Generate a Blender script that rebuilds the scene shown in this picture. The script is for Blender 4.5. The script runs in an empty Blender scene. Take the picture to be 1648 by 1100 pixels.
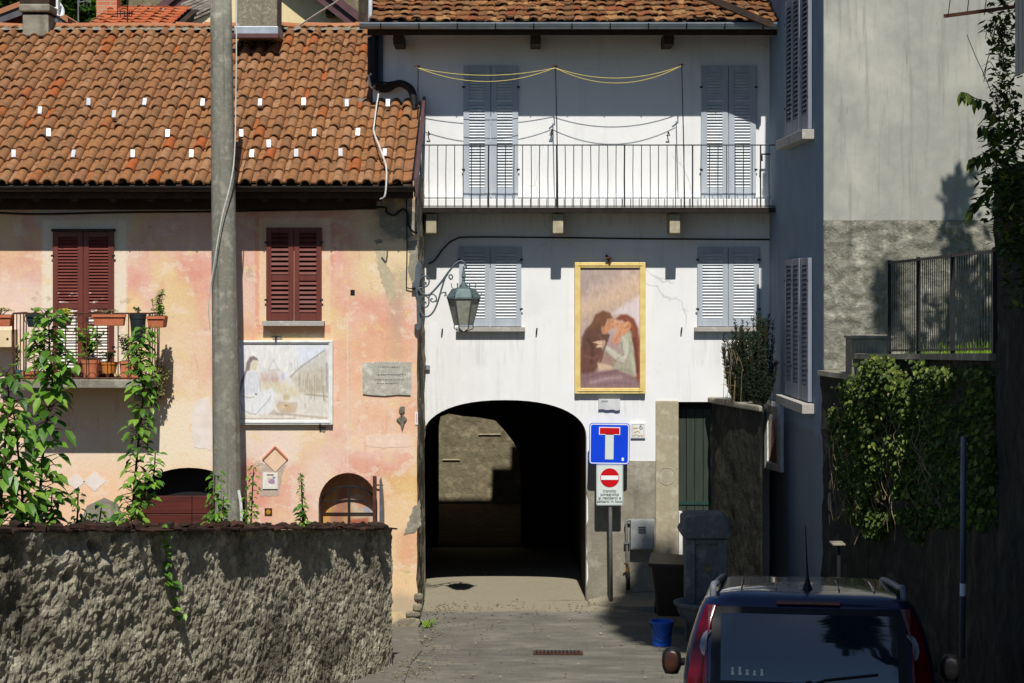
import bpy, bmesh, math, random
import numpy as np
from mathutils import Vector, Matrix, noise, Euler
from mathutils.geometry import tessellate_polygon
random.seed(7); np.random.seed(7)
SC = bpy.context.scene
COL = SC.collection
R = math.radians
F, CX, YH, H = 3000.0, 824.0, 450.0, 4.67       # focal length (photo px), optical axis x, horizon y, eye height

def P(px, py, d):
    """point of the place that the photo shows at (px, py), standing d metres away"""
    return Vector(((px-CX)/F*d, d, H-(py-YH)/F*d))
def X(px, d): return (px-CX)/F*d
def Z(py, d): return H-(py-YH)/F*d
def lin(c):
    c = c/255.0
    return c/12.92 if c <= 0.04045 else ((c+0.055)/1.055)**2.4
def C(r, g, b, k=1.0): return (min(lin(r)*k, .95), min(lin(g)*k, .95), min(lin(b)*k, .95), 1)

# ------------------------------------------------------------------ mesh builder
class MB:
    def __init__(s, M=None):
        s.v, s.f, s.M = [], [], M
    def add(s, vs, fs):
        o = len(s.v)
        if s.M is not None: vs = [s.M @ Vector(v) for v in vs]
        s.v += [tuple(v) for v in vs]; s.f += [tuple(i+o for i in f) for f in fs]
    BF = [(0,1,3,2),(4,6,7,5),(0,4,5,1),(2,3,7,6),(0,2,6,4),(1,5,7,3)]
    def box(s, x0, x1, y0, y1, z0, z1, T=None):
        vs = [(x,y,z) for x in (x0,x1) for y in (y0,y1) for z in (z0,z1)]
        if T is not None: vs = [T @ Vector(v) for v in vs]
        s.add(vs, s.BF); return s
    def rbox(s, c, size, rot=(0,0,0)):
        T = Matrix.Translation(c) @ Euler(rot).to_matrix().to_4x4()
        a, b, e = size[0]/2, size[1]/2, size[2]/2
        return s.box(-a,a,-b,b,-e,e,T)
    def beam(s, a, b, w, h, up=(0,0,1)):
        a, b = Vector(a), Vector(b); d = (b-a); L = d.length; d.normalize()
        u = Vector(up); r = d.cross(u).normalized(); u = r.cross(d)
        vs = [a+d*t+r*i*w/2+u*j*h/2 for t in (0,L) for i in (-1,1) for j in (-1,1)]
        s.add(vs, s.BF); return s
    def tube(s, pts, r, n=6, cap=True):
        pts = [Vector(p) for p in pts]; m = len(pts)
        rs = r if isinstance(r, (list,tuple)) else [r]*m
        t0 = (pts[1]-pts[0]).normalized()
        a = Vector((0,0,1)) if abs(t0.z) < .9 else Vector((1,0,0))
        nv = t0.cross(a).normalized(); vs, fs = [], []
        for i in range(m):
            t = (pts[min(i+1,m-1)]-pts[max(i-1,0)]).normalized()
            nv = (nv - t*nv.dot(t))
            nv = nv.normalized() if nv.length > 1e-6 else t.orthogonal().normalized()
            bv = t.cross(nv)
            for k in range(n):
                an = 2*math.pi*k/n
                vs.append(pts[i]+(nv*math.cos(an)+bv*math.sin(an))*rs[i])
        for i in range(m-1):
            for k in range(n):
                fs.append((i*n+k, i*n+(k+1)%n, (i+1)*n+(k+1)%n, (i+1)*n+k))
        if cap:
            fs.append(tuple(range(n-1,-1,-1))); fs.append(tuple(range((m-1)*n, m*n)))
        s.add(vs, fs); return s
    def lathe(s, prof, c=(0,0,0), n=24, sx=1, sy=1, T=None):
        vs, fs = [], []; m = len(prof)
        for r, z in prof:
            for k in range(n):
                a = 2*math.pi*k/n; v = Vector((c[0]+sx*r*math.cos(a), c[1]+sy*r*math.sin(a), c[2]+z))
                vs.append(T @ v if T is not None else v)
        for i in range(m-1):
            for k in range(n):
                fs.append((i*n+k, i*n+(k+1)%n, (i+1)*n+(k+1)%n, (i+1)*n+k))
        fs.append(tuple(range(n-1,-1,-1))); fs.append(tuple(range((m-1)*n, m*n)))
        s.add(vs, fs); return s
    def prism(s, poly, y0, y1):
        """extrude an outline in the x-z plane along y"""
        n = len(poly)
        vs = [(x,y0,z) for x,z in poly]+[(x,y1,z) for x,z in poly]
        fs = [tuple(range(n)), tuple(range(2*n-1,n-1,-1))]+[(i,(i+1)%n,n+(i+1)%n,n+i) for i in range(n)]
        s.add(vs, fs); return s
    def slab(s, poly, z0, z1):
        n = len(poly)
        vs = [(x,y,z0) for x,y in poly]+[(x,y,z1) for x,y in poly]
        fs = [tuple(range(n)), tuple(range(2*n-1,n-1,-1))]+[(i,(i+1)%n,n+(i+1)%n,n+i) for i in range(n)]
        s.add(vs, fs); return s
    def holed(s, outer, holes, y0, y1):
        loops = [outer]+holes
        tri = tessellate_polygon([[Vector((x,z,0)) for x,z in l] for l in loops])
        pts = [p for l in loops for p in l]; n = len(pts)
        vs = [(x,y0,z) for x,z in pts]+[(x,y1,z) for x,z in pts]
        fs = [tuple(t) for t in tri]+[tuple(i+n for i in reversed(t)) for t in tri]
        o = 0
        for l in loops:
            m = len(l)
            fs += [(o+i, o+(i+1)%m, n+o+(i+1)%m, n+o+i) for i in range(m)]; o += m
        s.add(vs, fs); return s
    def grid(s, nu, nv, fn):
        vs = [fn(i/(nu-1), j/(nv-1)) for j in range(nv) for i in range(nu)]
        fs = [(j*nu+i, j*nu+i+1, (j+1)*nu+i+1, (j+1)*nu+i) for j in range(nv-1) for i in range(nu-1)]
        s.add(vs, fs); return s
    def build(s, name, mat, parent=None, bevel=0, smooth=False, keep=True, normals=True, subsurf=0):
        me = bpy.data.meshes.new(name); me.from_pydata(s.v, [], s.f)
        if normals:
            bm = bmesh.new(); bm.from_mesh(me); bmesh.ops.recalc_face_normals(bm, faces=bm.faces); bm.to_mesh(me); bm.free()
        me.update(); me.materials.append(mat)
        o = bpy.data.objects.new(name, me); COL.objects.link(o)
        if smooth:
            me.polygons.foreach_set('use_smooth', [True]*len(me.polygons))
        if bevel:
            m = o.modifiers.new('bevel','BEVEL'); m.width = bevel; m.segments = 2; m.limit_method = 'ANGLE'; m.angle_limit = R(40)
        if subsurf:
            m = o.modifiers.new('sub','SUBSURF'); m.levels = m.render_levels = subsurf
        if parent is not None: adopt(o, parent, keep)
        return o

def world_of(o):
    m = o.matrix_basis.copy()
    if o.parent is not None: m = world_of(o.parent) @ o.matrix_parent_inverse @ m
    return m
def adopt(o, parent, keep=True):
    o.parent = parent
    if keep: o.matrix_parent_inverse = world_of(parent).inverted()
def tag(o, label=None, cat=None, group=None, kind=None):
    if label: o['label'] = label
    if cat: o['category'] = cat
    if group: o['group'] = group
    if kind: o['kind'] = kind
    return o
def thing(name, loc, label, cat, group=None, rot=(0,0,0)):
    o = bpy.data.objects.new(name, None); COL.objects.link(o); o.empty_display_size = .2
    o.location = loc; o.rotation_euler = rot
    return tag(o, label, cat, group)
def copy_tree(o, parent=None):
    c = o.copy(); COL.objects.link(c)
    if parent is not None: c.parent = parent
    for ch in list(o.children): copy_tree(ch, c)
    return c
def frame(origin, u):
    """local axes: x along the wall (to the viewer's right), y into the wall, z up"""
    u = Vector(u).normalized(); z = Vector((0,0,1)); y = z.cross(u)
    return Matrix(((u.x,y.x,z.x,origin[0]),(u.y,y.y,z.y,origin[1]),(u.z,y.z,z.z,origin[2]),(0,0,0,1)))
def spline(pts, n=8):
    """Catmull-Rom through the points"""
    pts = [Vector(p) for p in pts]; out = []
    q = [pts[0]*2-pts[1]]+pts+[pts[-1]*2-pts[-2]]
    for i in range(1, len(q)-2):
        a,b,c,d = q[i-1],q[i],q[i+1],q[i+2]
        for k in range(n):
            t = k/n
            out.append(.5*((2*b)+(c-a)*t+(2*a-5*b+4*c-d)*t*t+(3*b-a-3*c+d)*t**3))
    out.append(pts[-1]); return out

# ------------------------------------------------------------------ materials
class NT:
    def __init__(s, name):
        s.m = bpy.data.materials.new(name); s.m.use_nodes = True
        s.t = s.m.node_tree; s.n = s.t.nodes; s.b = s.n['Principled BSDF']
    def node(s, typ, _ins=None, **kw):
        n = s.n.new(typ)
        for k, v in kw.items(): setattr(n, k, v)
        for k, v in (_ins or {}).items(): s.set(n, k, v)
        return n
    def set(s, n, k, v):
        i = n.inputs[k]
        if isinstance(v, bpy.types.NodeSocket): s.t.links.new(v, i)
        elif isinstance(v, bpy.types.Node): s.t.links.new(v.outputs[0], i)
        else: i.default_value = v
    def pos(s, scale=(1,1,1)):
        c = s.node('ShaderNodeTexCoord').outputs['Object']
        if tuple(scale) == (1,1,1): return c
        return s.node('ShaderNodeMapping', {'Vector':c, 'Scale':scale}).outputs[0]
    def noise(s, scale, detail=4, rough=.55, vec=None, dist=0):
        return s.node('ShaderNodeTexNoise', {'Vector':vec or s.pos(), 'Scale':scale, 'Detail':detail, 'Roughness':rough, 'Distortion':dist}).outputs[0]
    def math(s, op, a, b=0.0, c=None, clamp=False):
        ins = {0:a, 1:b}
        if c is not None: ins[2] = c
        n = s.node('ShaderNodeMath', ins, operation=op); n.use_clamp = clamp
        return n.outputs[0]
    def ramp(s, fac, stops, interp='LINEAR'):
        n = s.node('ShaderNodeValToRGB', {'Fac':fac}); e = n.color_ramp.elements; n.color_ramp.interpolation = interp
        while len(e) < len(stops): e.new(.5)
        for el, (p, c) in zip(e, stops):
            el.position = p; el.color = c if hasattr(c,'__len__') else (c,c,c,1)
        return n.outputs[0]
    def sstep(s, v, a, b):
        return s.node('ShaderNodeMapRange', {0:v, 1:a, 2:b, 3:0.0, 4:1.0}, interpolation_type='SMOOTHSTEP').outputs[0]
    def mix(s, fac, a, b, mode='MIX'):
        n = s.node('ShaderNodeMix', data_type='RGBA', blend_type=mode)
        s.set(n, 0, fac)
        s.set(n, 6, a); s.set(n, 7, b)
        return n.outputs[2]
    def bump(s, h, strength=.3, dist=.02, prev=None):
        n = s.node('ShaderNodeBump', {'Strength':strength, 'Distance':dist, 'Height':h})
        if prev is not None: s.set(n, 'Normal', prev)
        return n.outputs[0]
    def done(s, col, rough=.8, normal=None, metal=0, spec=.3, **kw):
        s.set(s.b, 'Base Color', col); s.set(s.b, 'Roughness', rough); s.set(s.b, 'Metallic', metal); s.set(s.b, 'Specular IOR Level', spec)
        if normal is not None: s.set(s.b, 'Normal', normal)
        for k, v in kw.items(): s.set(s.b, k, v)
        return s.m

def simple(name, c1, c2=None, scale=6, rough=.7, bump=.15, bscale=60, metal=0, spec=.3, dist=.006, stretch=(1,1,1), lo=.35, hi=.65, **kw):
    t = NT(name); c2 = c2 or tuple(x*.8 for x in c1[:3])+(1,)
    v = t.pos(stretch)
    col = t.ramp(t.noise(scale, 5, .6, v), [(lo,c1),(hi,c2)])
    nrm = t.bump(t.noise(bscale, 4, .6, v), bump, dist) if bump else None
    return t.done(col, rough, nrm, metal, spec, **kw)

def island(name, stops, rough=.8, bump=.3, bscale=40, stain=None, stain_amt=.5, sscale=9, spec=.2, trans=0.0, dist=.006):
    """a colour of its own for every loose piece of the mesh (tiles, stones, leaves)"""
    t = NT(name)
    rnd = t.node('ShaderNodeNewGeometry').outputs['Random Per Island']
    col = t.ramp(rnd, stops, 'LINEAR')
    if stain:
        col = t.mix(t.math('MULTIPLY', t.sstep(t.noise(sscale,6,.65), .45, .7), stain_amt), col, stain)
    nrm = t.bump(t.noise(bscale,4,.6), bump, dist) if bump else None
    m = t.done(col, rough, nrm, 0, spec)
    if trans:
        tr = t.node('ShaderNodeBsdfTranslucent', {'Color':t.mix(1.0, col, (1.5,1.6,.5,1), 'MULTIPLY')})
        mx = t.node('ShaderNodeMixShader', {0:trans, 1:t.b.outputs[0], 2:tr.outputs[0]})
        t.t.links.new(mx.outputs[0], t.n['Material Output'].inputs['Surface'])
    return m

def attr_mat(name, rough=.75, grain=.12, gscale=60, spec=.2, bump=.1, stretch=(1,1,1)):
    """colour laid on in paint, kept in the mesh as a colour attribute"""
    t = NT(name)
    c = t.node('ShaderNodeAttribute', attribute_name='Col').outputs['Color']
    n = t.noise(gscale, 5, .65, t.pos(stretch))
    c = t.mix(1.0, c, t.ramp(n, [(.3, 1-grain),(.7, 1+grain*.6)]), 'MULTIPLY')
    return t.done(c, rough, t.bump(n, bump, .002), 0, spec)
# ------------------------------------------------------------------ palette
def rectmask(t, x, z, x0, x1, z0, z1, soft):
    a = t.math('MULTIPLY', t.sstep(x, x0-soft, x0+soft), t.math('SUBTRACT', 1.0, t.sstep(x, x1-soft, x1+soft)))
    b = t.math('MULTIPLY', t.sstep(z, z0-soft, z0+soft), t.math('SUBTRACT', 1.0, t.sstep(z, z1-soft, z1+soft)))
    return t.math('MULTIPLY', a, b)
def M_white_wall():
    t = NT('white_limewash')
    n = t.noise(1.3, 6, .6); s = t.noise(2.2, 5, .65, t.pos((3.2,1,.28)))
    col = t.ramp(n, [(.3,(.80,.795,.775,1)),(.7,(.745,.74,.725,1))])
    col = t.mix(t.math('MULTIPLY', t.sstep(s,.52,.74), .3), col, (.55,.55,.52,1))
    sep = t.node('ShaderNodeSeparateXYZ', {0:t.pos()}); drip = t.noise(2.0, 6, .7, t.pos((9,1,.5)))
    for px0, px1, py0, py1 in ((734,845,533,600),(1117,1228,533,600),(676,1240,345,372),(925,1039,637,680),(676,1055,900,975),(676,720,560,720)):
        d_ = 27.0; m = rectmask(t, sep.outputs[0], sep.outputs[2], X(px0,d_), X(px1,d_), Z(py1,d_)+.1, Z(py0,d_), .06)
        col = t.mix(t.math('MULTIPLY', t.math('MULTIPLY', m, t.sstep(drip, .45, .68)), .38), col, (.42,.41,.37,1))
    pt = t.noise(.9, 8, .7); col = t.mix(t.math('MULTIPLY', t.sstep(pt, .54, .58), .16), col, (.62,.60,.55,1))
    vor = t.node('ShaderNodeTexVoronoi', {'Vector':t.node('ShaderNodeMix', {0:.25, 4:t.pos(), 5:t.node('ShaderNodeTexNoise', {'Vector':t.pos(), 'Scale':2.5, 'Detail':4.0}).outputs[1]}, data_type='VECTOR').outputs[1], 'Scale':.55}, feature='DISTANCE_TO_EDGE').outputs[0]
    col = t.mix(t.math('MULTIPLY', t.math('SUBTRACT', 1.0, t.sstep(vor, .0015, .005)), t.math('MULTIPLY', t.sstep(t.noise(.7,3,.5), .5, .6), .4)), col, (.35,.34,.32,1))
    nb = t.noise(7, 6, .6); nb2 = t.noise(90, 3, .6)
    return t.done(col, .9, t.bump(nb2, .15, .004, t.bump(nb, .25, .012)), spec=.1)
def M_pink_wall(d):
    t = NT('faded_pink_plaster')
    sep = t.node('ShaderNodeSeparateXYZ', {0:t.pos()})
    w1 = t.noise(1.6, 5, .6); w2 = t.noise(2.1, 5, .6, t.pos((1,1,1.3)))
    x = t.math('ADD', sep.outputs[0], t.math('MULTIPLY', t.math('SUBTRACT', w1, .5), .55))
    z = t.math('ADD', sep.outputs[2], t.math('MULTIPLY', t.math('SUBTRACT', w2, .5), .55))
    pink, deep = C(216,160,140), C(204,132,114)
    yel, pale, cream, grey = C(222,198,146), C(222,186,168), C(226,214,198), C(150,142,128)
    col = t.ramp(t.noise(1.1, 7, .62), [(.3,deep),(.45,pink),(.6,pale)])
    col = t.mix(t.math('MULTIPLY', t.sstep(t.noise(.85, 6, .6, t.pos((1,1.7,.8))), .47, .62), .78), col, yel)
    def patch(px0,px1,py0,py1,soft,c,amt):
        nonlocal col
        m = rectmask(t, x, z, X(px0,d), X(px1,d), Z(py1,d), Z(py0,d), soft)
        col = t.mix(t.math('MULTIPLY', m, amt), col, c)
    patch(75,335,505,790,.45,C(224,202,166),.8)          # washed out yellow around the balcony
    patch(-60,85,440,640,.3,cream,.6)
    patch(185,225,470,620,.12,C(232,200,128),.6)
    patch(575,676,330,480,.22,C(222,202,156),.75)         # bare plaster by the corner
    patch(625,650,430,620,.10,grey,.45)
    patch(600,676,300,385,.12,C(130,124,112),.85)
    patch(610,690,770,1040,.20,C(226,198,150),.75)
    patch(628,676,960,1040,.12,C(172,156,132),.8)
    patch(640,676,850,915,.12,C(212,146,112),.6)
    patch(618,676,765,800,.05,C(210,160,84),.45)
    patch(560,660,700,722,.03,C(232,204,176),.6)
    patch(320,480,690,745,.10,cream,.6)
    patch(240,345,640,770,.18,C(228,212,186),.8)
    patch(-60,200,700,850,.3,C(226,204,182),.7)
    patch(540,680,520,700,.35,C(226,186,140),.45)
    patch(60,215,330,372,.06,C(196,196,188),.6)
    patch(-20,330,760,860,.3,C(232,184,140),.55)
    patch(500,545,740,850,.10,C(226,206,182),.5)
    # painted surrounds, straight edged
    xs, zs = sep.outputs[0], sep.outputs[2]
    def paint(px0,px1,py0,py1,soft,c,amt):
        nonlocal col
        m = rectmask(t, t.math('ADD', xs, t.math('MULTIPLY', t.math('SUBTRACT', t.noise(9,4,.6),.5),.06)), t.math('ADD', zs, t.math('MULTIPLY', t.math('SUBTRACT', t.noise(7,4,.6),.5),.06)),
                     X(px0,d), X(px1,d), Z(py1,d), Z(py0,d), soft)
        col = t.mix(t.math('MULTIPLY', m, amt), col, c)
    paint(68,204,354,600,.03,C(226,214,192),.85)
    paint(412,532,350,528,.015,C(228,196,160),.75)
    paint(411,417,348,530,.008,C(206,124,100),.5)
    paint(414,532,522,536,.01,C(212,134,108),.5)
    # flaking limewash: crisp pale islands and worn streaks
    fl = t.noise(2.6, 9, .72, t.pos((1,1,1.25)))
    col = t.mix(t.math('MULTIPLY', t.sstep(fl, .54, .58), .5), col, C(228,208,186))
    col = t.mix(t.math('MULTIPLY', t.sstep(t.noise(3.4, 9, .72), .55, .60), .5), col, C(222,196,142))
    col = t.mix(t.math('MULTIPLY', t.sstep(t.noise(2.2, 8, .7, t.pos((2.2,1,.6))), .56, .66), .35), col, C(206,134,106))
    col = t.mix(t.math('MULTIPLY', t.sstep(t.noise(1.9, 9, .72, t.pos((1,1,1))), .62, .66), .5), col, C(164,148,128))
    # fine dirt and hairline wear
    dirt = t.sstep(t.noise(14, 6, .7), .57, .74)
    col = t.mix(t.math('MULTIPLY', dirt, .22), col, C(170,130,100))
    fine = t.noise(60, 4, .6, t.pos((1,1,.6)))
    col = t.mix(1.0, col, t.ramp(fine, [(.3,.9),(.7,1.07)]), 'MULTIPLY')
    pit = t.sstep(t.noise(5.5, 7, .7), .66, .72)
    col = t.mix(t.math('MULTIPLY', pit, .5), col, C(160,136,112))
    h = t.math('SUBTRACT', t.noise(18, 6, .65), t.math('MULTIPLY', pit, .8))
    return t.done(col, .92, t.bump(h, .35, .012), spec=.08)
def M_rough(name, c1, c2, c3, s=2.0, stain=(.05,.05,.045,1), amt=.4, bump=.6, bscale=9, dist=.04, streak=(3,3,.35), lo=.5, hi=.72):
    t = NT(name)
    col = t.ramp(t.noise(s, 8, .65), [(.3,c1),(.5,c2),(.68,c3)])
    col = t.mix(t.math('MULTIPLY', t.sstep(t.noise(1.6,6,.65,t.pos(streak)), lo, hi), amt), col, stain)
    b = t.bump(t.noise(bscale, 8, .68), bump, dist)
    b = t.bump(t.noise(bscale*9, 3, .6), bump*.5, dist*.15, b)
    return t.done(col, .95, b, spec=.08)

WHITE = M_white_wall()
CEMENT = M_rough('grey_cement_render', C(150,144,128), C(128,122,108), C(166,160,144), 2.4, C(84,80,70), .45, .5, 14, .02)
STONE = M_rough('granite_jamb', C(176,166,140), C(160,150,126), C(188,180,156), 6, C(120,112,92), .3, .3, 30, .01)
BRICKSTONE = M_rough('rubble_stone', C(150,142,120), C(120,112,96), C(172,164,142), 5, C(70,66,54), .5, .7, 12, .03)
SHADESTONE = M_rough('streaked_shade_stone', C(62,61,55), C(46,46,42), C(74,72,64), 2.5, C(26,30,20), .7, .6, 9, .04)  # base colour darkened for the shade on these walls; the streaks are stains
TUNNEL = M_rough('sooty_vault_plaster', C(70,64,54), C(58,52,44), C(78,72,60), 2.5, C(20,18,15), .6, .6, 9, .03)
COURT = M_rough('courtyard_stone', C(140,128,100), C(112,104,84), C(158,146,118), 3.2, C(66,60,46), .6, .8, 7, .05, streak=(1,1,2))
FOREWALL = M_rough('crumbling_cob_plaster', C(198,189,166), C(150,143,123), C(222,213,189), 4.0, C(62,58,48), .7, 1.0, 30, .03, streak=(1.6,.55,.9), lo=.5, hi=.66)
ROOFWHITE = None
def M_house_front():
    t = NT('weathered_beige_plaster')
    col = t.ramp(t.noise(.8, 7, .6), [(.3,C(176,174,161)),(.5,C(152,151,142)),(.7,C(184,181,168))])
    st = t.noise(1.5, 7, .7, t.pos((7,7,.5)))
    col = t.mix(t.math('MULTIPLY', t.sstep(st,.5,.7), .5), col, C(126,125,118))
    sp = t.sstep(t.noise(3.2, 6, .7, t.pos((9,9,.9))), .63, .74)
    col = t.mix(t.math('MULTIPLY', sp, .7), col, C(92,91,86))
    return t.done(col, .93, t.bump(t.noise(45,4,.6), .2, .006), spec=.08)
HOUSEFRONT = M_house_front()
RENDER = M_rough('rough_cast_render', C(158,154,138), C(122,120,107), C(178,174,158), 5.5, C(74,74,66), .6, .9, 16, .04)
def M_blue_side():
    t = NT('shaded_side_plaster')
    sep = t.node('ShaderNodeSeparateXYZ', {0:t.pos()})
    col = t.ramp(t.noise(1.2,6,.6), [(.3,C(124,140,154)),(.7,C(108,124,138))])  # bluer and darker than the front: shade put into the base colour
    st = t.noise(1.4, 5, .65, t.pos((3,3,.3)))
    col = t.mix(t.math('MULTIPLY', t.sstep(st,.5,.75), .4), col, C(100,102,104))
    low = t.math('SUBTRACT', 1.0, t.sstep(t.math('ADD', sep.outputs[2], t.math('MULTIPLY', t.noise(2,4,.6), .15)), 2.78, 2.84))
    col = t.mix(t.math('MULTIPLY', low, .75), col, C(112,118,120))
    return t.done(col, .92, t.bump(t.noise(30,5,.6), .2, .008), spec=.08)
SIDE = M_blue_side()

def M_asphalt():
    t = NT('worn_asphalt')
    a = t.noise(1.5, 9, .68, t.pos((1,1.5,1))); b = t.noise(70, 5, .75)
    col = t.ramp(a, [(.3,C(90,88,80)),(.5,C(107,104,94)),(.7,C(132,127,114))])
    sep = t.node('ShaderNodeSeparateXYZ', {0:t.pos()})
    yy = t.math('ADD', sep.outputs[1], t.math('MULTIPLY', t.math('SUBTRACT', t.noise(1.2,4,.6),.5), .5))
    col = t.mix(t.math('MULTIPLY', t.sstep(yy, 26.0, 26.35), .85), col, C(146,137,116))   # paler paving under the arch
    cr = t.sstep(t.noise(2.6, 5, .6, t.pos((.35,2.6,1))), .66, .70)
    col = t.mix(t.math('MULTIPLY', cr, .55), col, C(46,45,42))
    col = t.mix(1.0, col, t.ramp(b, [(.3,.66),(.7,1.3)]), 'MULTIPLY')
    return t.done(col, .95, t.bump(b, .35, .006, t.bump(a, .2, .03)), spec=.15)
ASPHALT = M_asphalt()
PAVE = M_rough('gravelly_concrete', C(122,117,106), C(108,103,93), C(132,127,116), 5, C(100,95,84), .3, .5, 40, .01)
SOIL = M_rough('garden_soil', C(92,78,58), C(74,62,46), C(104,90,66), 3, C(50,56,30), .5, .6, 12, .04)
GRASSBASE = M_rough('short_turf', C(78,98,44), C(62,82,34), C(94,112,52), 3, C(70,66,40), .4, .6, 30, .03)
HILL = M_rough('wooded_hill', C(48,74,28), C(36,60,22), C(60,86,34), .5, C(24,40,16), .5, .9, 1.2, .8)

TILE = island('terracotta_barrel_tile', [(0,C(128,90,60)),(.25,C(142,99,63)),(.5,C(150,103,65)),(.72,C(134,91,60)),(.86,C(158,117,83)),(.955,C(138,95,60)),(.975,C(156,90,48)),(1,C(160,85,43))],
              .85, .3, 50, C(88,74,54), .7, 10)
OLDTILE = island('lichened_roof_tile', [(0,C(112,70,44)),(.3,C(140,92,54)),(.55,C(106,76,52)),(.8,C(162,122,78)),(1,C(128,66,40))], .9, .7, 45, C(78,62,42), .85, 16)
RIDGE = island('orange_ridge_tile', [(0,C(158,102,70)),(1,C(170,116,82))], .85, .3, 40, C(150,110,84), .6, 14)
COPING = island('broken_red_coping', [(0,C(56,38,31)),(.5,C(42,31,26)),(1,C(76,48,38))], .95, .6, 40, C(52,46,34), .8, 12)
MORTAR = M_rough('ridge_mortar', C(150,142,124), C(122,116,100), C(166,158,140), 12, C(80,74,60), .5, .7, 30, .02)

SLAT_GREY = simple('pale_slat_paint', C(214,216,216), C(200,204,206), 8, .5, .1, 80)
SHUT_GREY = simple('blue_grey_shutter_paint', C(174,181,187), C(160,168,175), 8, .55, .12, 80, stretch=(1,1,.2))
def M_red_paint():
    t = NT('oxblood_shutter_paint')
    col = t.ramp(t.noise(6,5,.6,t.pos((1,1,.2))), [(.3,C(112,58,48)),(.7,C(94,47,39))])
    return t.done(col, .5, t.bump(t.noise(80,4,.6), .12, .004), spec=.3)
SHUT_RED = M_red_paint()
def M_red_peeling(zmid):
    t = NT('peeling_shutter_paint')
    sep = t.node('ShaderNodeSeparateXYZ', {0:t.pos()})
    col = t.ramp(t.noise(6,5,.6), [(.3,C(116,56,46)),(.7,C(98,46,38))])
    k = t.math('ADD', t.noise(9,5,.65,t.pos((1,1,2.5))), t.math('MULTIPLY', t.math('SUBTRACT', zmid, sep.outputs[2]), .5))
    col = t.mix(t.sstep(k, .56, .66), col, C(214,206,194))
    return t.done(col, .7, t.bump(k, .2, .004), spec=.2)
DARKGAP = simple('dark_gap', (.012,.012,.012,1), (.01,.01,.01,1), 3, .9, 0)
SILL = M_rough('sill_stone', C(178,174,164), C(160,156,148), C(190,186,176), 8, C(110,106,96), .4, .3, 40, .008)
WOODRED = simple('dark_red_boards', C(92,40,30), C(70,30,24), 5, .55, .25, 40, stretch=(.3,1,4))
GUTTERDARK = simple('dark_gutter_metal', C(46,40,36), C(58,50,44), 8, .5, .05, 60, metal=.6)
GUTTERGREY = simple('galvanised_gutter', C(150,158,162), C(128,136,142), 3, .45, .05, 60, metal=.55)
ZINC = simple('lead_flashing', C(176,184,190), C(150,158,164), 6, .5, .1, 30, metal=.4)
IRON = simple('dark_wrought_iron', C(44,46,48), C(34,36,38), 10, .55, .1, 60, metal=.4)
IRONGREY = simple('weathered_lamp_iron', C(96,104,108), C(78,86,90), 14, .6, .2, 60, metal=.3)
VERDIGRIS = simple('verdigris_copper', C(98,112,112), C(78,92,92), 14, .6, .25, 50, metal=.2)
RUST = simple('rusty_iron', C(96,58,40), C(64,42,34), 14, .8, .3, 60, metal=.2)
SNOWMETAL = simple('bright_zinc_clip', (.80,.80,.81,1), (.66,.67,.69,1), 20, .4, 0, metal=.45)
WHITEWOOD = simple('white_painted_frame', C(226,226,222), C(206,206,200), 10, .6, .15, 60)
YELLOWWOOD = simple('ochre_painted_frame', C(226,202,134), C(212,186,112), 9, .55, .15, 60)
CONCRETE = M_rough('spun_concrete_pole', C(148,144,130), C(122,120,107), C(160,156,142), 7, C(74,74,60), .6, .6, 40, .010, streak=(9,9,.3))
CABLEW = simple('white_cable', C(216,214,206), C(190,188,180), 20, .6, 0)
CABLEB = simple('black_cable', C(34,32,32), C(26,26,26), 20, .6, 0)
LINEY = simple('yellow_clothesline', C(214,196,110), C(196,178,92), 20, .6, 0)
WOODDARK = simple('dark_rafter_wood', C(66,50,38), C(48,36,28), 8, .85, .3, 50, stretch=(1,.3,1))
BROWNBOARD = simple('brown_barge_board', C(94,66,66), C(80,54,56), 4, .55, .1, 60)
YELLOWWALL = M_rough('buttery_house_wall', C(226,206,160), C(216,196,150), C(232,214,170), 1.2, C(190,170,130), .4, .2, 20, .01)
GREENDOOR = simple('dark_green_boards', C(58,66,58), C(48,56,48), 4, .5, .15, 60, stretch=(6,1,.4))
TERRA = simple('terracotta_pot', C(196,116,80), C(176,98,66), 9, .8, .2, 60)
DARKPOT = simple('dark_plastic_pot', C(40,50,50), C(30,36,36), 9, .5, .05, 60)
BROWNPOT = simple('brown_plastic_pot', C(84,62,46), C(66,50,38), 9, .6, .1, 60)
TEALPOT = simple('teal_glazed_pot', C(70,120,120), C(50,96,100), 9, .4, .1, 60)
BINMAT = simple('dark_brown_bin_plastic', C(46,36,30), C(38,30,26), 9, .45, .1, 80)
BUCKET = simple('blue_bucket_plastic', C(30,92,196), C(24,78,176), 9, .45, .1, 80)
GREYBOX = simple('grey_meter_paint', C(146,148,146), C(132,134,132), 7, .5, .1, 60)
PIPE = simple('galvanised_pipe', C(140,142,140), C(116,118,116), 12, .5, .1, 60, metal=.4)
BRASS = simple('brass_tap', C(180,140,60), C(150,112,48), 12, .35, .05, 60, metal=.7)
SIGNBLUE = simple('reflective_blue', C(6,66,214), C(4,60,204), 3, .35, 0, spec=.5)
SIGNWHITE = simple('reflective_white', C(212,220,214), C(202,210,204), 3, .35, 0, spec=.5)
SIGNEDGE = simple('sign_white_edge', C(232,236,236), C(222,228,228), 3, .4, 0)
SIGNRED = simple('reflective_red', C(198,8,18), C(186,6,16), 3, .35, 0, spec=.5)
SIGNINK = simple('sign_black_print', C(34,44,50), C(28,36,42), 3, .5, 0)
PALEPLATE = simple('pale_enamel_plate', C(226,224,214), C(216,214,204), 8, .5, .05, 60)
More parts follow.
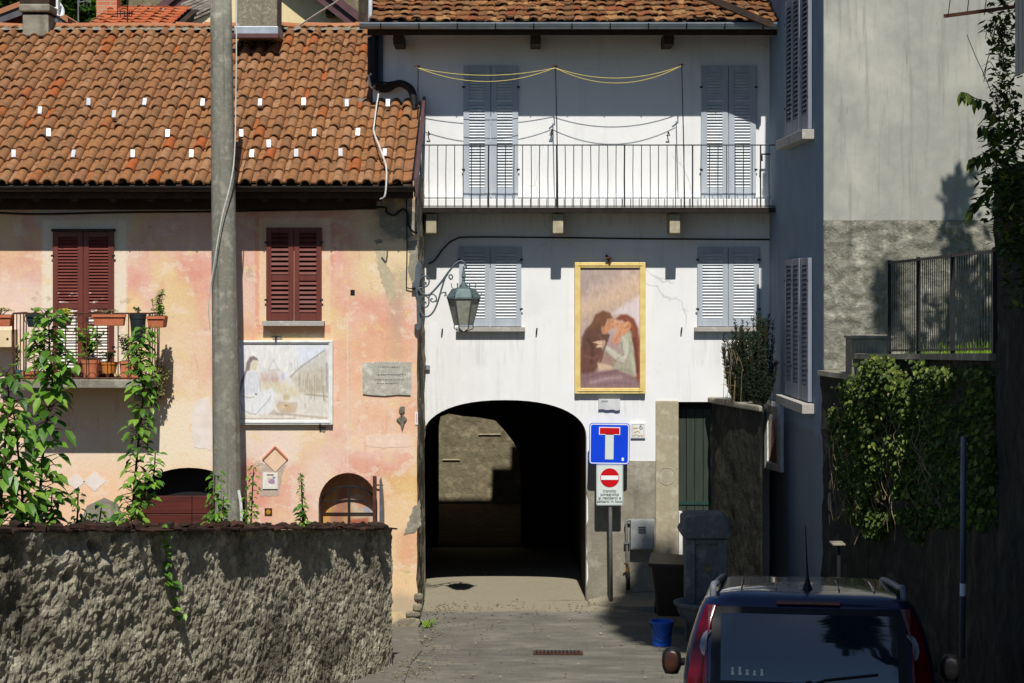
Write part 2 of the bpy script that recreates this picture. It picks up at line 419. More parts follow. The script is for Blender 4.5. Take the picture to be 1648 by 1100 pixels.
MARBLE = simple('pale_marble_slab', C(206,206,204), C(186,187,186), 8, .6, .1, 60)
BRONZE = simple('dull_ornament', C(128,120,100), C(96,92,80), 30, .7, .4, 60)
BAMBOO = simple('pale_slats', C(196,190,176), C(168,160,144), 8, .7, .2, 60, stretch=(1,1,.2))
BRICK = None
def M_brick():
    t = NT('chimney_brick')
    b = t.node('ShaderNodeTexBrick', {'Vector':t.node('ShaderNodeMapping', {'Vector':t.pos(), 'Rotation':(R(90),0,0)}).outputs[0], 'Color1':C(176,104,74), 'Color2':C(196,130,96), 'Mortar':C(170,150,130), 'Scale':1.0, 'Mortar Size':.008, 'Brick Width':.24, 'Row Height':.075})
    return t.done(b.outputs[0], .9, t.bump(b.outputs[1], -.4, .01), spec=.1)
BRICK = M_brick()
LEAF = island('bright_green_leaf', [(0,C(54,88,26)),(.35,C(82,124,38)),(.7,C(112,150,52)),(.9,C(136,168,66)),(1,C(66,100,30))], .4, .1, 60, spec=.45, trans=.32)
LEAFDRY = island('greyish_herb_leaf', [(0,C(112,124,74)),(.5,C(134,140,86)),(1,C(150,136,92))], .7, 0, trans=.2)
LEAFYEL = island('yellow_green_leaf', [(0,C(150,146,58)),(1,C(176,168,72))], .55, 0, trans=.2)
LEAFDARK = island('dark_ivy_leaf', [(0,C(36,48,14)),(.5,C(56,72,22)),(.85,C(88,102,36)),(.97,C(124,132,58)),(1,C(130,112,60))], .5, 0, spec=.15, trans=.12)
NEEDLE = island('rosemary_needle', [(0,C(28,38,24)),(.6,C(36,48,30)),(1,C(46,58,36))], .7, 0, spec=.15)
LEAFTREE = island('tree_leaf', [(0,C(44,72,24)),(.5,C(60,92,32)),(1,C(84,116,44))], .5, 0, trans=.25)
STEM = simple('brown_stem', C(84,66,44), C(64,50,34), 14, .85, .3, 60)
TWIG = simple('pale_twig', C(140,124,92), C(116,100,74), 14, .85, .3, 60)
BARK = M_rough('grey_bark', C(92,82,68), C(72,64,52), C(108,98,82), 6, C(50,46,36), .5, .8, 12, .04)
# ================================================================== shared building pieces
def tile_roof(mb, x0, x1, pitch, eave, ridge, rowlen, r=.083, keep=None, flat=1.0, jit=1.0, seed=3):
    rg = random.Random(seed)
    (d0,z0),(d1,z1) = eave, ridge
    L = math.hypot(d1-d0, z1-z0); ca, sa = (d1-d0)/L, (z1-z0)/L
    def pt(x, s, h): return (x, d0+s*ca-h*sa, z0+s*sa+h*ca)
    ncol = int(round((x1-x0)/pitch)); nrow = int(math.ceil(L/rowlen))
    A = [math.pi*k/8 for k in range(9)]
    for i in range(ncol):
        xc0 = x0+(i+.5)*pitch; wob = rg.uniform(-.01,.01)*jit
        for j in range(nrow):
            s0 = j*rowlen-.03+rg.uniform(-.02,.02)*jit
            s1 = min(s0+rowlen*1.12, L+.02)
            if keep and not keep(xc0, d0+(s0+.1)*ca): continue
            xa = xc0+wob+rg.uniform(-.008,.008)*jit; xb = xa+rg.uniform(-.01,.01)*jit
            la, lb = .056+rg.uniform(-.006,.010)*jit, .030
            ra, rb = r*rg.uniform(.97,1.05), r*.88
            vs, fs = [], []
            for (xx, s, rr, ll) in ((xa,s0+.06,ra-.016,la),(xa,s0,ra-.016,la),(xa,s0,ra,la),(xb,s1,rb,lb)):
                for a in A: vs.append(pt(xx+rr*math.cos(a), s, ll-.03+rr*math.sin(a)*flat))
            for q in range(3):
                for k in range(8): fs.append((q*9+k, q*9+k+1, (q+1)*9+k+1, (q+1)*9+k))
            mb.add(vs, fs)
            # trough tile on the right of the cover
            xp = xc0+pitch/2+wob; hw = pitch*.42; s0p = s0+rg.uniform(-.03,.03)*jit+.08; s1p = min(s0p+rowlen*1.1, L)
            if s1p <= s0p: continue
            q = [-1,-.5,0,.5,1]; vs = []
            for (s, ll) in ((s0p,-.002),(s0p,.022),(s1p,-.004)):
                for u in q: vs.append(pt(xp+u*hw, s, ll+.022*u*u*(1 if ll>-.003 else 1)))
            fs = [(k, k+1, 6+k, 5+k) for k in range(4)]+[(5+k, 6+k, 11+k, 10+k) for k in range(4)]
            mb.add(vs, fs)
    return pt

def shutter_leaf(parent, M, x0, x1, z0, z1, paint, slatmat, rails=(), stile=.085, pitch=.042, tilt=48, out=.045, top=.11, bot=.16, slat_th=.008, slat_w=.053):
    """one louvred leaf in the wall's frame; the outside is at negative y"""
    b = MB(M); y0, y1 = -out, -.006
    b.box(x0, x0+stile, y0, y1, z0, z1); b.box(x1-stile, x1, y0, y1, z0, z1)
    edges = [z0+bot] ; zs = [(z0, z0+bot)]
    for rz, rh in rails: zs.append((rz-rh/2, rz+rh/2))
    zs.append((z1-top, z1))
    for a, c in zs: b.box(x0+stile, x1-stile, y0+.003, y1, a, c)
    leaf = b.build('shutter', paint, parent, bevel=.004)
    s = MB(M); zs.sort()
    for (a, c), (e, g) in zip(zs[:-1], zs[1:]):
        n = max(1, int(round((e-c)/pitch))); p = (e-c)/n
        for k in range(n):
            zc = c+(k+.5)*p+random.uniform(-.0015,.0015)
            s.rbox(((x0+x1)/2, (y0+y1)/2-.003, zc), (x1-x0-2*stile, slat_w, slat_th), (R(-tilt+random.uniform(-3,3)) if False else R(tilt+random.uniform(-2.5,2.5)), 0, 0))
    s.build('slats', slatmat, leaf)
    g = MB(M); g.box(x0+stile-.01, x1-stile+.01, -.007, -.002, z0+bot-.02, z1-top+.02)
    g.build('backing', DARKGAP, leaf)
    for hz in (z0+.22*(z1-z0), z0+.84*(z1-z0)):
        h = MB(M); hx = x0 if x0 < (parent.get('_mid', 0)) else x1
        h.box(hx-.022, hx+.022, y0-.010, y0-.002, hz-.013, hz+.013); h.build('hinge', IRON, leaf)
    return leaf

def shutter_pair(parent, M, x0, x1, z0, z1, paint, slatmat=None, **kw):
    m = (x0+x1)/2; parent['_mid'] = m
    shutter_leaf(parent, M, x0, m-.004, z0, z1, paint, slatmat or paint, **kw)
    shutter_leaf(parent, M, m+.004, x1, z0, z1, paint, slatmat or paint, **kw)
    if '_mid' in parent: del parent['_mid']

def half_gutter(name, x0, x1, d, z, r, mat, parent, straps=1.0):
    b = MB(); n = 8
    for rr, flip in ((r,0),(r-.012,1)):
        vs = [(x, d+rr*math.cos(math.pi+math.pi*k/n), z+rr*math.sin(math.pi+math.pi*k/n)) for x in (x0,x1) for k in range(n+1)]
        b.add(vs, [(k,k+1,n+2+k,n+1+k) for k in range(n)])
    b.box(x0,x1,d-r-.006,d-r+.012,z-.008,z+.012)
    g = b.build(name, mat, parent, smooth=False)
    x = x0+.3
    while x < x1:
        s = MB(); pts = [(x, d+(r+.006)*math.cos(math.pi+math.pi*k/8), z+(r+.006)*math.sin(math.pi+math.pi*k/8)) for k in range(9)]
        s.tube(pts, .009, 4); x += straps; s.build('gutter_strap', GUTTERDARK, g)
    return g

def arc_outline(xc, hw, z0, zs, rise, n=20, p=2.0):
    """opening with upright jambs and a curved head"""
    pts = [(xc-hw, z0), (xc+hw, z0)]
    for k in range(n+1):
        a = math.pi*k/n; c, s_ = math.cos(a), math.sin(a)
        pts.append((xc+hw*math.copysign(abs(c)**(2/p), c), zs+rise*abs(s_)**(2/p)))
    return pts

# ================================================================== WHITE HOUSE over the archway
WD = 27.0
WF = frame((0,WD,0),(1,0,0))
wh = thing('white_house', (0,WD,0), 'white rendered house with a long balcony over the dark road archway', 'house')
XL, XR = X(600,WD), 6.2
arch = arc_outline(-.105, 1.185, -.35, 2.37, .545, 26, 2.25)
arch[0] = (-1.27,-.35); 
door_hole = [(X(1092,WD),-.1),(X(1175,WD),-.1),(X(1175,WD),Z(648,WD)),(X(1092,WD),Z(648,WD))]
rear_arch = [(X(a_,36.0),Z(c_,36.0)) for a_,c_ in ((705,880),(838,880),(838,760),(835,728),(826,712),(812,694),(797,678),(770,673),(745,671),(722,667),(708,672),(705,690))]
_unused = [(-1.45,-.6),(.26,-.6)] + [(.26-1.71*k/14, 1.15+.86*math.sin(math.pi*(.12+.80*k/14))**.8) for k in range(15)]
w = MB(); w.holed([(XL,-.35),(XR,-.35),(XR,8.55),(XL,8.55)], [arch, door_hole], WD, WD+.45)
wh_wall = w.build('wall', WHITE, wh)
w = MB(); w.box(XL, XL+.4, WD+.45, 36, -.35, 8.5); w.box(XR-.4, XR, WD+.45, 36, -.35, 8.5)
w.holed([(XL,-.6),(XR,-.6),(XR,8.5),(XL,8.5)], [rear_arch], 36, 36.4)
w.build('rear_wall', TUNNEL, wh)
# vaulted passage through the house
def passage(u, v):
    i = u*(len(arch)-2); 
    q = arch[1:]+[arch[0]]
    k = min(int(i), len(q)-2); f = i-k
    x = q[k][0]*(1-f)+q[k+1][0]*f; z = q[k][1]*(1-f)+q[k+1][1]*f
    n = noise.noise(Vector((x*2,v*14,z*2)))*.02*(1 if v > .02 else 0)
    return (x+n, WD+.452+v*8.55, z+n)
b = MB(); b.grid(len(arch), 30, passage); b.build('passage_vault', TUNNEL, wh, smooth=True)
# roof
wr = MB()
eW, rW = (26.16, 8.30), (31.5, 10.93)
ptW = tile_roof(wr, XL-.05, 4.35, .205, eW, rW, .215, .066, flat=.42, jit=2.2, seed=11)
wh_roof = wr.build('roof', OLDTILE, wh)
b = MB(); b.slab([(XL-.1,26.22),(XR,26.22),(XR,31.5),(XL-.1,31.5)], 0, .05)
T = []
b = MB()
def deck(x0,x1,e,r_,th,off):
    (d0,z0),(d1,z1) = e, r_
    b.add([(x,d,z+o) for x in (x0,x1) for (d,z) in ((d0,z0),(d1,z1)) for o in (off-th,off)], MB.BF)
deck(XL-.06, XR, (26.2,8.30), rW, .06, -.02); deck(XL-.06, XR, (36.9,8.30), rW, .06, -.02)
b.build('roof_deck', WOODDARK, wh_roof)
b = MB()
b.box(XL-.02, XR, 26.26, 26.29, 8.12, 8.26)
b.build('fascia_board', WOODDARK, wh_roof)
for px in (642, 862, 1075):
    b = MB(); x = X(px, 26.6); b.box(x-.07,x+.07,26.42,27.02,Z(72,26.5),Z(56,26.5)); b.tube([(x,26.40,Z(64,26.5)),(x,27.02,Z(64,26.5))], .075, 10); b.build('beam_end', WOODDARK, wh_roof)
half_gutter('gutter', XL-.12, 4.3, 26.14, Z(38,26.14), .075, GUTTERGREY, wh_roof, .535)
b = MB(); b.box(-.20,.248,36.3,36.9,8.1,9.02); b.build('chimney', CEMENT, wh_roof, bevel=.01)  # unseen block added to shade the courtyard wall, not a flue
b = MB(); b.box(.25,3.2,36.2,36.9,8.1,9.55); b.build('shade_block', CEMENT, wh_roof, bevel=.01)  # unseen higher block, added to step the shadow seen through the archway
# white downpipe at the verge and the black pipe beside the lower roof
b = MB(); b.tube([P(597,-60,26.3), P(596,20,26.3), P(594,58,26.35)], .03, 8); b.build('downpipe', simple('white_pipe', C(206,210,212), None, 5,.5,0), wh, smooth=True)
b = MB(); b.tube(spline([P(603,52,26.93),P(602,118,26.93),P(606,138,26.9),P(622,143,26.88),P(640,134,26.86),P(655,138,26.84),P(664,150,26.82),P(667,178,26.8)],6), .055, 8)
b.tube(spline([P(598,60,26.95),P(598,120,26.93)],4), .06, 8)
b.build('black_conduit', CABLEB, wh, smooth=True)
b = MB(); b.box(X(598,26.97), X(616,26.97), 26.955, 26.998, Z(140,27), Z(48,27)); b.build('flashing', simple('bluish_flashing', C(70,86,104), C(50,62,78), 8, .6, .1, 40), wh)
# balcony
BZ = 5.70; BD = .60
b = MB(); b.box(X(674,WD-BD), XR-.5, WD-BD, WD-.002, 5.635, BZ); slab_ = b.build('balcony_slab', CEMENT, wh, bevel=.012)
b = MB(); b.box(X(676,WD), XR-.5, WD-.28, WD-.003, BZ, Z(321,WD)); b.build('skirting_kerb', WHITE, slab_, bevel=.01)
b = MB(); b.box(X(674,WD-BD), XR-.5, WD-BD-.012, WD-BD-.002, 5.625, 5.695); b.build('slab_edge', GUTTERDARK, slab_)
for px in (694, 898, 1086):
    x = X(px, WD-.5); q = MB(); hw = .075
    q.prism([(0,0)]*0 or [(x-hw,5.612),(x+hw,5.612),(x+hw,5.33),(x-hw,5.33)], WD-.52, WD-.002)
    br = q.build('balcony_bracket', STONE, wh, bevel=.012)
rail = MB(); yR = WD-BD+.03; zt = Z(233,yR); zb = Z(333,yR)
rail.tube([(X(677,yR),yR,zt),(XR-.5,yR,zt)], .010, 6); rail.tube([(X(677,yR),yR,zb+.015),(XR-.5,yR,zb+.015)], .009, 6)
rail.tube([(X(677,yR),yR,zt),(X(677,yR),WD,zt)], .010, 6)
railing = rail.build('railing', IRON, wh)
x = X(677,yR); k = 0
while x < XR-.5:
    q = MB(); j = random.uniform(-.006,.006)
    q.tube([(x,yR,zb-.02),(x+j,yR,(zb+zt)/2),(x,yR,zt)], .0062 if k % 8 else .011, 5); q.build('baluster', IRON, railing); x += .1205; k += 1
# doors onto the balcony and windows below
for (a, c) in ((746,834),(1128,1216)):
    shutter_pair(wh, WF, X(a,WD), X(c,WD), Z(321,WD)+.01, Z(106,WD), SHUT_GREY, SLAT_GREY, rails=((Z(166,WD),.06),), bot=.17, top=.10)
for (a, c, s0, s1) in ((739,839,734,845),(1122,1221,1117,1228)):
    shutter_pair(wh, WF, X(a,WD), X(c,WD), Z(525,WD), Z(397,WD), SHUT_GREY, SLAT_GREY, bot=.12, top=.09, stile=.075)
    q = MB(); q.box(X(s0,WD), X(s1,WD), WD-.10, WD-.003, Z(533,WD), Z(526,WD)); q.build('window_sill', SILL, wh, bevel=.005)
# shutter dogs, hooks
for px, py in ((690,215),(887,215),(1075,216),(888,212)):
    hk = MB(); p = P(px,py,WD); hk.tube([p+Vector((0,0,.03)), p+Vector((0,-.07,.03)), p+Vector((.02,-.07,-.02)), p+Vector((-.03,-.07,-.02))], .009, 5); hk.build('wall_hook', IRON, wh)
for px, py in ((711,534),(863,533),(1096,532)):
    p = P(px,py,WD); q = MB(); q.tube([p+Vector((.0,-.02,-.05)), p+Vector((.01,-.03,.05))], .011, 5); q.tube([p+Vector((0,0,0)),p+Vector((0,-.03,0))], .008, 5); q.build('shutter_stay', IRON, wh)
# cement dado, granite jamb, green door
q = MB(); da = [(X(943,WD),-.2),(X(1055,WD),-.2),(X(1055,WD),Z(743,WD)),(X(944,WD),Z(743,WD))]
rgd = random.Random(4)
left = [(1.085+.004*rgd.uniform(-3,6), -.2+2.24*k/24) for k in range(25)]
q.prism([(X(1055,WD)-.002,-.2)]+[(X(1055,WD)-.002,Z(743,WD))]+left[::-1], WD-.016, WD-.002); q.build('cement_dado', CEMENT, wh)
q = MB(); q.box(X(1055,WD), X(1092,WD), WD-.03, WD+.30, -.1, Z(646,WD)); jamb = q.build('door_jamb', STONE, wh, bevel=.012)
q = MB()
for k in range(24):
    a0, a1 = 2*math.pi*k/24, 2*math.pi*(k+1)/24; cx_, cz_, r_ = X(1073,WD), Z(767,WD), .125
    q.beam((cx_+r_*math.cos(a0),WD-.033,cz_+r_*math.sin(a0)),(cx_+r_*math.cos(a1),WD-.033,cz_+r_*math.sin(a1)),.008,.006,(0,1,0))
for dx in (-.06,0,.06): q.beam((cx_+dx,WD-.033,cz_-.08),(cx_+dx,WD-.033,cz_+.09),.008,.006,(0,1,0))
q.build('carved_roundel', SILL, jamb)
q = MB()
nb = 6; xa, xb = X(1093,WD), X(1175,WD)
for k in range(nb):
    q.box(xa+(xb-xa)*k/nb+.004, xa+(xb-xa)*(k+1)/nb-.004, WD+.20, WD+.235, 0.02, Z(660,WD))
dr = q.build('door', GREENDOOR, wh, bevel=.004)
q = MB(); q.box(xa,xb,WD+.236,WD+.26,-.1,Z(648,WD)); q.box(xa,xb,WD+.17,WD+.24,Z(660,WD),Z(648,WD)); q.build('door_backing', DARKGAP, dr)
q = MB(); q.box(xa,xb,WD+.185,WD+.199,Z(816,WD),Z(811,WD)); q.build('door_rail', simple('sea_green_strip', C(38,66,60), None, 6,.5,.05), dr)
q = MB(); q.box(xa-.002,xa+.05,WD+.02,WD+.19,.45,Z(826,WD)); q.build('door_reveal_panel', WHITEWOOD, wh)
# cable along the wall below the balcony
q = MB(); q.tube(spline([P(690,424,WD-.03),P(700,418,WD-.03),P(715,398,WD-.03),P(732,385,WD-.02),P(760,381,WD-.02),P(900,382,WD-.02),P(1060,384,WD-.02),P(1240,385,WD-.02),P(1300,385,WD-.02)],6), .011, 5); q.build('wall_cable', CABLEB, wh)
q = MB(); q.box(X(676,WD),X(692,WD),WD-.05,WD-.002,Z(596,WD),Z(589,WD)); q.build('anchor_plate', simple('grey_anchor', C(140,142,146), None, 6,.6,.1), wh)

# ================================================================== PINK HOUSE with the tiled roof
PD = 25.0
PF = frame((0,PD,0),(1,0,0))
ph = thing('pink_house', (-4,PD,0), 'old pink plastered house with a long terracotta tile roof and red shutters', 'house')
PR = -1.268; PL = -9.0
a1 = arc_outline(X(560,PD), .395, .8, Z(812,PD), .415, 18)
a2 = arc_outline(X(304,PD), .75, .5, Z(812,PD), .485, 20)
b = MB()
rg = random.Random(9)
right_edge = [(PR+rg.uniform(-.02,.004)*(1 if k < 9 else .5), -.5+6.5*k/40) for k in range(41)]
b.holed([(PL,-.5)]+right_edge+[(PL,6.0)], [a1,a2], PD, PD+.4)
ph_wall = b.build('wall', M_pink_wall(PD), ph)
b = MB()
def side(u, v):
    z = -.5+6.6*v; y = PD+.03+u*1.96
    return (PR+.001+(noise.noise(Vector((y*3,z*3,4)))*.03+noise.noise(Vector((y*9,z*9,4)))*.015 if .02<u<.98 else -.01), y, z)
b.grid(24, 80, side); b.build('side_wall', BRICKSTONE, ph, smooth=False)
b = MB(); b.box(PL,PL+.4,PD+.4,32,-.5,6); b.box(-2.45,-2.06,WD,33.5,-.5,7.3); b.box(PL,-2.06,33.5,33.9,-.5,6); b.build('rear_wall', CEMENT, ph)
# stones at the foot of the corner
b = MB(); rg = random.Random(3)
for (px0,px1,py0,py1,dd) in ((628,676,1012,1030,.06),(640,678,994,1011,.05),(630,660,1000,1013,.03),(664,680,972,984,.05),(666,682,955,968,.04),(652,678,984,994,.04),(632,650,1024,1034,.05)):
    n = 9; cx_, cz_ = (X(px0,PD)+X(px1,PD))/2, (Z(py0,PD)+Z(py1,PD))/2; hw, hh = (X(px1,PD)-X(px0,PD))/2, (Z(py0,PD)-Z(py1,PD))/2
    b.prism([(cx_+hw*math.copysign(abs(math.cos(t))**.6,math.cos(t))*rg.uniform(.85,1.05), cz_+hh*math.copysign(abs(math.sin(t))**.6,math.sin(t))*rg.uniform(.8,1.08)) for t in [2*math.pi*k/n for k in range(n)]], PD-dd, PD+.05)
b.build('corner_stone', BRICKSTONE, ph, bevel=.02)
# roof
eP, rP = (24.5, 5.92), (29.8, 8.70)
b = MB(); tile_roof(b, -9.0, -1.30, .2, eP, rP, .365, .073, keep=lambda x,d: d < 26.85 or x < -2.08, seed=5)
ph_roof = b.build('roof', TILE, ph)
b = MB()
deckz = -.035
b.add([(x,d,z+o) for x in (-9.0,-2.1) for (d,z) in (eP,rP) for o in (deckz-.05,deckz)], MB.BF)
zz = 5.92+.5245*(26.98-24.5)
b.add([(x,d,z+o) for x in (-2.098,-1.33) for (d,z) in (eP,(26.98,zz)) for o in (deckz-.05,deckz)], MB.BF)
b.add([(x,d,z+o) for x in (-9.0,-2.1) for (d,z) in ((34.4,6.2),(rP[0]+.003,rP[1])) for o in (deckz-.05,deckz)], MB.BF)
b.build('roof_deck', WOODDARK, ph_roof)
b = MB()
x = -9.0
while x < -2.3:
    wd = random.uniform(.38,.5); zc = 8.70+random.uniform(0,.012); yc = 29.78+random.uniform(-.01,.01); tl = random.uniform(-.012,.012)
    vs, fs = [], []
    for (xx, rr, dz) in ((x,.125,tl),(x+wd,.112,-tl)):
        for k in range(9):
            t = math.pi*k/8; vs.append((xx, yc-rr*math.cos(t), zc+dz+rr*.62*math.sin(t)))
    fs = [(k,k+1,10+k,9+k) for k in range(8)]+[tuple(range(9)),tuple(range(17,8,-1))]
    b.add(vs, fs); x += wd-.02
b.build('ridge_tiles', RIDGE, ph_roof, smooth=False)
b = MB(); b.grid(160, 4, lambda u,v: (-9+6.8*u, 29.52+.22*v+.03*noise.noise(Vector((u*60,v*3,1))), 8.60+.10*v+.035*noise.noise(Vector((u*90,v*5,2)))+.03)); b.build('ridge_mortar', MORTAR, ph_roof, smooth=False)
b = MB(); b.box(PR-.01,PR-.005,1,1.1,1,1.1) if False else None
b.add([(PR-.02,d-.0,z+o) for d,z in ((24.5,5.92),(26.95,zz)) for o in (-.16,.10)]+[(PR+.02,d,z+o) for d,z in ((24.5,5.92),(26.95,zz)) for o in (-.16,.10)], [(0,1,3,2),(4,6,7,5),(0,4,5,1),(2,3,7,6),(0,2,6,4),(1,5,7,3)])
b.build('verge_board', BROWNBOARD, ph_roof)
half_gutter('gutter', -9.0, PR+.0, 24.43, 5.885, .062, GUTTERDARK, ph_roof, .9)
b = MB()
for k in range(16):
    x = -8.8+k*.5
    if x < PR-.1: b.add([(x+dx,d,z+o) for dx in (0,.09) for d,z in ((24.52,5.82),(25.3,6.2)) for o in (-.12,-.0)], MB.BF)
b.box(-9,PR-.03,24.50,24.53,5.74,5.87)
b.build('rafter_end', WOODDARK, ph_roof)
b = MB(); b.tube(spline([P(-20,341,PD-.04),P(60,344,PD-.04),P(200,341,PD-.04),P(335,340,PD-.04),P(440,338,PD-.04),P(560,336,PD-.04),P(616,333,PD-.05),P(622,341,PD-.05),P(634,346,PD-.05),P(648,336,PD-.05),P(656,344,PD-.05),P(657,360,PD-.05),P(664,372,PD-.05),P(672,374,PD-.05)],6), .014, 5)
b.tube(spline([P(654,300,PD-.03),P(655,400,PD-.03),P(654,455,PD-.03),P(656,463,PD-.03),P(672,464,PD-.04)],5), .008, 5)
b.build('eave_cable', CABLEB, ph)
b = MB(); b.box(PL,PR-.55,PD-.05,PD-.002,Z(337,PD),Z(306,PD)); b.build('wall_strip', WOODDARK, ph)  # dark strip added for the deep shade under the eave
# snow clips on the tiles
def on_roof(px, py, lift=.15):
    d = 11.637/(.5245-(450-py)/F); d = (4.67-5.92+.5245*24.5)/(.5245-(450-py)/F)
    return Vector((X(px,d), d, H-(py-YH)/F*d))
clips = [(145,175),(235,175),(328,176),(420,176),(490,175),(559,177),(625,177),(67,189),(186,195),(81,225),(272,226),(390,226),(507,225),(577,224),(434,243),(25,259),(121,259),(216,259),(310,259),(407,259),(478,258),(549,257),(620,257),(-30,189),(-20,259)]
for px, py in clips:
    p = on_roof(px, py); q = MB(Matrix.Translation(p+Vector((0,-.10,.10))) @ Euler((R(-14+random.uniform(-8,8)), 0, R(random.uniform(-14,14)))).to_matrix().to_4x4())
    q.box(-.028,.028,-.004,.004,-.052,.052); q.box(-.028,.028,.0,.10,-.056,-.05); q.build('snow_clip', SNOWMETAL, ph_roof)
# loose cable over the roof
b = MB()
pts = []
for px, py in ((597,128),(602,142),(610,165),(607,190),(604,215),(603,232),(612,256),(619,276),(623,292)):
    p = on_roof(px,py); pts.append(p+Vector((0,-.14,.16)))
pts.append(P(620,312,24.33)); pts.append(P(612,320,24.4))
b.tube(spline(pts,5), .011, 5); b.tube(spline([P(597,118,26.85),P(594,128,26.8),P(598,140,26.8),P(606,136,26.8)],5), .02, 5); b.build('roof_cable', CABLEW, ph_roof)
b = MB()
for k in range(9):
    b.tube(spline([P(594+random.uniform(0,6),118+random.uniform(0,8),26.8), P(604+random.uniform(-4,8),134+random.uniform(-5,6),26.75), P(640+random.uniform(-10,10),133+random.uniform(-4,3),26.75)],6), .007, 4)
b.build('cable_bundle', CABLEB, ph_roof)
# chimneys on the roof
d = 29.3
b = MB(); b.box(X(36,d),X(78,d),d,d+.42,Z(58,d),Z(22,d)); ch = b.build('chimney', CEMENT, ph_roof, bevel=.02)
b = MB(); b.box(X(31,d),X(81,d),d-.05,d+.47,Z(19,d),Z(6,d)); b.build('chimney_cap', CEMENT, ch, bevel=.03)
b = MB(); b.box(X(37,d),X(45,d),d+.03,d+.1,Z(23,d),Z(18,d)); b.box(X(68,d),X(76,d),d+.03,d+.1,Z(23,d),Z(18,d)); b.box(X(33,d),X(79,d),d+.1,d+.42,Z(23,d),Z(18.5,d)); b.build('chimney_vent', DARKGAP, ch)
b = MB(); b.box(X(32,d),X(80,d),d-.02,d+.4,Z(5,d),Z(-14,d)); b.build('chimney_pot', WOODDARK, ch)
d = 28.6
b = MB(); b.box(X(379,d),X(446,d),d,d+.6,Z(60,d),Z(-40,d)); ch = b.build('chimney', MORTAR, ph_roof, bevel=.03)
b = MB(); b.box(X(377,d),X(448,d),d-.03,d+.63,Z(56,d),Z(42,d)); b.build('lead_flashing', ZINC, ch, bevel=.01)
b = MB(); b.box(X(372,d),X(450,d),d-.16,d-.03,Z(63,d),Z(55,d)); b.build('flashing_apron', BROWNBOARD, ch, bevel=.01)
# upper window with red shutters
shutter_pair(ph, PF, X(429,PD), X(518,PD), Z(515,PD), Z(366,PD), SHUT_RED, rails=((Z(447,PD),.075),), pitch=.066, tilt=52, stile=.07, bot=.10, top=.07, slat_th=.012, slat_w=.062)
q = MB(); q.box(X(424,PD),X(523,PD),PD-.13,PD-.003,Z(524,PD),Z(516,PD)); q.build('window_sill', SILL, ph, bevel=.006)
# balcony door with worn shutters
shutter_pair(ph, PF, X(86,PD), X(184,PD), Z(612,PD), Z(373,PD), SHUT_RED, M_red_peeling(4.45), rails=((Z(492,PD),.075),), pitch=.043, tilt=52, stile=.072, bot=.12, top=.07)
q = MB(); q.box(X(84,PD),X(186,PD),PD-.055,PD-.003,Z(372.5,PD),Z(368,PD)); q.build('door_lintel_board', WOODDARK, ph)
# arched doorway with red boards
q = MB(); zt_ = Z(778,PD)
for k in range(5):
    z0 = .5+.247*k; q.box(X(304,PD)-.74, X(304,PD)-.004, PD+.24, PD+.275, z0+.004, min(z0+.243, zt_+.10)); q.box(X(304,PD)+.004, X(304,PD)+.74, PD+.24, PD+.275, z0+.004, min(z0+.243, zt_+.10))
q.build('boarded_door', WOODRED, ph, bevel=.005)
q = MB(); q.box(X(304,PD)-.8,X(304,PD)+.8,PD+.276,PD+.36,.4,2.3); q.build('door_backing', DARKGAP, ph)
# arched window with an iron grid
q = MB(); q.box(X(560,PD)-.45,X(560,PD)+.45,PD+.30,PD+.34,.7,2.2)
MURAL = simple('dim_mural', C(186,140,104), C(150,112,84), 3, .7, .1, 40)
q.build('window_backing', MURAL, ph)
q = MB(); xc_ = X(560,PD); yy = PD+.12
q.box(xc_-.014,xc_+.014,yy,yy+.02,.8,Z(783,PD)); 
for py in (809,829): q.box(xc_-.36,xc_+.36,yy+.003,yy+.018,Z(py,PD)-.008,Z(py,PD)+.008)
arcp = [(xc_+.372*math.cos(math.pi*k/16), yy+.01, Z(816,PD)+.255*math.sin(math.pi*k/16)) for k in range(17)]
q.tube(arcp, .014, 5); q.tube([(xc_-.37,yy+.01,.8),(xc_-.37,yy+.01,Z(816,PD))], .016, 5); q.tube([(xc_+.37,yy+.01,.8),(xc_+.37,yy+.01,Z(816,PD))], .016, 5)
q.build('window_grid', IRON, ph)
q = MB(); xo = X(604,PD)
q.box(xo-.03,xo+.02,PD-.06,PD-.02,.7,Z(767,PD)); q.tube([(xo,PD-.05,Z(781,PD)),(xo+.11,PD-.07,Z(781,PD))], .01, 5); q.tube([(xo-.05,PD-.05,Z(841,PD)),(xo+.10,PD-.07,Z(841,PD))], .012, 5)
sh_ = q.build('open_shutter_frame', RUST, ph)
q = MB(); n = 12
pr = [(PD-.09-.34*math.sin(math.pi*.5*k/n)*0-.02, .7) for k in range(1)]
leafp = [(xo+.085, .7), (xo+.125, .7)]+[(xo+.125-.04*(k/n)**2, 1.55+.47*k/n) for k in range(n+1)]
q.prism(leafp, PD-.42, PD-.06); q.build('open_shutter', simple('grey_blue_leaf', C(96,104,112), C(70,76,84), 8,.5,.1), sh_)
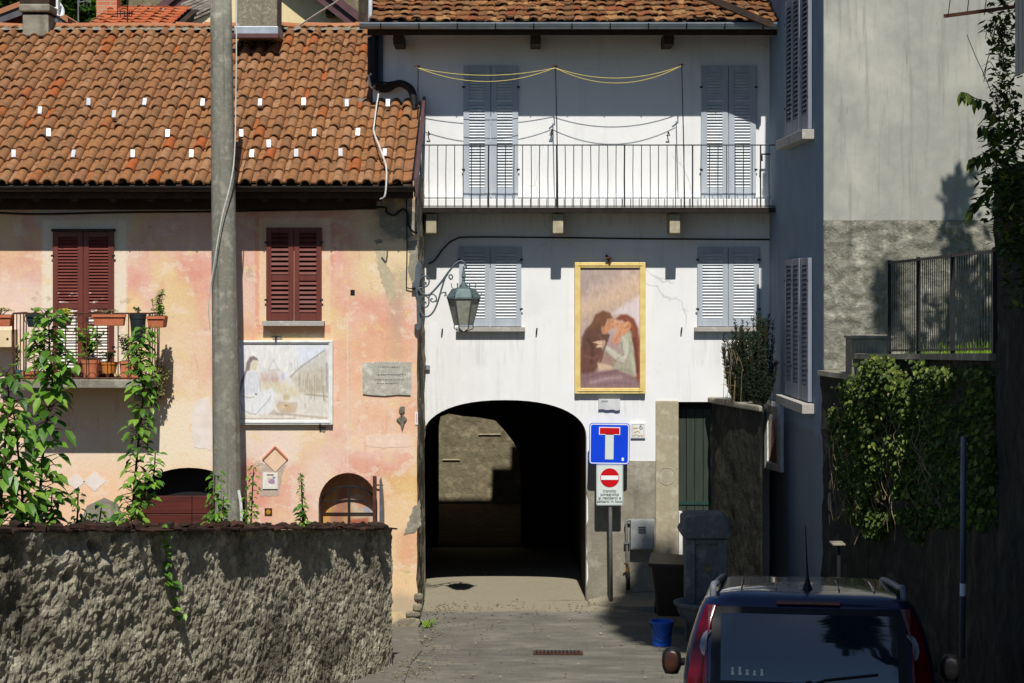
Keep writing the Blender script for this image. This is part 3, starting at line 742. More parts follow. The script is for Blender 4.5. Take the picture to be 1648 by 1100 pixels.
# odds and ends set into the wall
q = MB(); q.box(X(564,PD),X(571,PD),PD-.004,PD+.002,Z(475,PD),Z(466,PD)); q.build('vent_hole', DARKGAP, ph)
q = MB(); q.box(X(559,PD),X(560.6,PD),PD-.006,PD-.001,Z(761,PD),Z(516,PD)); q.build('white_conduit', CABLEW, ph)
DIAM = simple('white_diamond_limewash', C(226,214,204), C(214,200,188), 6, .9, .1, 60)
for (cx_,cy_,r_) in ((122,776,15),(152,776,18)):
    q = MB(); x_, z_, rr = X(cx_,PD), Z(cy_,PD), r_/F*PD
    q.prism([(x_-rr,z_),(x_,z_-rr*.9),(x_+rr,z_),(x_,z_+rr*.9)], PD-.004, PD-.001); q.build('painted_diamond', DIAM, ph)
q = MB(); x_, z_ = X(443,PD), Z(741,PD); rr = .165
q.prism([(x_-rr,z_),(x_,z_-rr),(x_+rr,z_),(x_,z_+rr)], PD-.012, PD-.001)
dm = q.build('diamond_niche', simple('pale_niche', C(226,196,164), C(214,180,150), 6,.9,.15,60), ph)
q = MB(); q.beam((x_-rr,PD-.018,z_+.01),(x_,PD-.018,z_+rr+.01),.02,.02,(0,1,0)); q.beam((x_,PD-.018,z_+rr+.01),(x_+rr,PD-.018,z_+.01),.02,.02,(0,1,0)); q.build('niche_moulding', simple('pink_moulding', C(206,130,100), None, 6,.9,.1), dm)
q = MB(); q.prism([(X(125,PD),Z(850,PD)),(X(205,PD),Z(850,PD)),(X(190,PD),Z(812,PD)),(X(168,PD),Z(802,PD)),(X(140,PD),Z(815,PD))], PD-.006, PD-.001); q.build('bare_cement_patch', CEMENT, ph)
q = MB(); q.box(X(426,PD),X(438,PD),PD-.008,PD-.001,Z(831,PD),Z(819,PD)); pl = q.build('small_tile', simple('dark_tile', C(70,46,34), None, 8,.5,.05), ph)
q = MB(); q.lathe([(0,0),(.032,.0),(.032,.006),(0,.008)], n=14, T=Matrix.Translation((X(432,PD),PD-.009,Z(825,PD))) @ Matrix.Rotation(R(90),4,'X')); q.build('tile_rosette', simple('ochre_rosette', C(190,136,40), None, 8,.5,.05), pl)
# iron balcony
BY = PD-.72
q = MB(); q.box(X(20,BY),X(243,BY),BY,PD-.003,Z(626,BY),Z(613,BY)); bs = q.build('balcony_slab', CEMENT, ph, bevel=.01)
for px in (40,205):
    q = MB(); q.prism([(X(px,BY),Z(626,BY)),(X(px,BY)+.14,Z(626,BY)),(X(px,BY)+.14,3.05),(X(px,BY),3.05)], PD-.3, PD-.003)
    q.build('balcony_bracket', CEMENT, bs, bevel=.01)
x0_, x1_ = X(20,BY), X(240,BY); zt_, zb_ = Z(504,BY), Z(610,BY); y_ = BY+.03
q = MB()
for z_ in (zt_, zb_): q.tube([(x0_,PD,z_),(x0_,y_,z_),(x1_,y_,z_),(x1_,PD,z_)], .011, 5)
rl = q.build('railing', RUST, ph)
n = 13
for k in range(n+1):
    xx = x0_+(x1_-x0_)*k/n; q = MB(); q.tube([(xx,y_,zb_),(xx,y_,zt_)], .0075 if 0<k<n else .016, 5); q.build('baluster', RUST, rl)
for xx in (x0_,x1_):
    for k in range(1,4): q = MB(); q.tube([(xx,y_+k*.18,zb_),(xx,y_+k*.18,zt_)], .0075, 5); q.build('baluster', RUST, rl)
for k in range(n):
    q = MB(); xa_, r_ = x0_+(x1_-x0_)*(k+.5)/n, (x1_-x0_)/n*.42
    q.tube([(xa_+r_*math.cos(math.pi*j/10), y_, zb_+.01+r_*1.1*math.sin(math.pi*j/10)) for j in range(11)], .005, 4); q.build('scroll', RUST, rl)
    if k in (1,6,7,8,9):
        q = MB(); q.tube([(xa_+r_*math.cos(2*math.pi*j/14), y_, zt_-.075+r_*math.sin(2*math.pi*j/14)) for j in range(15)], .005, 4); q.build('ring', RUST, rl)

# ================================================================== BEIGE HOUSE on the right
N0, F0 = Vector((3.822,22.9,0)), Vector((3.717,26.9,0))
RF = frame(F0, N0-F0)                  # x runs from the far corner towards the viewer
gh = thing('beige_house', (5.5,24,0), 'tall beige house with a grey shaded side and louvred shutters on the right', 'house')
b = MB(); b.slab([(N0.x,N0.y),(9,22.9),(9,26.9),(F0.x,F0.y)], -.3, 9.2); b.build('wall', SIDE, gh)
b = MB(); b.box(N0.x+.004,9,22.875,22.897,5.40,9.2); b.build('plaster_front', HOUSEFRONT, gh)
b = MB(); b.grid(150, 70, lambda u,v: (N0.x+.004+(9-N0.x)*u, 22.86-.0+.03*noise.noise(Vector((u*40,v*24,0)))-.012*noise.noise(Vector((u*130,v*70,3))), 2.9+2.498*v)); b.build('render_front', RENDER, gh, smooth=True)
b = MB(); b.slab([(N0.x-.45,22.4),(9.4,22.4),(9.4,27.3),(F0.x-.45,27.3)], 8.24, 8.4); b.build('roof', WOODDARK, gh) if False else None
b = MB(); b.slab([(N0.x-.02,22.84),(9.1,22.84),(9.1,26.9),(F0.x-.02,26.9)], 9.202, 9.30); b.build('roof', OLDTILE, gh)
b = MB(); b.beam((X(1120,26.0),26.0,Z(-12,26.0)), (X(1236,26.0)+.06,26.0,Z(40,26.0)), .10, .09); b.build('eave_strut', WOODDARK, gh)
def side_x(px):   # distance along the side wall that shows at px
    d = (3.822+.02575*22.9)/((px-CX)/F+.02575); return (Vector((X(px,d),d,0))-F0).length
SHUT_SIDE = simple('sun_bleached_shutter', C(132,136,146), C(116,120,132), 8, .6, .15, 80, stretch=(1,1,.2))
for (z0, z1, ex) in ((3.11,4.95,0),(6.58,8.42,0)):
    xa_, xb_ = side_x(1270), side_x(1308); wd = (xb_-xa_)/3
    gh['_mid'] = (xa_+xb_)/2
    for k in range(3): shutter_leaf(gh, RF, xa_+wd*k+.004, xa_+wd*(k+1)-.004, z0, z1, SHUT_SIDE, SHUT_SIDE, stile=.10, pitch=.062, bot=.20, top=.09, out=.06+.012*(k%2), slat_th=.011)
    del gh['_mid']
    q = MB(RF); q.box(xa_-.14, xb_+.14, -.16, -.004, z0-.14, z0-.015); q.build('window_sill', SILL, gh, bevel=.008)
q = MB(RF); xx = side_x(1240); q.tube([(xx,-.0,6.48),(xx,-.12,6.48),(xx,-.12,6.38)], .014, 5); q.build('wall_hook', IRON, gh)
# ragged repairs and scars in the pink plaster, each a thin skin of its own
def ragged(name, pts, mat, parent, th=.006, seed=1, amp=2.2, d=PD):
    rg_ = random.Random(seed); out = []
    n = len(pts)
    for i in range(n):
        a, c = Vector(pts[i]), Vector(pts[(i+1)%n]); m = max(2, int((c-a).length/3))
        for k in range(m):
            q = a.lerp(c, k/m); out.append((X(q.x+rg_.uniform(-amp,amp),d), Z(q.y+rg_.uniform(-amp,amp),d)))
    q = MB(); q.prism(out, d-th, d-.001); return q.build(name, mat, parent)
GREYPATCH = M_rough('old_cement_patch', C(160,154,136), C(132,126,110), C(176,168,150), 7, C(96,92,80), .5, .6, 26, .015)
ragged('cement_patch', [(612,341),(640,338),(668,342),(672,372),(655,386),(630,380),(610,362)], GREYPATCH, ph, .008, 1, 1.6)
ragged('cement_patch', [(654,388),(672,386),(674,452),(662,456),(656,430),(660,410)], GREYPATCH, ph, .008, 2, 1.2)
ragged('cement_patch', [(604,400),(618,402),(622,428),(634,440),(636,470),(628,490),(620,466),(612,446),(606,424)], M_rough('greyish_stain_patch', C(196,180,146), C(178,164,136), C(206,192,158), 7, C(140,130,108), .5, .3, 26, .01), ph, .003, 3, 2.0)
ragged('cement_patch', [(664,820),(676,806),(677,846),(668,858),(650,862),(654,850)], GREYPATCH, ph, .008, 4, 1.2)
ragged('plaster_scar', [(600,386),(612,384),(616,390),(606,393)], GREYPATCH, ph, .004, 5, .8)
ragged('plaster_scar', [(436,541),(452,540),(455,546),(440,547)], GREYPATCH, ph, .004, 6, .8)
ragged('plaster_scar', [(512,689),(526,688),(524,697),(515,696)], GREYPATCH, ph, .004, 7, .8)
ragged('lime_patch', [(312,648),(338,640),(345,700),(340,725),(314,722),(306,690)], DIAM, ph, .003, 8, 1.6)
ragged('lime_patch', [(588,702),(640,699),(662,703),(660,720),(610,722),(588,718)], M_rough('pale_lime_patch', C(230,204,184), C(222,192,170), C(234,212,194), 9, C(214,176,150), .4, .2, 30, .006), ph, .003, 9, 1.2)
ragged('grey_patch', [(414,746),(420,770),(419,800),(448,800),(456,760),(462,742),(452,748),(443,757),(432,748)], M_rough('pinkish_grey_patch', C(190,172,154), C(176,158,142), C(200,184,166), 9, C(150,136,120), .4, .2, 30, .006), ph, .003, 10, 1.2)
cbx = thing('cream_wall_box', P(5,560,PD-.2), 'cream box with a round hole fixed to the pink wall at the far left edge', 'box')
q = MB(); q.box(X(-22,PD-.3),X(19,PD-.3),PD-.32,PD-.001,Z(560,PD-.3),Z(530,PD-.3)); cb_ = q.build('body', simple('cream_box_paint', C(226,206,170), C(212,190,152), 7, .7, .1, 50), cbx, bevel=.006)
q = MB(); q.lathe([(0,0),(.016,0),(.016,.004),(0,.004)], n=14, T=Matrix.Translation((X(12,PD-.32),PD-.3215,Z(545,PD-.32))) @ Matrix.Rotation(R(90),4,'X')); q.build('round_hole', DARKGAP, cb_)
# ================================================================== ground
def road_z(d):
    if d >= 30.0: return -.085*(d-30)
    if d >= 25.0: return 0.0
    t = 25.0-d
    return .096*(t-1.0)+.048*0 if t > 2 else .024*t*t
def sheet(name, xs, ds, zf, mat, dz=0.0, jit=0):
    b = MB(); nx, nd = len(xs), len(ds)
    vs = [(x, d, zf(d)+dz+(noise.noise(Vector((x*.6,d*.6,2)))*jit)) for d in ds for x in xs]
    b.add(vs, [(j*nx+i, j*nx+i+1, (j+1)*nx+i+1, (j+1)*nx+i) for j in range(nd-1) for i in range(nx-1)])
    return tag(b.build(name, mat, smooth=True), kind='structure')
xs = [-6+.4*k for k in range(31)]; ds = [-14+1.0*k for k in range(32)]+[18.2+.3*k for k in range(60)]+[36.5,38,40,42,45,48]
sheet('road', xs, ds, road_z, ASPHALT, 0, .012)
b = MB(); b.add([(-400,-300,-.6),(400,-300,-.6),(400,600,-.6),(-400,600,-.6)], [(0,1,2,3)]); tag(b.build('ground', SOIL), kind='structure')
b = MB(); b.add([(-60,-60,-.4),(60,-60,-.4),(60,-8,1.9),(-60,-8,1.9)], [(0,1,2,3)]); tag(b.build('ground', PAVE), kind='structure')
# lighter strip of pavement at the foot of the pink house
b = MB()
po = [(-2.2,25.0),(PR-.0,25.0),(-1.20,24.1),(-1.10,22.8),(-1.16,21.3),(-1.12,19.0),(-2.2,19.0)]
b.add([(x,d,road_z(d)+.02) for x,d in po]+[(x,d,road_z(d)-.05) for x,d in po], [tuple(range(7))]+[(i,(i+1)%7,7+(i+1)%7,7+i) for i in range(7)])
tag(b.build('pavement', PAVE), kind='structure')
b = MB()
vs = [(1.10,26.72,.012),(1.30,26.60,.016),(1.75,26.2,.06),(2.4,25.9,.12),(3.3,25.4,.16),(3.3,26.98,.20),(2.4,26.98,.17),(1.6,26.98,.12),(1.1,26.98,.03)]
b.add(vs+[(x,y,-.1) for x,y,z in vs], [tuple(range(9))]+[(i,(i+1)%9,9+(i+1)%9,9+i) for i in range(9)])
tag(b.build('pavement', ASPHALT), kind='structure')
# iron gutter grating in the road
def on_road(px, py):
    lo, hi = 14.0, 34.0
    for _ in range(40):
        m = (lo+hi)/2
        if H-(py-YH)/F*m > road_z(m): lo = m
        else: hi = m
    return P(px,py,lo)
p = on_road(898,1054)
g = thing('drain_grating', p, 'rusty iron grating let into the road in front of the archway', 'drain grating')
b = MB(); b.box(p.x-.30,p.x+.30,p.y-.10,p.y+.10,p.z+.014,p.z+.024); b.build('frame', RUST, g)
b = MB()
for k in range(12): b.box(p.x-.27+.046*k,p.x-.245+.046*k,p.y-.08,p.y+.08,p.z+.0245,p.z+.034)
b.build('bars', IRON, g)

# ================================================================== left garden wall
U0, UD = Vector((-4.26,7.55)), Vector((.2110,.9775)); WL = 13.78
def gtop(d): return H-.1317*d
gw = thing('garden_wall', (-2.8,15,0), 'crumbling grey plastered garden wall with a red tile coping at bottom left', 'wall')
nrm = Vector((UD.y,-UD.x))
b = MB()
def wallpt(u, v):
    s = u*WL; c = U0+UD*s; zt = gtop(c.y)-.05; z = zt-3.0*(1-v)
    q = Vector((s*1.0, z*1.0, 0))
    left = max(0, min(1, (9.3-s)/3.0))
    big = noise.fractal(Vector((s*1.3,z*3.0,1)),.75,2.2,6)
    streak = noise.fractal(Vector((s*3.0,z*2.0,7)),.8,2.2,5)
    fine = noise.fractal(Vector((s*13,z*16,3)),.8,2.2,4)
    br = noise.fractal(Vector((s*7.0,z*6.0,17)),.7,2.2,4)
    dsp = .034*big*(.25+.8*left)+.008*streak*(1-left)+.012*br+.012*fine
    pit = noise.noise(Vector((s*4.6,z*5.6,11)))
    if pit > .52: dsp -= (pit-.52)*.22*(.35+left)
    p_ = c+nrm*dsp
    if u > .985: pass
    return (p_.x, p_.y, z)
b.grid(900, 210, wallpt); b.build('wall_face', FOREWALL, gw, smooth=False)
e = U0+UD*WL
b = MB(); b.slab([(e.x-.045,e.y-.03),(e.x-.30,e.y+.05),(e.x-.9,e.y+3.97),(e.x-.55,e.y+3.97)], -.5, .95)
b.slab([(e.x-.045,e.y-.03),(e.x-.34,e.y-.03),(e.x-.34,e.y-.3),(e.x-.10,e.y-.3)], -.5, gtop(e.y)-.06)
s0 = U0-Vector((.05,0))-nrm*.03; b.slab([(U0.x-.06,U0.y),(e.x-.06,e.y),(e.x-.32,e.y+.03),(U0.x-.32,U0.y)], -.5, .2)
nb_ = 30
for k in range(nb_):
    a, c = U0+UD*(WL*k/nb_), U0+UD*(WL*(k+1)/nb_)
    b.add([(q.x+ox,q.y,z) for q in (a,c) for ox in (-.34,-.07) for z in (-.2,gtop(q.y)-.06)], MB.BF)
b.build('wall_core', CEMENT, gw)
b = MB(); s = -.1; rg = random.Random(21)
while s < WL-.05:
    L_ = rg.uniform(.08,.40); s1 = min(s+L_, WL+.01); a = U0+UD*s; c = U0+UD*s1
    far = min(1,max(0,(s-5.8)/1.4)); oh = (rg.uniform(.02,.045)*(1-far)+rg.uniform(.05,.10)*far)*(1.6 if rg.random()<.2*far else 1); th = rg.uniform(.014,.036)
    da, dc = rg.uniform(-.012,.016), rg.uniform(-.012,.016)
    vs = []
    for q, dz, k in ((a,da,rg.uniform(.75,1.1)),(c,dc,rg.uniform(.75,1.1))):
        for o in (-.36, oh*k):
            w_ = q+nrm*o
            for t_ in (0,th): vs.append((w_.x,w_.y,gtop(q.y)-.055+dz+t_+(.012 if o < 0 else 0)))
    b.add(vs, MB.BF); s = s1-rg.uniform(-.012,.03)
b.build('coping', COPING, gw, bevel=.008)
b = MB()
for k in range(240):      # crumbs, moss tufts and broken tile bits on the coping
    s_ = rg.uniform(0,WL); q = U0+UD*s_+nrm*rg.uniform(-.2,.05); z_ = gtop(q.y)-.012+rg.uniform(-.01,.015); r_ = rg.uniform(.012,.04)
    b.rbox((q.x,q.y,z_), (r_*2,r_*1.6,r_*1.0), (rg.uniform(-.5,.5),rg.uniform(-.5,.5),rg.uniform(0,3)))
b.build('coping_rubble', COPING, gw)
b = MB()
q = [(-14,7.5)]+[((U0+UD*(WL*k/10)).x-.2,(U0+UD*(WL*k/10)).y) for k in range(11)]+[(e.x-.8,24.98),(-14,24.98)]
gz = lambda d: gtop(d)-.35
b.add([(x,d,gz(d)) for x,d in q], [tuple(range(len(q)))]); tag(b.build('garden_ground', SOIL), kind='structure')

# ================================================================== right hand walls and terrace
def ztop_r(d): return 3.50 if d > 21.6 else 3.78+(20.9-d)*.041
PW = [Vector((3.80,22.84)), Vector((4.40,19.8)), Vector((3.90,15.0))]
rw = thing('ivy_wall', (4.2,19,0), 'dark stone retaining wall along the right of the street carrying a terrace', 'wall')
def poly_at(P_, t):
    seg = [(b_-a_).length for a_, b_ in zip(P_[:-1],P_[1:])]; L_ = sum(seg)*t
    for (a_, b_), l_ in zip(zip(P_[:-1],P_[1:]), seg):
        if L_ <= l_+1e-6: return a_+(b_-a_)*(L_/l_)
        L_ -= l_
    return P_[-1]
b = MB()
def rwall(u, v):
    c = poly_at(PW, u); z = -.2+(ztop_r(c.y)+.2)*v
    n = .05*noise.fractal(Vector((c.y*1.5,z*1.8,5)),.9,2.1,5)
    return (c.x-n, c.y-.03*n, z)
b.grid(200, 90, rwall); b.build('wall_face', SHADESTONE, rw)
b = MB()
for t0 in np.linspace(0,1,41)[:-1]:
    a, c = poly_at(PW,t0), poly_at(PW,t0+.025)
    za, zc = ztop_r(a.y), ztop_r(c.y)
    if (a.y > 21.6) != (c.y > 21.6): za = zc
    b.add([(a.x-.06,a.y,za-.01),(a.x+.28,a.y,za-.01),(c.x+.28,c.y,zc-.01),(c.x-.06,c.y,zc-.01),(a.x-.06,a.y,za+.05),(a.x+.28,a.y,za+.05),(c.x+.28,c.y,zc+.05),(c.x-.06,c.y,zc+.05)],
          [(0,1,2,3),(4,5,6,7),(0,1,5,4),(1,2,6,5),(2,3,7,6),(3,0,4,7)])
b.build('coping', CEMENT, rw)
b = MB(); rg = random.Random(8)     # the squared stones of the wall's end, beside the house corner
for k in range(11):
    z1 = 3.44-k*.27+rg.uniform(-.02,.02); z0 = z1-.24
    wd = rg.uniform(.10,.17); b.box(3.85,3.85+wd,22.62+rg.uniform(-.02,.02),22.86,z0,z1)
b.build('quoin_stone', BRICKSTONE, rw, bevel=.02)
b = MB(); q = [(PW[0].x+.2,22.84),(PW[1].x+.2,19.8),(PW[2].x+.2,15.0),(3.9,11),(14,11),(14,22.84)]
b.add([(x,d,(3.42 if d > 21 else 3.78+(20.9-d)*.041-.05)) for x,d in q], [tuple(range(6))]); tag(b.build('terrace_ground', GRASSBASE), kind='structure')
# blades of grass on the terrace
rg = random.Random(5); b = MB()
for k in range(5200):
    d = rg.uniform(15.2,21.8); x = 3.98+(.5*(d-15)/4.8 if d < 19.8 else .5-.3*(d-19.8)/2)+rg.uniform(.12,1.9)
    z = 3.66+(20.9-d)*.041 if d < 21 else 3.55; h = rg.uniform(.10,.34); a = rg.uniform(0,6.28); w_ = rg.uniform(.006,.012); lx, ly = rg.uniform(-.09,.09), rg.uniform(-.09,.09)
    b.add([(x-w_*math.cos(a),d-w_*math.sin(a),z),(x+w_*math.cos(a),d+w_*math.sin(a),z),(x+lx,d+ly,z+h)], [(0,1,2)])
GRASSBL = island('grass_blade', [(0,C(92,124,34)),(.5,C(118,150,44)),(1,C(146,166,72))], .6, 0, trans=.25)
tag(b.build('grass', GRASSBL, normals=False), 'unmown grass growing on the terrace behind the iron fence', 'grass', kind='stuff')
# metal fence on the wall
fc = thing('metal_fence', (4.3,17.5,3.8), 'black metal bar fence on top of the ivy covered wall', 'fence')
FP = []
for px in (1431,1478,1533,1601):
    lo, hi = 0.0, 1.0
    for _ in range(40):
        m = (lo+hi)/2; c = poly_at(PW,m)
        if CX+F*(c.x+.10)/c.y < px: lo = m
        else: hi = m
    c = poly_at(PW,lo); FP.append(Vector((c.x+.10,c.y,0)))
for a, c in zip(FP[:-1],FP[1:]):
    za0, zc0 = ztop_r(a.y)+.07, ztop_r(c.y)+.07; za1 = Z(420-(1431-(CX+F*a.x/a.y))*(-.118) ,a.y); zc1 = Z(420-((CX+F*c.x/c.y)-1431)*.118, c.y)
    za1 = Z(420-((CX+F*a.x/a.y)-1431)*.118, a.y)
    r = MB(); r.beam((a.x,a.y,za0+.02),(c.x,c.y,zc0+.02),.03,.02); r.beam((a.x,a.y,za1-.02),(c.x,c.y,zc1-.02),.03,.025); r.build('rail', IRON, fc)
    n = 16; r = MB()
    for k in range(1,n):
        t = k/n; q = a.lerp(c,t); r.box(q.x-.004,q.x+.004,q.y-.004,q.y+.004,za0+(zc0-za0)*t,za1+(zc1-za1)*t)
    r.build('bar_panel', IRON, fc)
for q in FP:
    zz0, zz1 = ztop_r(q.y)+.02, Z(420-((CX+F*q.x/q.y)-1431)*.118, q.y); r = MB(); r.box(q.x-.02,q.x+.02,q.y-.02,q.y+.02,zz0,zz1+.01); r.build('post', IRON, fc)
# concrete box on the terrace edge
d = 21.7
bx = thing('concrete_cabinet', P(1400,605,d), 'grey concrete cabinet standing on the wall ledge beside the metal fence', 'utility cabinet')
b = MB(); b.box(X(1371,d),X(1436,d),d,d+.42,3.52,Z(545,d)); b.build('body', CEMENT, bx, bevel=.012)
b = MB(); b.box(X(1369,d),X(1438,d),d-.02,d+.44,Z(545,d)+.001,Z(540,d)); b.build('lid', CEMENT, bx, bevel=.008)
b = MB()
for k in range(9): b.box(X(1375,d)+.045*k,X(1375,d)+.045*k+.008,d-.006,d-.001,3.6,Z(552,d))
b.build('ribs', STONE, bx)
# tall dark wall at the right edge
tw = thing('tall_stone_wall', (3.8,11,0), 'tall dark overgrown stone wall at the right edge of the photo', 'wall')
PT = [Vector((3.90,14.98)), Vector((3.72,12.6)), Vector((3.5,9.6))]
b = MB()
def twall(u, v):
    c = poly_at(PT, u); z = .2+(5.55-.2)*v; n = .05*noise.fractal(Vector((c.y*1.7,z*1.5,15)),.9,2.1,5)
    return (c.x-n-.02, c.y, z)
b.grid(110, 110, twall); b.slab([(3.93,14.98),(3.75,12.6),(3.54,9.6),(4.15,9.6),(4.15,14.98)], .2, 5.54); b.build('wall_face', SHADESTONE, tw)
# planter wall by the green door
V0, V1, V2 = Vector((2.872,26.96)), Vector((X(1227,25.1),25.1)), Vector((X(1227.5,26.9),26.9))
pw_ = thing('planter_wall', (3.2,25.5,0), 'dark streaked stone planter wall between the green door and the beige house', 'wall')
b = MB()
def pwall(u, v):
    c = V0.lerp(V1,u); z = -.1+(2.88+.12*u+.1)*v; n = .022*noise.fractal(Vector((c.y*2,z*1.6,25)),.9,2.1,5)*(1 if u < .98 else 0)
    return (c.x-n, c.y, z)
b.grid(90, 80, pwall); b.slab([(V0.x+.03,V0.y),(V1.x+.015,V1.y+.02),(V2.x,V2.y)], -.1, 2.86); b.build('wall_face', SHADESTONE, pw_)
b = MB(); b.slab([(V0.x-.05,V0.y),(V1.x-.05,V1.y-.06),(V1.x-.005,V1.y-.05),(V1.x+.02,V1.y+.4),(V0.x+.26,V0.y)], 2.88, 2.96); b.build('coping', CEMENT, pw_, bevel=.02)

# ================================================================== things in the street
# concrete pole
d = 24.1; x0_, x1_ = X(361.5,d), X(366.5,d)
cp = thing('utility_pole', (X(366.5,d),d,gz(d)), 'thick grey concrete pole rising in front of the pink house', 'pole')
def rad(py): return (17.0+6.5*min(1,max(0,py/845.0)))/F*d
b = MB(); b.tube([(X(355.5+(11*py/845.0),d),d,Z(py,d)) for py in (-28,60,200,500,845)]+[(X(367,d),d,gz(d)-.3)], [rad(-28),rad(60),rad(200),rad(500),rad(845),rad(860)], 32); b.build('shaft', CONCRETE, cp, smooth=True)
b = MB(); b.tube(spline([P(381,-24,d-.1),P(380,120,d-.14),P(378,235,d-.17),P(372,290,d-.22),P(357,350,d-.26),P(346,415,d-.24),P(338,470,d-.14),P(336,500,d-.08),P(338,530,d-.02)],8), .0075, 5); b.tube(spline([P(384,790,d-.1),P(388,815,d-.12),P(389,845,d-.12),P(389,870,d-.1)],6), .02, 6); b.build('white_cable', CABLEW, cp)

# wall lamp on the corner of the pink house
LDp = 24.86; LS = 130/1100/F*LDp
def LP(cx, cy, y=0): 
    q = P(655+cx*130/1100, 410+cy*130/1100, LDp); return Vector((q.x, LDp+y, q.z))
lamp = thing('wall_lantern', LP(150,500), 'old hexagonal street lantern on a scrolled iron bracket beside the archway', 'street lamp')
b = MB(); o = [(110,180),(150,60),(195,130),(200,240),(175,330),(160,430),(170,500),(185,640),(180,760),(195,900),(185,970),(150,1030),(110,990),(95,950),(140,930),(130,700),(125,500),(110,440),(60,440),(75,380),(105,330)]
b.prism([(LP(x,y).x,LP(x,y).z) for x,y in o], LDp+.04, LDp+.13); b.build('wall_strip', IRONGREY, lamp)
b = MB()
def sc(pts, r=.0115, y=0): b.tube(spline([LP(x,y_,y) for x,y_ in pts],8), r, 6)
sc([(155,450),(200,520),(270,545),(330,520),(450,390),(560,240),(650,130),(720,82),(775,98),(803,150),(803,190)], .0155)
sc([(600,320),(580,320),(572,295),(595,265),(620,290),(612,325),(585,335)], .010)
sc([(560,255),(520,310),(480,430),(440,570),(400,690),(350,785),(280,838),(210,815),(178,750)], .0135)
sc([(160,450),(230,440),(285,410),(302,355),(280,305),(235,285),(195,305),(180,340)], .011)
sc([(230,440),(216,400),(230,372),(258,380),(255,405)], .012)
sc([(330,520),(300,570),(300,640),(285,690),(250,712),(220,690),(222,645),(250,640),(262,662)], .011)
sc([(180,590),(235,555),(285,580),(298,620)], .010); sc([(300,560),(345,532),(392,565),(402,610),(395,640)], .010)
sc([(395,620),(360,640),(325,625),(330,595),(355,600)], .010)
sc([(470,520),(510,510),(530,540),(505,560)], .010)
b.build('bracket', IRONGREY, lamp, smooth=True)
cxL = LP(772,0).x; HX = [math.radians(60*k) for k in range(6)]
def hexring(r, cy, sq=.95): z = LP(0,cy).z; return [(cxL+r*LS*math.cos(a), LDp+r*LS*math.sin(a)*sq, z) for a in HX]
def hexloft(b, rings, cap=True):
    vs = [v for r_ in rings for v in r_]; fs = []
    for i in range(len(rings)-1):
        for k in range(6): fs.append((i*6+k,i*6+(k+1)%6,(i+1)*6+(k+1)%6,(i+1)*6+k))
    if cap: fs += [tuple(range(6)), tuple(range(len(vs)-1,len(vs)-7,-1))]
    b.add(vs, fs)
b = MB(); hexloft(b, [hexring(235,592),hexring(232,570),hexring(160,458),hexring(60,440),hexring(52,400)])
b.lathe([(.0,0),(.036,0),(.03,.02),(.018,.04),(.024,.06),(.018,.08),(.03,.10),(.024,.14),(.012,.2),(.012,.24)], (cxL+.0,LDp,LP(0,400).z), 12); b.build('lantern_roof', VERDIGRIS, lamp)
for a in HX:
    for r_, cy in ((225,560),(150,450)):
        b = MB(); p_ = Vector((cxL+r_*LS*math.cos(a), LDp+r_*LS*math.sin(a), LP(0,cy).z)); q_ = Vector((math.cos(a),math.sin(a),0))*LS
        b.tube([p_, p_+q_*18+Vector((0,0,.02)), p_+q_*12+Vector((0,0,.05)), p_+q_*26+Vector((0,0,.062))], .006, 5); b.build('finial', VERDIGRIS, lamp)
LGLASS = simple('dusty_lantern_glass', C(150,150,136), C(126,124,110), 20, .35, .1, 30, spec=.6)
b = MB(); hexloft(b, [hexring(214,592),hexring(124,945)]); b.build('glass', LGLASS, lamp)
b = MB()
for k in range(6):
    p0, p1 = Vector(hexring(218,590)[k]), Vector(hexring(126,948)[k]); b.tube([p0,p1], .0085, 5)
    q0, q1 = Vector(hexring(126,948)[k]), Vector(hexring(126,948)[(k+1)%6]); b.tube([q0,q1], .008, 5)
    b.tube(spline([p1, p1+Vector((0,0,-.05)), Vector((cxL+(p1.x-cxL)*.55, LDp+(p1.y-LDp)*.55, LP(0,1025).z)), Vector((cxL+(p1.x-cxL)*.1, LDp+(p1.y-LDp)*.1, LP(0,1050).z))],5), .007, 5)
b.build('glazing_bars', IRONGREY, lamp)

# road signs on one post
d = 26.70; sp = thing('sign_post', P(983,957,d), 'metal post carrying a blue dead end sign above a white no entry sign', 'road signs')
sp.location.z = .10
b = MB(); b.tube([(X(983.5,d),d,.08),(X(981,d),d,Z(690,d))], .027, 14); b.build('post', PIPE, sp, smooth=True)
def rrect(x0,x1,z0,z1,r,n=5):
    out = []
    for (cx_,cz_,a0) in ((x1-r,z1-r,0),(x0+r,z1-r,90),(x0+r,z0+r,180),(x1-r,z0+r,270)):
        for k in range(n+1): a = R(a0+90*k/n); out.append((cx_+r*math.cos(a),cz_+r*math.sin(a)))
    return out
SM = frame((X(980.5,d),d-.045,Z(715,d)),(1,0,0)) @ Matrix.Rotation(R(.8),4,'Y'); u = 1/F*d
q = MB(SM); q.prism(rrect(-32.5*u,32.5*u,-33*u,33*u,5*u), 0, .02); bl = q.build('dead_end_sign', SIGNBLUE, sp)
def outline(M, o, wd, y, name, mat, par):
    b_ = MB(M); n = len(o); c = (sum(p_[0] for p_ in o)/n, sum(p_[1] for p_ in o)/n)
    inn = []
    for i in range(n):
        a_, p_, c_ = Vector(o[i-1]), Vector(o[i]), Vector(o[(i+1)%n]); t_ = (c_-a_).normalized(); nn = Vector((-t_.y,t_.x)); inn.append(p_+nn*wd)
    b_.add([(x_,y,z_) for x_,z_ in o]+[(v_.x,y,v_.y) for v_ in inn], [(i,(i+1)%n,n+(i+1)%n,n+i) for i in range(n)])
    return b_.build(name, mat, par)
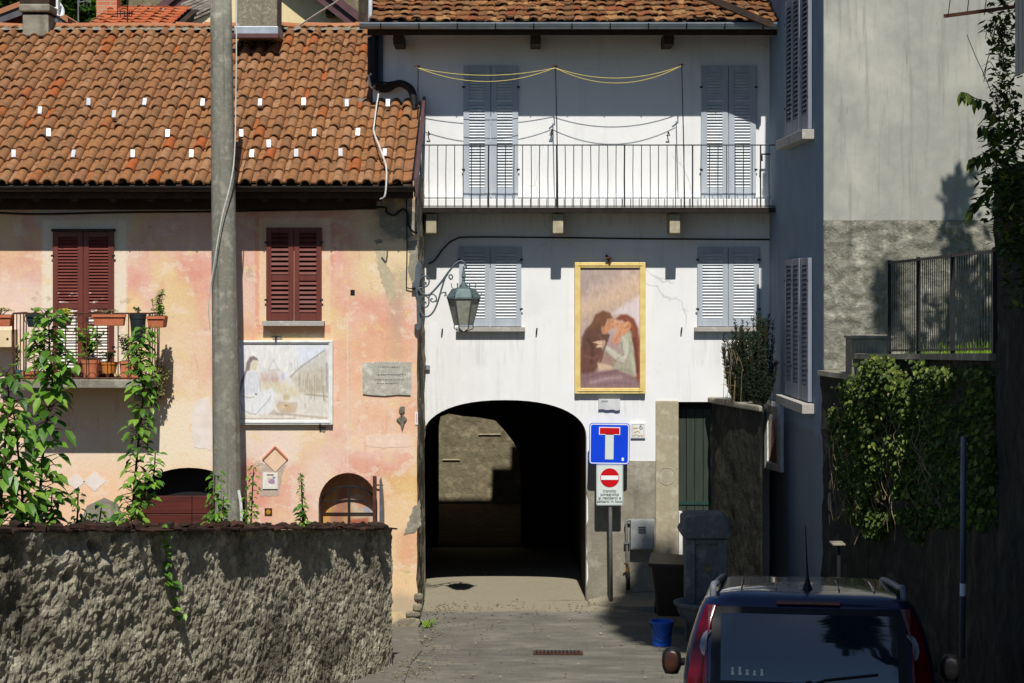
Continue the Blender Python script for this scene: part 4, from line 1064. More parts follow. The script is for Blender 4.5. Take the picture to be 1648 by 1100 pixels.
outline(SM, rrect(-31.5*u,31.5*u,-32*u,32*u,4.5*u), 1.5*u, -.0015, 'white_border', SIGNEDGE, bl)
q = MB(SM); q.box(-6.8*u,6.8*u,-.004,-.001,-25*u,16*u); q.build('stem_symbol', SIGNWHITE, bl)
q = MB(SM); q.box(-17*u,17*u,-.004,-.0012,14.5*u,27*u); q.build('bar_border', SIGNEDGE, bl)
q = MB(SM); q.box(-15.8*u,15.8*u,-.006,-.0042,15.7*u,25.7*u); q.build('red_bar', SIGNRED, bl)
q = MB(SM); q.box(20*u,23.5*u,-.004,-.001,-27*u,-22*u,Matrix.Rotation(.0,4,'Y')); q.build('sticker', SIGNEDGE, bl)
SM2 = frame((X(981,d),d-.045,Z(781,d)),(1,0,0)); q = MB(SM2); q.prism(rrect(-21.5*u,21.5*u,-33*u,33*u,2.5*u), 0, .018); ne = q.build('no_entry_sign', SIGNWHITE, sp)
outline(SM2, rrect(-21*u,21*u,-32.5*u,32.5*u,2.5*u), .8*u, -.0015, 'thin_border', GREYBOX, ne)
q = MB(SM2); q.prism([(15.2*u*math.cos(2*math.pi*k/40),11.5*u+15.2*u*math.sin(2*math.pi*k/40)) for k in range(40)], -.004, -.001); q.build('red_disc', SIGNRED, ne)
q = MB(SM2); q.box(-14*u,14*u,-.006,-.0042,8.2*u,15*u); q.build('white_bar', SIGNEDGE, ne)
def text(body, size, M, mat, parent, name='lettering', bold=0.0, align='CENTER', depth=.0004, sx=1):
    cu = bpy.data.curves.new(name,'FONT'); cu.body = body; cu.size = size; cu.align_x = align; cu.extrude = depth; cu.offset = bold; cu.space_line = 1.0
    o_ = bpy.data.objects.new(name, cu); COL.objects.link(o_); bpy.context.view_layer.update()
    me = bpy.data.meshes.new_from_object(o_.evaluated_get(bpy.context.evaluated_depsgraph_get())); bpy.data.objects.remove(o_); bpy.data.curves.remove(cu)
    me.transform(M @ Matrix.Rotation(R(90),4,'X') @ Matrix.Diagonal((sx,1,1,1))); me.materials.clear(); me.materials.append(mat)
    ob = bpy.data.objects.new(name, me); COL.objects.link(ob)
    if parent is not None: adopt(ob, parent)
    return ob
for k, t_ in enumerate(('transito','consentito','ai residenti e','abitanti in loco')):
    text(t_, 7.4*u, SM2 @ Matrix.Translation((0,-.0022,(-12-5.6*k)*u)), SIGNINK, ne, bold=.0005, sx=(.92,.95,.95,.92)[k])
# gas meter cabinet and pipe
d = WD-.02; mc = thing('gas_meter_box', P(1032,860,d), 'grey metal meter box on the cement wall beside the granite jamb', 'meter box')
q = MB(); q.box(X(1014,d),X(1052,d),d-.16,d+.003,Z(883,d),Z(836,d)); q.build('cabinet', GREYBOX, mc, bevel=.006)
q = MB(); q.box(X(1016.5,d),X(1050,d),d-.169,d-.1615,Z(880.5,d),Z(838.5,d)); dq = q.build('door', GREYBOX, mc, bevel=.004)
q = MB()
for k in range(4): q.box(X(1026,d),X(1038,d),d-.176,d-.1695,Z(847+3*k,d)-.006,Z(847+3*k,d)+.006)
q.build('vent_slots', IRON, dq)
q = MB(); q.lathe([(0,0),(.008,0),(.008,.012),(0,.012)], n=10, T=Matrix.Translation((X(1034,d),d-.170,Z(868,d))) @ Matrix.Rotation(R(90),4,'X')); q.build('lock', IRON, dq)
gp = thing('gas_pipe', P(1008,920,d), 'thin grey gas pipe with a brass tap running up the cement wall', 'pipe')
q = MB(); q.tube(spline([P(1010,925,d-.06),P(1009,880,d-.06),P(1008,845,d-.06),P(1010,839,d-.06),P(1016,838,d-.07)],6), .018, 8); q.tube([P(1006,850,d-.05),P(1006,842,d-.05)], .012, 6); q.build('riser', PIPE, gp, smooth=True)
q = MB(); q.tube([P(1011,950,d-.06),P(1011,922,d-.06)], [.030,.026], 10); q.build('rubber_sleeve', CABLEB, gp, smooth=True)
q = MB(); q.tube([P(1010,922,d-.06),P(1010,914,d-.06)], .028, 8); q.tube([P(1010,911,d-.08),P(1005,908,d-.14)], .014, 6); q.build('tap', BRASS, gp)
q = MB(); 
for py in (874,): q.box(X(1004,d),X(1013,d),d-.09,d+.003,Z(py,d)-.012,Z(py,d)+.012)
q.build('pipe_clip', PIPE, gp)
# plates on the white wall
d = WD-.02; pt_ = thing('address_tile', P(1027,694,d), 'small pale street name tile with the number 6 beside the blue sign', 'tile')
q = MB(); q.box(X(1015,d),X(1038.5,d),d-.012,d+.018,Z(706.5,d),Z(682,d)); tl_ = q.build('tile', PALEPLATE, pt_, bevel=.003)
GOLD = simple('ochre_glaze', C(206,170,84), None, 6,.5,.05)
outline(None, [(X(1017,d),Z(704.5,d)),(X(1036.5,d),Z(704.5,d)),(X(1036.5,d),Z(684,d)),(X(1017,d),Z(684,d))], .006, d-.0135, 'tile_border', GREYBOX, tl_)
text('6', .115, Matrix.Translation((X(1031.5,d),d-.0135,Z(692.5,d))), simple('grey_numeral', C(104,104,100), None, 6,.5,0), tl_)
q = MB(); rg = random.Random(2)
for (py, xa_, xb_) in ((690,1018.5,1026),(696,1020,1029),(701.5,1018.5,1035)):
    pts = [(X(xa_+(xb_-xa_)*k/12,d), d-.014, Z(py+rg.uniform(-1.3,1.3),d)) for k in range(13)]; q.tube(pts, .0045, 4)
q.build('glazed_script', GOLD, tl_)
ms = thing('marble_slab', P(980,652,d), 'small pale marble slab with a broken lower edge below the tall painting', 'plaque')
q = MB(); q.prism([(X(963,d),Z(643,d)),(X(998,d),Z(643,d)),(X(998,d),Z(660.5,d)),(X(992,d),Z(662,d)),(X(986,d),Z(660,d)),(X(976,d),Z(661,d)),(X(970,d),Z(659.5,d)),(X(963,d),Z(660,d))], d-.02, d+.018); q.build('slab', MARBLE, ms)
q = MB(); q.box(X(968,d),X(978,d),d-.0225,d-.0202,Z(648,d),Z(645.5,d)); q.build('engraved_line', simple('engraved_grey', C(150,150,150), None, 6,.6,0), ms)
# bin, bucket, fountain
d = 25.0; bn = thing('wheelie_bin', (X(1080,d),d,.14), 'dark brown wheelie bin standing by the granite door jamb', 'bin', rot=(0,0,R(-8)))
q = MB()
def rr3(hx, hy, z, r=.04, n=3, off=(0,0)): return [(x_+off[0],y_+off[1],z) for x_,y_ in rrect(-hx,hx,-hy,hy,r,n)]
def loft(b_, rings, capa=True, capb=True):
    n = len(rings[0]); vs = [v for r_ in rings for v in r_]
    fs = [(i*n+k,i*n+(k+1)%n,(i+1)*n+(k+1)%n,(i+1)*n+k) for i in range(len(rings)-1) for k in range(n)]
    if capa: fs.append(tuple(range(n-1,-1,-1)))
    if capb: fs.append(tuple(range(len(vs)-n,len(vs))))
    b_.add(vs, fs)
loft(q, [rr3(.175,.20,0.04),rr3(.18,.205,.06),rr3(.255,.27,.70),rr3(.285,.30,.705),rr3(.285,.30,.75),rr3(.25,.265,.75),rr3(.20,.22,.2)]); q.build('body', BINMAT, bn, keep=False)
q = MB(); Tl = Matrix.Translation((0,.28,.765)) @ Matrix.Rotation(R(3),4,'Y') @ Matrix.Rotation(R(6),4,'X'); q.box(-.29,.29,-.58,.02,0,.035,Tl); q.build('lid', BINMAT, bn, bevel=.015, keep=False)
for sx_ in (-1,1):
    q = MB(); q.lathe([(0,-.03),(.09,-.03),(.1,-.02),(.1,.02),(.09,.03),(0,.03)], n=18, T=Matrix.Translation((sx_*.2,.22,.095)) @ Matrix.Rotation(R(90),4,'Y')); q.build('wheel', CABLEB, bn, keep=False)
q = MB(); q.tube([(-.2,.30,.72),(-.2,.36,.76),(.2,.36,.76),(.2,.30,.72)], .015, 6); q.build('handle', BINMAT, bn, keep=False)
p = on_road(1065,1041); bu = thing('bucket', p, 'bright blue plastic bucket standing on the road left of the car', 'bucket')
q = MB(); q.lathe([(0,.012),(.112,.012),(.115,.0),(.118,.02),(.138,.285),(.148,.29),(.148,.318),(.140,.320),(.132,.30),(.112,.03),(0,.03)], p, 28); q.build('pail', BUCKET, bu, smooth=True)
q = MB(); q.tube(spline([p+Vector((-.145,-.03,.29)),p+Vector((-.09,-.14,.17)),p+Vector((0,-.165,.12)),p+Vector((.09,-.14,.19)),p+Vector((.145,-.03,.29))],6), .006, 5); q.build('handle', IRON, bu)
d = 23.9; FT = M_rough('fountain_stone', C(120,123,122), C(100,103,102), C(138,140,137), 5, C(50,54,48), .5, .4, 20, .012)
ft = thing('stone_fountain', (X(1132,d),d,0), 'carved grey stone wall fountain with a round basin behind the car', 'fountain')
xa_, xb_ = X(1106,d), X(1168,d)
q = MB(); q.box(xa_,xb_,d,d+.5,-.05,Z(868,d)); sh_ = q.build('pillar', FT, ft, bevel=.02)
q = MB(); q.box(xa_-.02,xa_+.10,d-.05,d-.001,-.05,Z(868,d)-.002); q.box(xb_-.10,xb_+.02,d-.05,d-.001,-.05,Z(868,d)-.002); q.box(xa_+.102,xb_-.102,d-.05,d-.001,Z(876,d),Z(868,d)-.002); q.build('moulded_frame', FT, sh_, bevel=.012)
q = MB(); q.prism([(xa_-.05,Z(867,d)),(xb_+.05,Z(867,d)),(xb_+.08,Z(858,d)),(xb_+.05,Z(852,d)),(xb_+.05,Z(836,d)),(xb_-.03,Z(830,d)),(xa_+.03,Z(830,d)),(xa_-.05,Z(836,d)),(xa_-.05,Z(850,d)),(xa_-.09,Z(858,d))], d-.09, d+.52); q.build('capital', FT, ft, bevel=.02)
zb_ = Z(965,d)
q = MB(); q.lathe([(0,-.42),(.14,-.42),(.15,-.40),(.12,-.37),(.20,-.30),(.30,-.20),(.345,-.10),(.35,-.05),(.385,-.04),(.395,0),(.36,.01),(.32,-.02),(.2,-.12),(0,-.14)], (X(1131,d),d-.20,zb_), 32); q.build('basin', FT, ft, smooth=True)
q = MB(); q.lathe([(0,-.3),(.17,-.3),(.15,0),(0,0)], (X(1131,d),d-.2,zb_-.40), 20); q.build('basin_foot', FT, ft)
q = MB(); q.tube(spline([(X(1137,d),d-.05,zb_+.42),(X(1137,d),d-.14,zb_+.43),(X(1137,d),d-.19,zb_+.38)],5), .016, 8); q.build('spout', BRASS, ft)
# thin post against the ivy
d = 14.2; po_ = thing('thin_metal_post', P(1550,1048,d), 'thin blue grey metal post leaning on the dark wall right of the car', 'post')
q = MB(); q.tube([P(1549,1060,d),P(1550,880,d),P(1551,704,d)], .021, 10); q.build('tube', simple('blue_grey_paint', C(80,92,110), None, 6,.45,.05, metal=.2), po_, smooth=True)
q = MB(); q.tube([P(1549.4,960,d),P(1549.6,940,d)], .0222, 10); q.build('white_band', SIGNEDGE, po_)
# framed picture hung on the beige house
A_, B_ = Vector((X(1230,26.3),26.3,0)), Vector((X(1256,25.7),25.7,0)); PFm = frame(A_, B_-A_); pw2 = (B_-A_).length; fz0, fz1 = 2.0, 2.96
fp = thing('framed_picture', (B_.x,B_.y,2.5), 'narrow white framed painting hung low on the grey side of the beige house', 'framed painting')
q = MB(PFm); q.box(0,.11,0,.05,fz0,fz1); q.box(pw2-.11,pw2,0,.05,fz0,fz1); q.box(.11,pw2-.11,.002,.05,fz0,fz0+.09); q.box(.11,pw2-.11,.002,.05,fz1-.07,fz1); q.build('frame', WHITEWOOD, fp, bevel=.005)
q = MB(PFm); q.box(.11,pw2-.11,.02,.048,fz0+.09,fz1-.07); q.build('canvas', simple('faded_canvas', C(206,198,184), C(190,176,160), 3,.8,.1,40), fp)
m_ = pw2/2
q = MB(PFm); q.prism([(m_-.12,fz0+.12),(m_+.12,fz0+.12),(m_+.10,fz0+.38),(m_+.05,fz0+.60),(m_+.03,fz0+.72),(m_-.03,fz0+.72),(m_-.06,fz0+.58),(m_-.09,fz0+.36)], .016, .0195); q.build('painted_figure', simple('umber_figure', C(164,116,94), C(130,90,74), 5,.8,.1,40), fp)
q = MB(); q.tube([Vector((B_.x-.01,B_.y,fz1-.03)),Vector((3.76,B_.y,fz1-.03))], .012, 6); q.tube([Vector((A_.x,A_.y,fz1-.04)),Vector((3.74,A_.y,fz1-.02))], .008, 6); q.build('hanger', IRON, fp)
# little letter slab on a post by the ivy
d = 21.0; sb = thing('stone_bracket', P(1350,878,d), 'small pale stone ledge on a thin dark post at the foot of the ivy', 'ledge')
q = MB(); q.box(X(1337,d),X(1358,d),d-.12,d+.12,Z(877,d),Z(874,d)); q.build('ledge', CEMENT, sb, bevel=.006)
q = MB(); q.box(X(1347,d),X(1352,d),d-.02,d+.02,-.1,Z(877,d)); q.build('stem', IRON, sb)
# clothesline of the long balcony
cl = thing('clothesline', (X(890,WD-BD),WD-BD,BZ), 'yellow clotheslines strung between three thin posts above the long balcony', 'clothesline')
y_ = WD-BD+.01; tops = [(672,104),(893,104),(1096,101)]; bots = [(671,233),(898,337),(1102,337)]
for (tx,ty),(bx_,by_) in zip(tops,bots):
    q = MB(); q.tube([P(bx_,by_,y_-.02),P((tx+bx_)/2+1,(ty+by_)/2,y_-.02),P(tx+1,ty,y_-.02)], .0085, 6); q.build('line_post', IRON, cl)
    q = MB(); q.tube([P(tx-5,ty+2,y_-.06),P(tx+4,ty+1,y_-.02),P(tx+2,ty+4,y_+.08)], .009, 6); q.build('pulley', RUST, cl)
for (pa, pb, sag, yo) in ((tops[0],tops[1],22,-.05),(tops[1],tops[2],26,-.05),(tops[0],tops[1],12,.08),(tops[1],tops[2],18,.08)):
    pts = [P(pa[0]+(pb[0]-pa[0])*k/14, pa[1]+5+(pb[1]-pa[1])*k/14+sag*4*(k/14)*(1-k/14), y_+yo) for k in range(15)]
    q = MB(); q.tube(pts, .005, 5); q.build('line', LINEY, cl)
# leaf litter, grit and weeds along the edges of the road
rg = random.Random(44); b = MB()
for k in range(900):
    if rg.random() < .5: x_, d_ = rg.gauss(-1.15,.22), rg.uniform(19.6,26.6)
    elif rg.random() < .5: x_, d_ = rg.uniform(-1.1,3.0), rg.gauss(26.4,.35)
    else: x_, d_ = rg.uniform(-1.2,2.6), rg.uniform(19.6,27)
    z_ = road_z(d_)+.03 if x_ > -1.1 else road_z(d_)+.03; s_ = rg.uniform(.006,.022); a_ = rg.uniform(0,6.28)
    b.add([(x_+s_*math.cos(a_+t),d_+s_*1.4*math.sin(a_+t),z_+rg.uniform(-.008,.006)) for t in (0,1.6,3.1,4.7)], [(0,1,2,3)])
LITTER = island('dry_litter', [(0,C(70,62,48)),(.5,C(110,98,74)),(.8,C(150,140,116)),(1,C(84,70,44))], .9, 0)
tag(b.build('leaf_litter', LITTER, normals=False), 'dry leaf litter and grit scattered along the road edges', 'litter', kind='stuff')
wd = thing('weed_tuft', P(690,992,25.2), 'small green weed at the stone foot of the pink house corner', 'weed'); b = MB()
for k in range(46):
    a_ = rg.uniform(0,6.28); L_ = rg.uniform(.04,.12); x_, d_, z_ = X(688,24.9)+rg.uniform(-.05,.06), 24.9+rg.uniform(-.08,.05), .03
    b.add([(x_-.006,d_,z_),(x_+.006,d_,z_),(x_+.6*L_*math.cos(a_)+.01,d_+.5*L_*math.sin(a_),z_+L_*.8),(x_+.6*L_*math.cos(a_),d_+.5*L_*math.sin(a_),z_+L_*.85)], [(0,1,2,3)])
b.build('blades', GRASSBL, wd, normals=False)
# ================================================================== the two paintings, paint kept as a colour attribute
def painting(name, px0, px1, py0, py1, d, nx, ny, layers, bg, parent, seed=1, grain=.03, grey=0.0):
    rg_ = np.random.RandomState(seed)
    gx, gy = np.meshgrid(np.linspace(px0,px1,nx), np.linspace(py0,py1,ny))
    nz = np.array([[noise.noise(Vector((gx[j,i]*.09,gy[j,i]*.09,seed))) for i in range(nx)] for j in range(ny)])
    nz2 = np.array([[noise.noise(Vector((gx[j,i]*.25,gy[j,i]*.12,seed+9))) for i in range(nx)] for j in range(ny)])
    wx, wy = gx+nz*.8, gy+nz2*.7
    col = np.zeros((ny,nx,3)); col[:] = bg(gx,gy,nz,nz2)
    for poly, c, soft, amt in layers:
        poly = np.array(poly, float)
        dmin = np.full(gx.shape, 1e9); ins = np.zeros(gx.shape, bool); n = len(poly)
        for k in range(n):
            a, b_ = poly[k], poly[(k+1)%n]; e_ = b_-a; L2 = (e_**2).sum()+1e-9
            t = np.clip(((wx-a[0])*e_[0]+(wy-a[1])*e_[1])/L2, 0, 1)
            dmin = np.minimum(dmin, np.hypot(wx-a[0]-t*e_[0], wy-a[1]-t*e_[1]))
            cond = ((a[1] > wy) != (b_[1] > wy)) & (wx < (b_[0]-a[0])*(wy-a[1])/(b_[1]-a[1]+1e-9)+a[0]); ins ^= cond
        sd = np.where(ins, dmin, -dmin); al = np.clip((sd+soft)/(2*soft), 0, 1); al = al*al*(3-2*al)*amt
        col = col*(1-al[...,None])+np.array(c, float)*al[...,None]
    gm = col.mean(axis=2, keepdims=True); col = col*(1-grey)+gm*grey
    col = col*(1+grain*2.2*nz2[...,None])+rg_.normal(0, 2.2, col.shape)
    lin_ = np.where(col/255 <= .04045, col/255/12.92, ((np.clip(col,0,255)/255+.055)/1.055)**2.4)
    vs = [(X(gx[j,i],d), d, Z(gy[j,i],d)) for j in range(ny) for i in range(nx)]
    fs = [(j*nx+i,(j+1)*nx+i,(j+1)*nx+i+1,j*nx+i+1) for j in range(ny-1) for i in range(nx-1)]
    me = bpy.data.meshes.new(name); me.from_pydata(vs, [], fs); me.update()
    at = me.color_attributes.new('Col','FLOAT_COLOR','POINT')
    at.data.foreach_set('color', np.concatenate([lin_.reshape(-1,3), np.ones((nx*ny,1))],1).astype(np.float32).ravel())
    me.materials.append(attr_mat(name+'_paint'))
    o = bpy.data.objects.new(name, me); COL.objects.link(o); adopt(o, parent); return o
def ell(cx, cy, rx, ry, n=16, a0=0): return [(cx+rx*math.cos(2*math.pi*k/n)*math.cos(a0)-ry*math.sin(2*math.pi*k/n)*math.sin(a0), cy+rx*math.cos(2*math.pi*k/n)*math.sin(a0)+ry*math.sin(2*math.pi*k/n)*math.cos(a0)) for k in range(n)]
def stroke(pts, w):
    L_, R_ = [], []
    for i, p_ in enumerate(pts):
        a, c = Vector(pts[max(i-1,0)]), Vector(pts[min(i+1,len(pts)-1)]); t = (c-a).normalized(); n_ = Vector((-t.y,t.x))*w/2
        L_.append(tuple(Vector(p_)+n_)); R_.append(tuple(Vector(p_)-n_))
    return L_+R_[::-1]
def picture_frame(M, px0, px1, py0, py1, d, w, mat, parent, depth=.06):
    x0,x1,z0,z1 = X(px0,d),X(px1,d),Z(py1,d),Z(py0,d); b = MB()
    for (a0,a1,w_,yo) in ((0,w*.6,w,0),):
        pass
    b.box(x0,x0+w,d,d+depth,z0,z1); b.box(x1-w,x1,d,d+depth,z0,z1); b.box(x0+w,x1-w,d+.002,d+depth,z0,z0+w); b.box(x0+w,x1-w,d+.002,d+depth,z1-w,z1)
    fr = b.build('frame', mat, parent, bevel=.008)
    m = MB(); i = w*.45
    for (a,c,e,g) in ((x0+i,x1-i,z0+i,z0+i+.012),(x0+i,x1-i,z1-i-.012,z1-i),(x0+i,x0+i+.012,z0+i+.013,z1-i-.013),(x1-i-.012,x1-i,z0+i+.013,z1-i-.013)): m.box(a,c,d-.008,d-.001,e,g)
    m.build('frame_bead', mat, fr)
    return fr
# tall painting: two embracing figures
d = WD-.085
kp = thing('tall_painting', P(982,635,d), 'tall painting of an embracing couple in an ochre frame on the white wall', 'framed painting')
picture_frame(None, 925, 1039, 421.5, 635, d, 9.2/F*d, YELLOWWOOD, kp, .083)
def crop4(pts): return [(920+x*125/550, 415+y*125/550) for x,y in pts]
def bgk(gx, gy, a, b_):
    t = np.clip((gy-430)/195,0,1)[...,None]; s = np.clip((gx-935)/94,0,1)[...,None]
    sky1, sky2, warm, low = np.array([170,150,142]), np.array([190,166,152]), np.array([210,178,146]), np.array([150,120,118])
    diag = np.clip(1-abs((gy-(500-.42*(gx-935)))/36.0),0,1)[...,None]
    c = sky1*(1-s)+sky2*s; c = c*(1-diag*.7)+warm*diag*.7
    k = np.clip((t-.5)*3,0,1); c = c*(1-k)+low*k
    streak = np.sin((gx*.5+gy*1.0)*.10+a*4)[...,None]; return c+streak*4+a[...,None]*7+4
LK = [
 (crop4([(300,380),(490,260),(490,520),(420,430),(330,400)]), (218,204,204), 6, .85),
 (crop4([(60,540),(110,500),(160,470),(180,420),(150,520),(60,640)]), (190,166,180), 5, .7),
 (crop4([(65,640),(72,560),(105,500),(165,455),(215,480),(265,545),(250,600),(225,660),(205,740),(150,830),(65,830)]), (96,66,54), 3, .95),
 (crop4([(65,650),(220,650),(190,760),(140,820),(65,815)]), (112,72,62), 8, .6),
 (crop4([(95,520),(140,465),(168,400),(222,372),(272,388),(295,430),(280,430),(250,440),(240,500),(205,520),(215,480),(180,500)]), (110,74,52), 2.2, .95),
 (crop4([(250,430),(285,420),(297,445),(310,470),(302,500),(268,507),(245,540),(215,535),(210,490),(240,480)]), (196,140,104), 1.8, .95),
 (crop4([(298,462),(308,436),(345,416),(350,470),(335,515),(312,510),(305,480)]), (206,150,116), 1.8, .95),
 (crop4([(315,430),(345,402),(390,398),(440,430),(470,500),(480,600),(480,920),(455,880),(440,640),(410,560),(400,480),(360,440),(345,440)]), (124,66,48), 3, .95),
 (crop4([(350,520),(380,480),(420,520),(440,640),(455,760),(450,850),(330,800),(290,790),(300,740),(360,700),(350,600)]), (166,162,140), 3, .95),
 (crop4([(360,540),(420,540),(420,640),(400,720),(360,720),(350,640)]), (186,186,164), 5, .7),
 (crop4([(225,610),(290,650),(350,690),(390,700),(370,760),(300,735),(230,680),(210,640)]), (186,180,164), 2.5, .95),
 (crop4([(150,595),(190,585),(235,580),(245,610),(215,640),(175,640),(185,615),(150,605)]), (222,192,160), 1.6, .95),
 (crop4([(285,590),(305,540),(330,505),(338,465),(372,455),(412,445),(428,478),(395,530),(352,552),(332,605),(300,620)]), (206,144,108), 1.8, .95),
 (stroke(crop4([(370,480),(395,455),(412,462)]), 2), (222,168,130), .8, .9), (stroke(crop4([(375,500),(405,478),(418,482)]), 1.6), (160,98,70), .8, .8),
 (stroke(crop4([(150,600),(200,602)]), 1.2), (150,100,80), .8, .8), (stroke(crop4([(165,625),(205,618)]), 1.2), (150,100,80), .8, .8),
 (crop4([(185,750),(230,745),(290,775),(300,800),(190,820)]), (204,178,150), 2.5, .9),
 (crop4([(215,690),(240,665),(300,730),(290,770),(190,745)]), (158,126,112), 3, .85),
 (crop4([(65,830),(160,815),(300,795),(440,850),(480,880),(485,930),(65,930)]), (128,100,98), 4, .95),
 (crop4([(110,880),(200,845),(330,835),(450,870),(470,915),(110,915)]), (148,120,122), 6, .7),
 (stroke(crop4([(100,860),(200,830),(330,800)]), 2), (120,86,96), 1.2, .8),
 (stroke(crop4([(265,545),(250,600),(225,660),(205,740)]), 2), (80,50,46), 1.4, .7),
 (stroke(crop4([(350,600),(365,690),(300,740)]), 1.6), (130,116,100), 1.2, .7), (stroke(crop4([(410,560),(415,660),(385,740)]), 1.6), (140,132,116), 1.4, .7),
 (stroke(crop4([(110,560),(150,640),(140,760)]), 5), (70,48,42), 3, .55), (stroke(crop4([(190,540),(230,600),(215,680)]), 4), (126,92,78), 2.5, .5), (stroke(crop4([(90,700),(150,720),(190,700)]), 4), (140,100,88), 3, .45),
 (stroke(crop4([(190,420),(170,460),(140,490)]), 2), (140,100,72), 1.6, .6), (stroke(crop4([(240,395),(275,405),(285,430)]), 2), (142,104,76), 1.4, .6), (stroke(crop4([(380,420),(430,470),(450,560)]), 3), (156,92,64), 2, .6), (stroke(crop4([(440,560),(455,680),(470,820)]), 4), (92,48,38), 2.5, .6),
 (stroke(crop4([(365,560),(390,620),(385,700)]), 4), (206,204,182), 2.5, .7), (stroke(crop4([(250,640),(330,700),(385,715)]), 3), (204,196,172), 2, .7), (stroke(crop4([(235,665),(310,735),(365,755)]), 3), (132,120,98), 2, .6), (stroke(crop4([(340,790),(400,800),(445,840)]), 4), (140,132,108), 2.5, .6), (stroke(crop4([(420,700),(440,760),(450,840)]), 4), (200,196,172), 3, .6),
 (stroke(crop4([(262,440),(268,480),(258,505)]), 2), (168,112,82), 1.4, .6), (stroke(crop4([(225,480),(230,520),(222,535)]), 3), (164,108,78), 2, .6), (stroke(crop4([(300,600),(325,560),(345,520)]), 2), (172,114,84), 1.4, .6), (stroke(crop4([(130,890),(240,860),(360,850)]), 4), (184,158,160), 3, .55), (stroke(crop4([(180,910),(300,890),(430,900)]), 4), (116,90,100), 3, .5),
 (ell(*crop4([(285,452)])[0], 1.0, .7), (70,44,36), .6, .9), (stroke(crop4([(293,485),(283,487)]),.9), (150,70,60), .5, .9), (stroke(crop4([(318,470),(330,468)]),.9), (90,50,40), .5, .9),
]
painting('canvas', 934, 1030, 430, 626, d+.03, 110, 210, LK, bgk, kp, 3)
b = MB(); b.box(X(934,d),X(1030,d),d+.032,d+.08,Z(626,d),Z(430,d)); b.build('backboard', WOODDARK, kp)
b = MB(); b.tube([P(981,424,d-.01),P(979,416,d-.02),P(976,411,d+.07)], .018, 6); b.tube([P(975,416,d-.04),P(984,414,d-.04)], .02, 6); b.build('picture_lamp', RUST, kp)
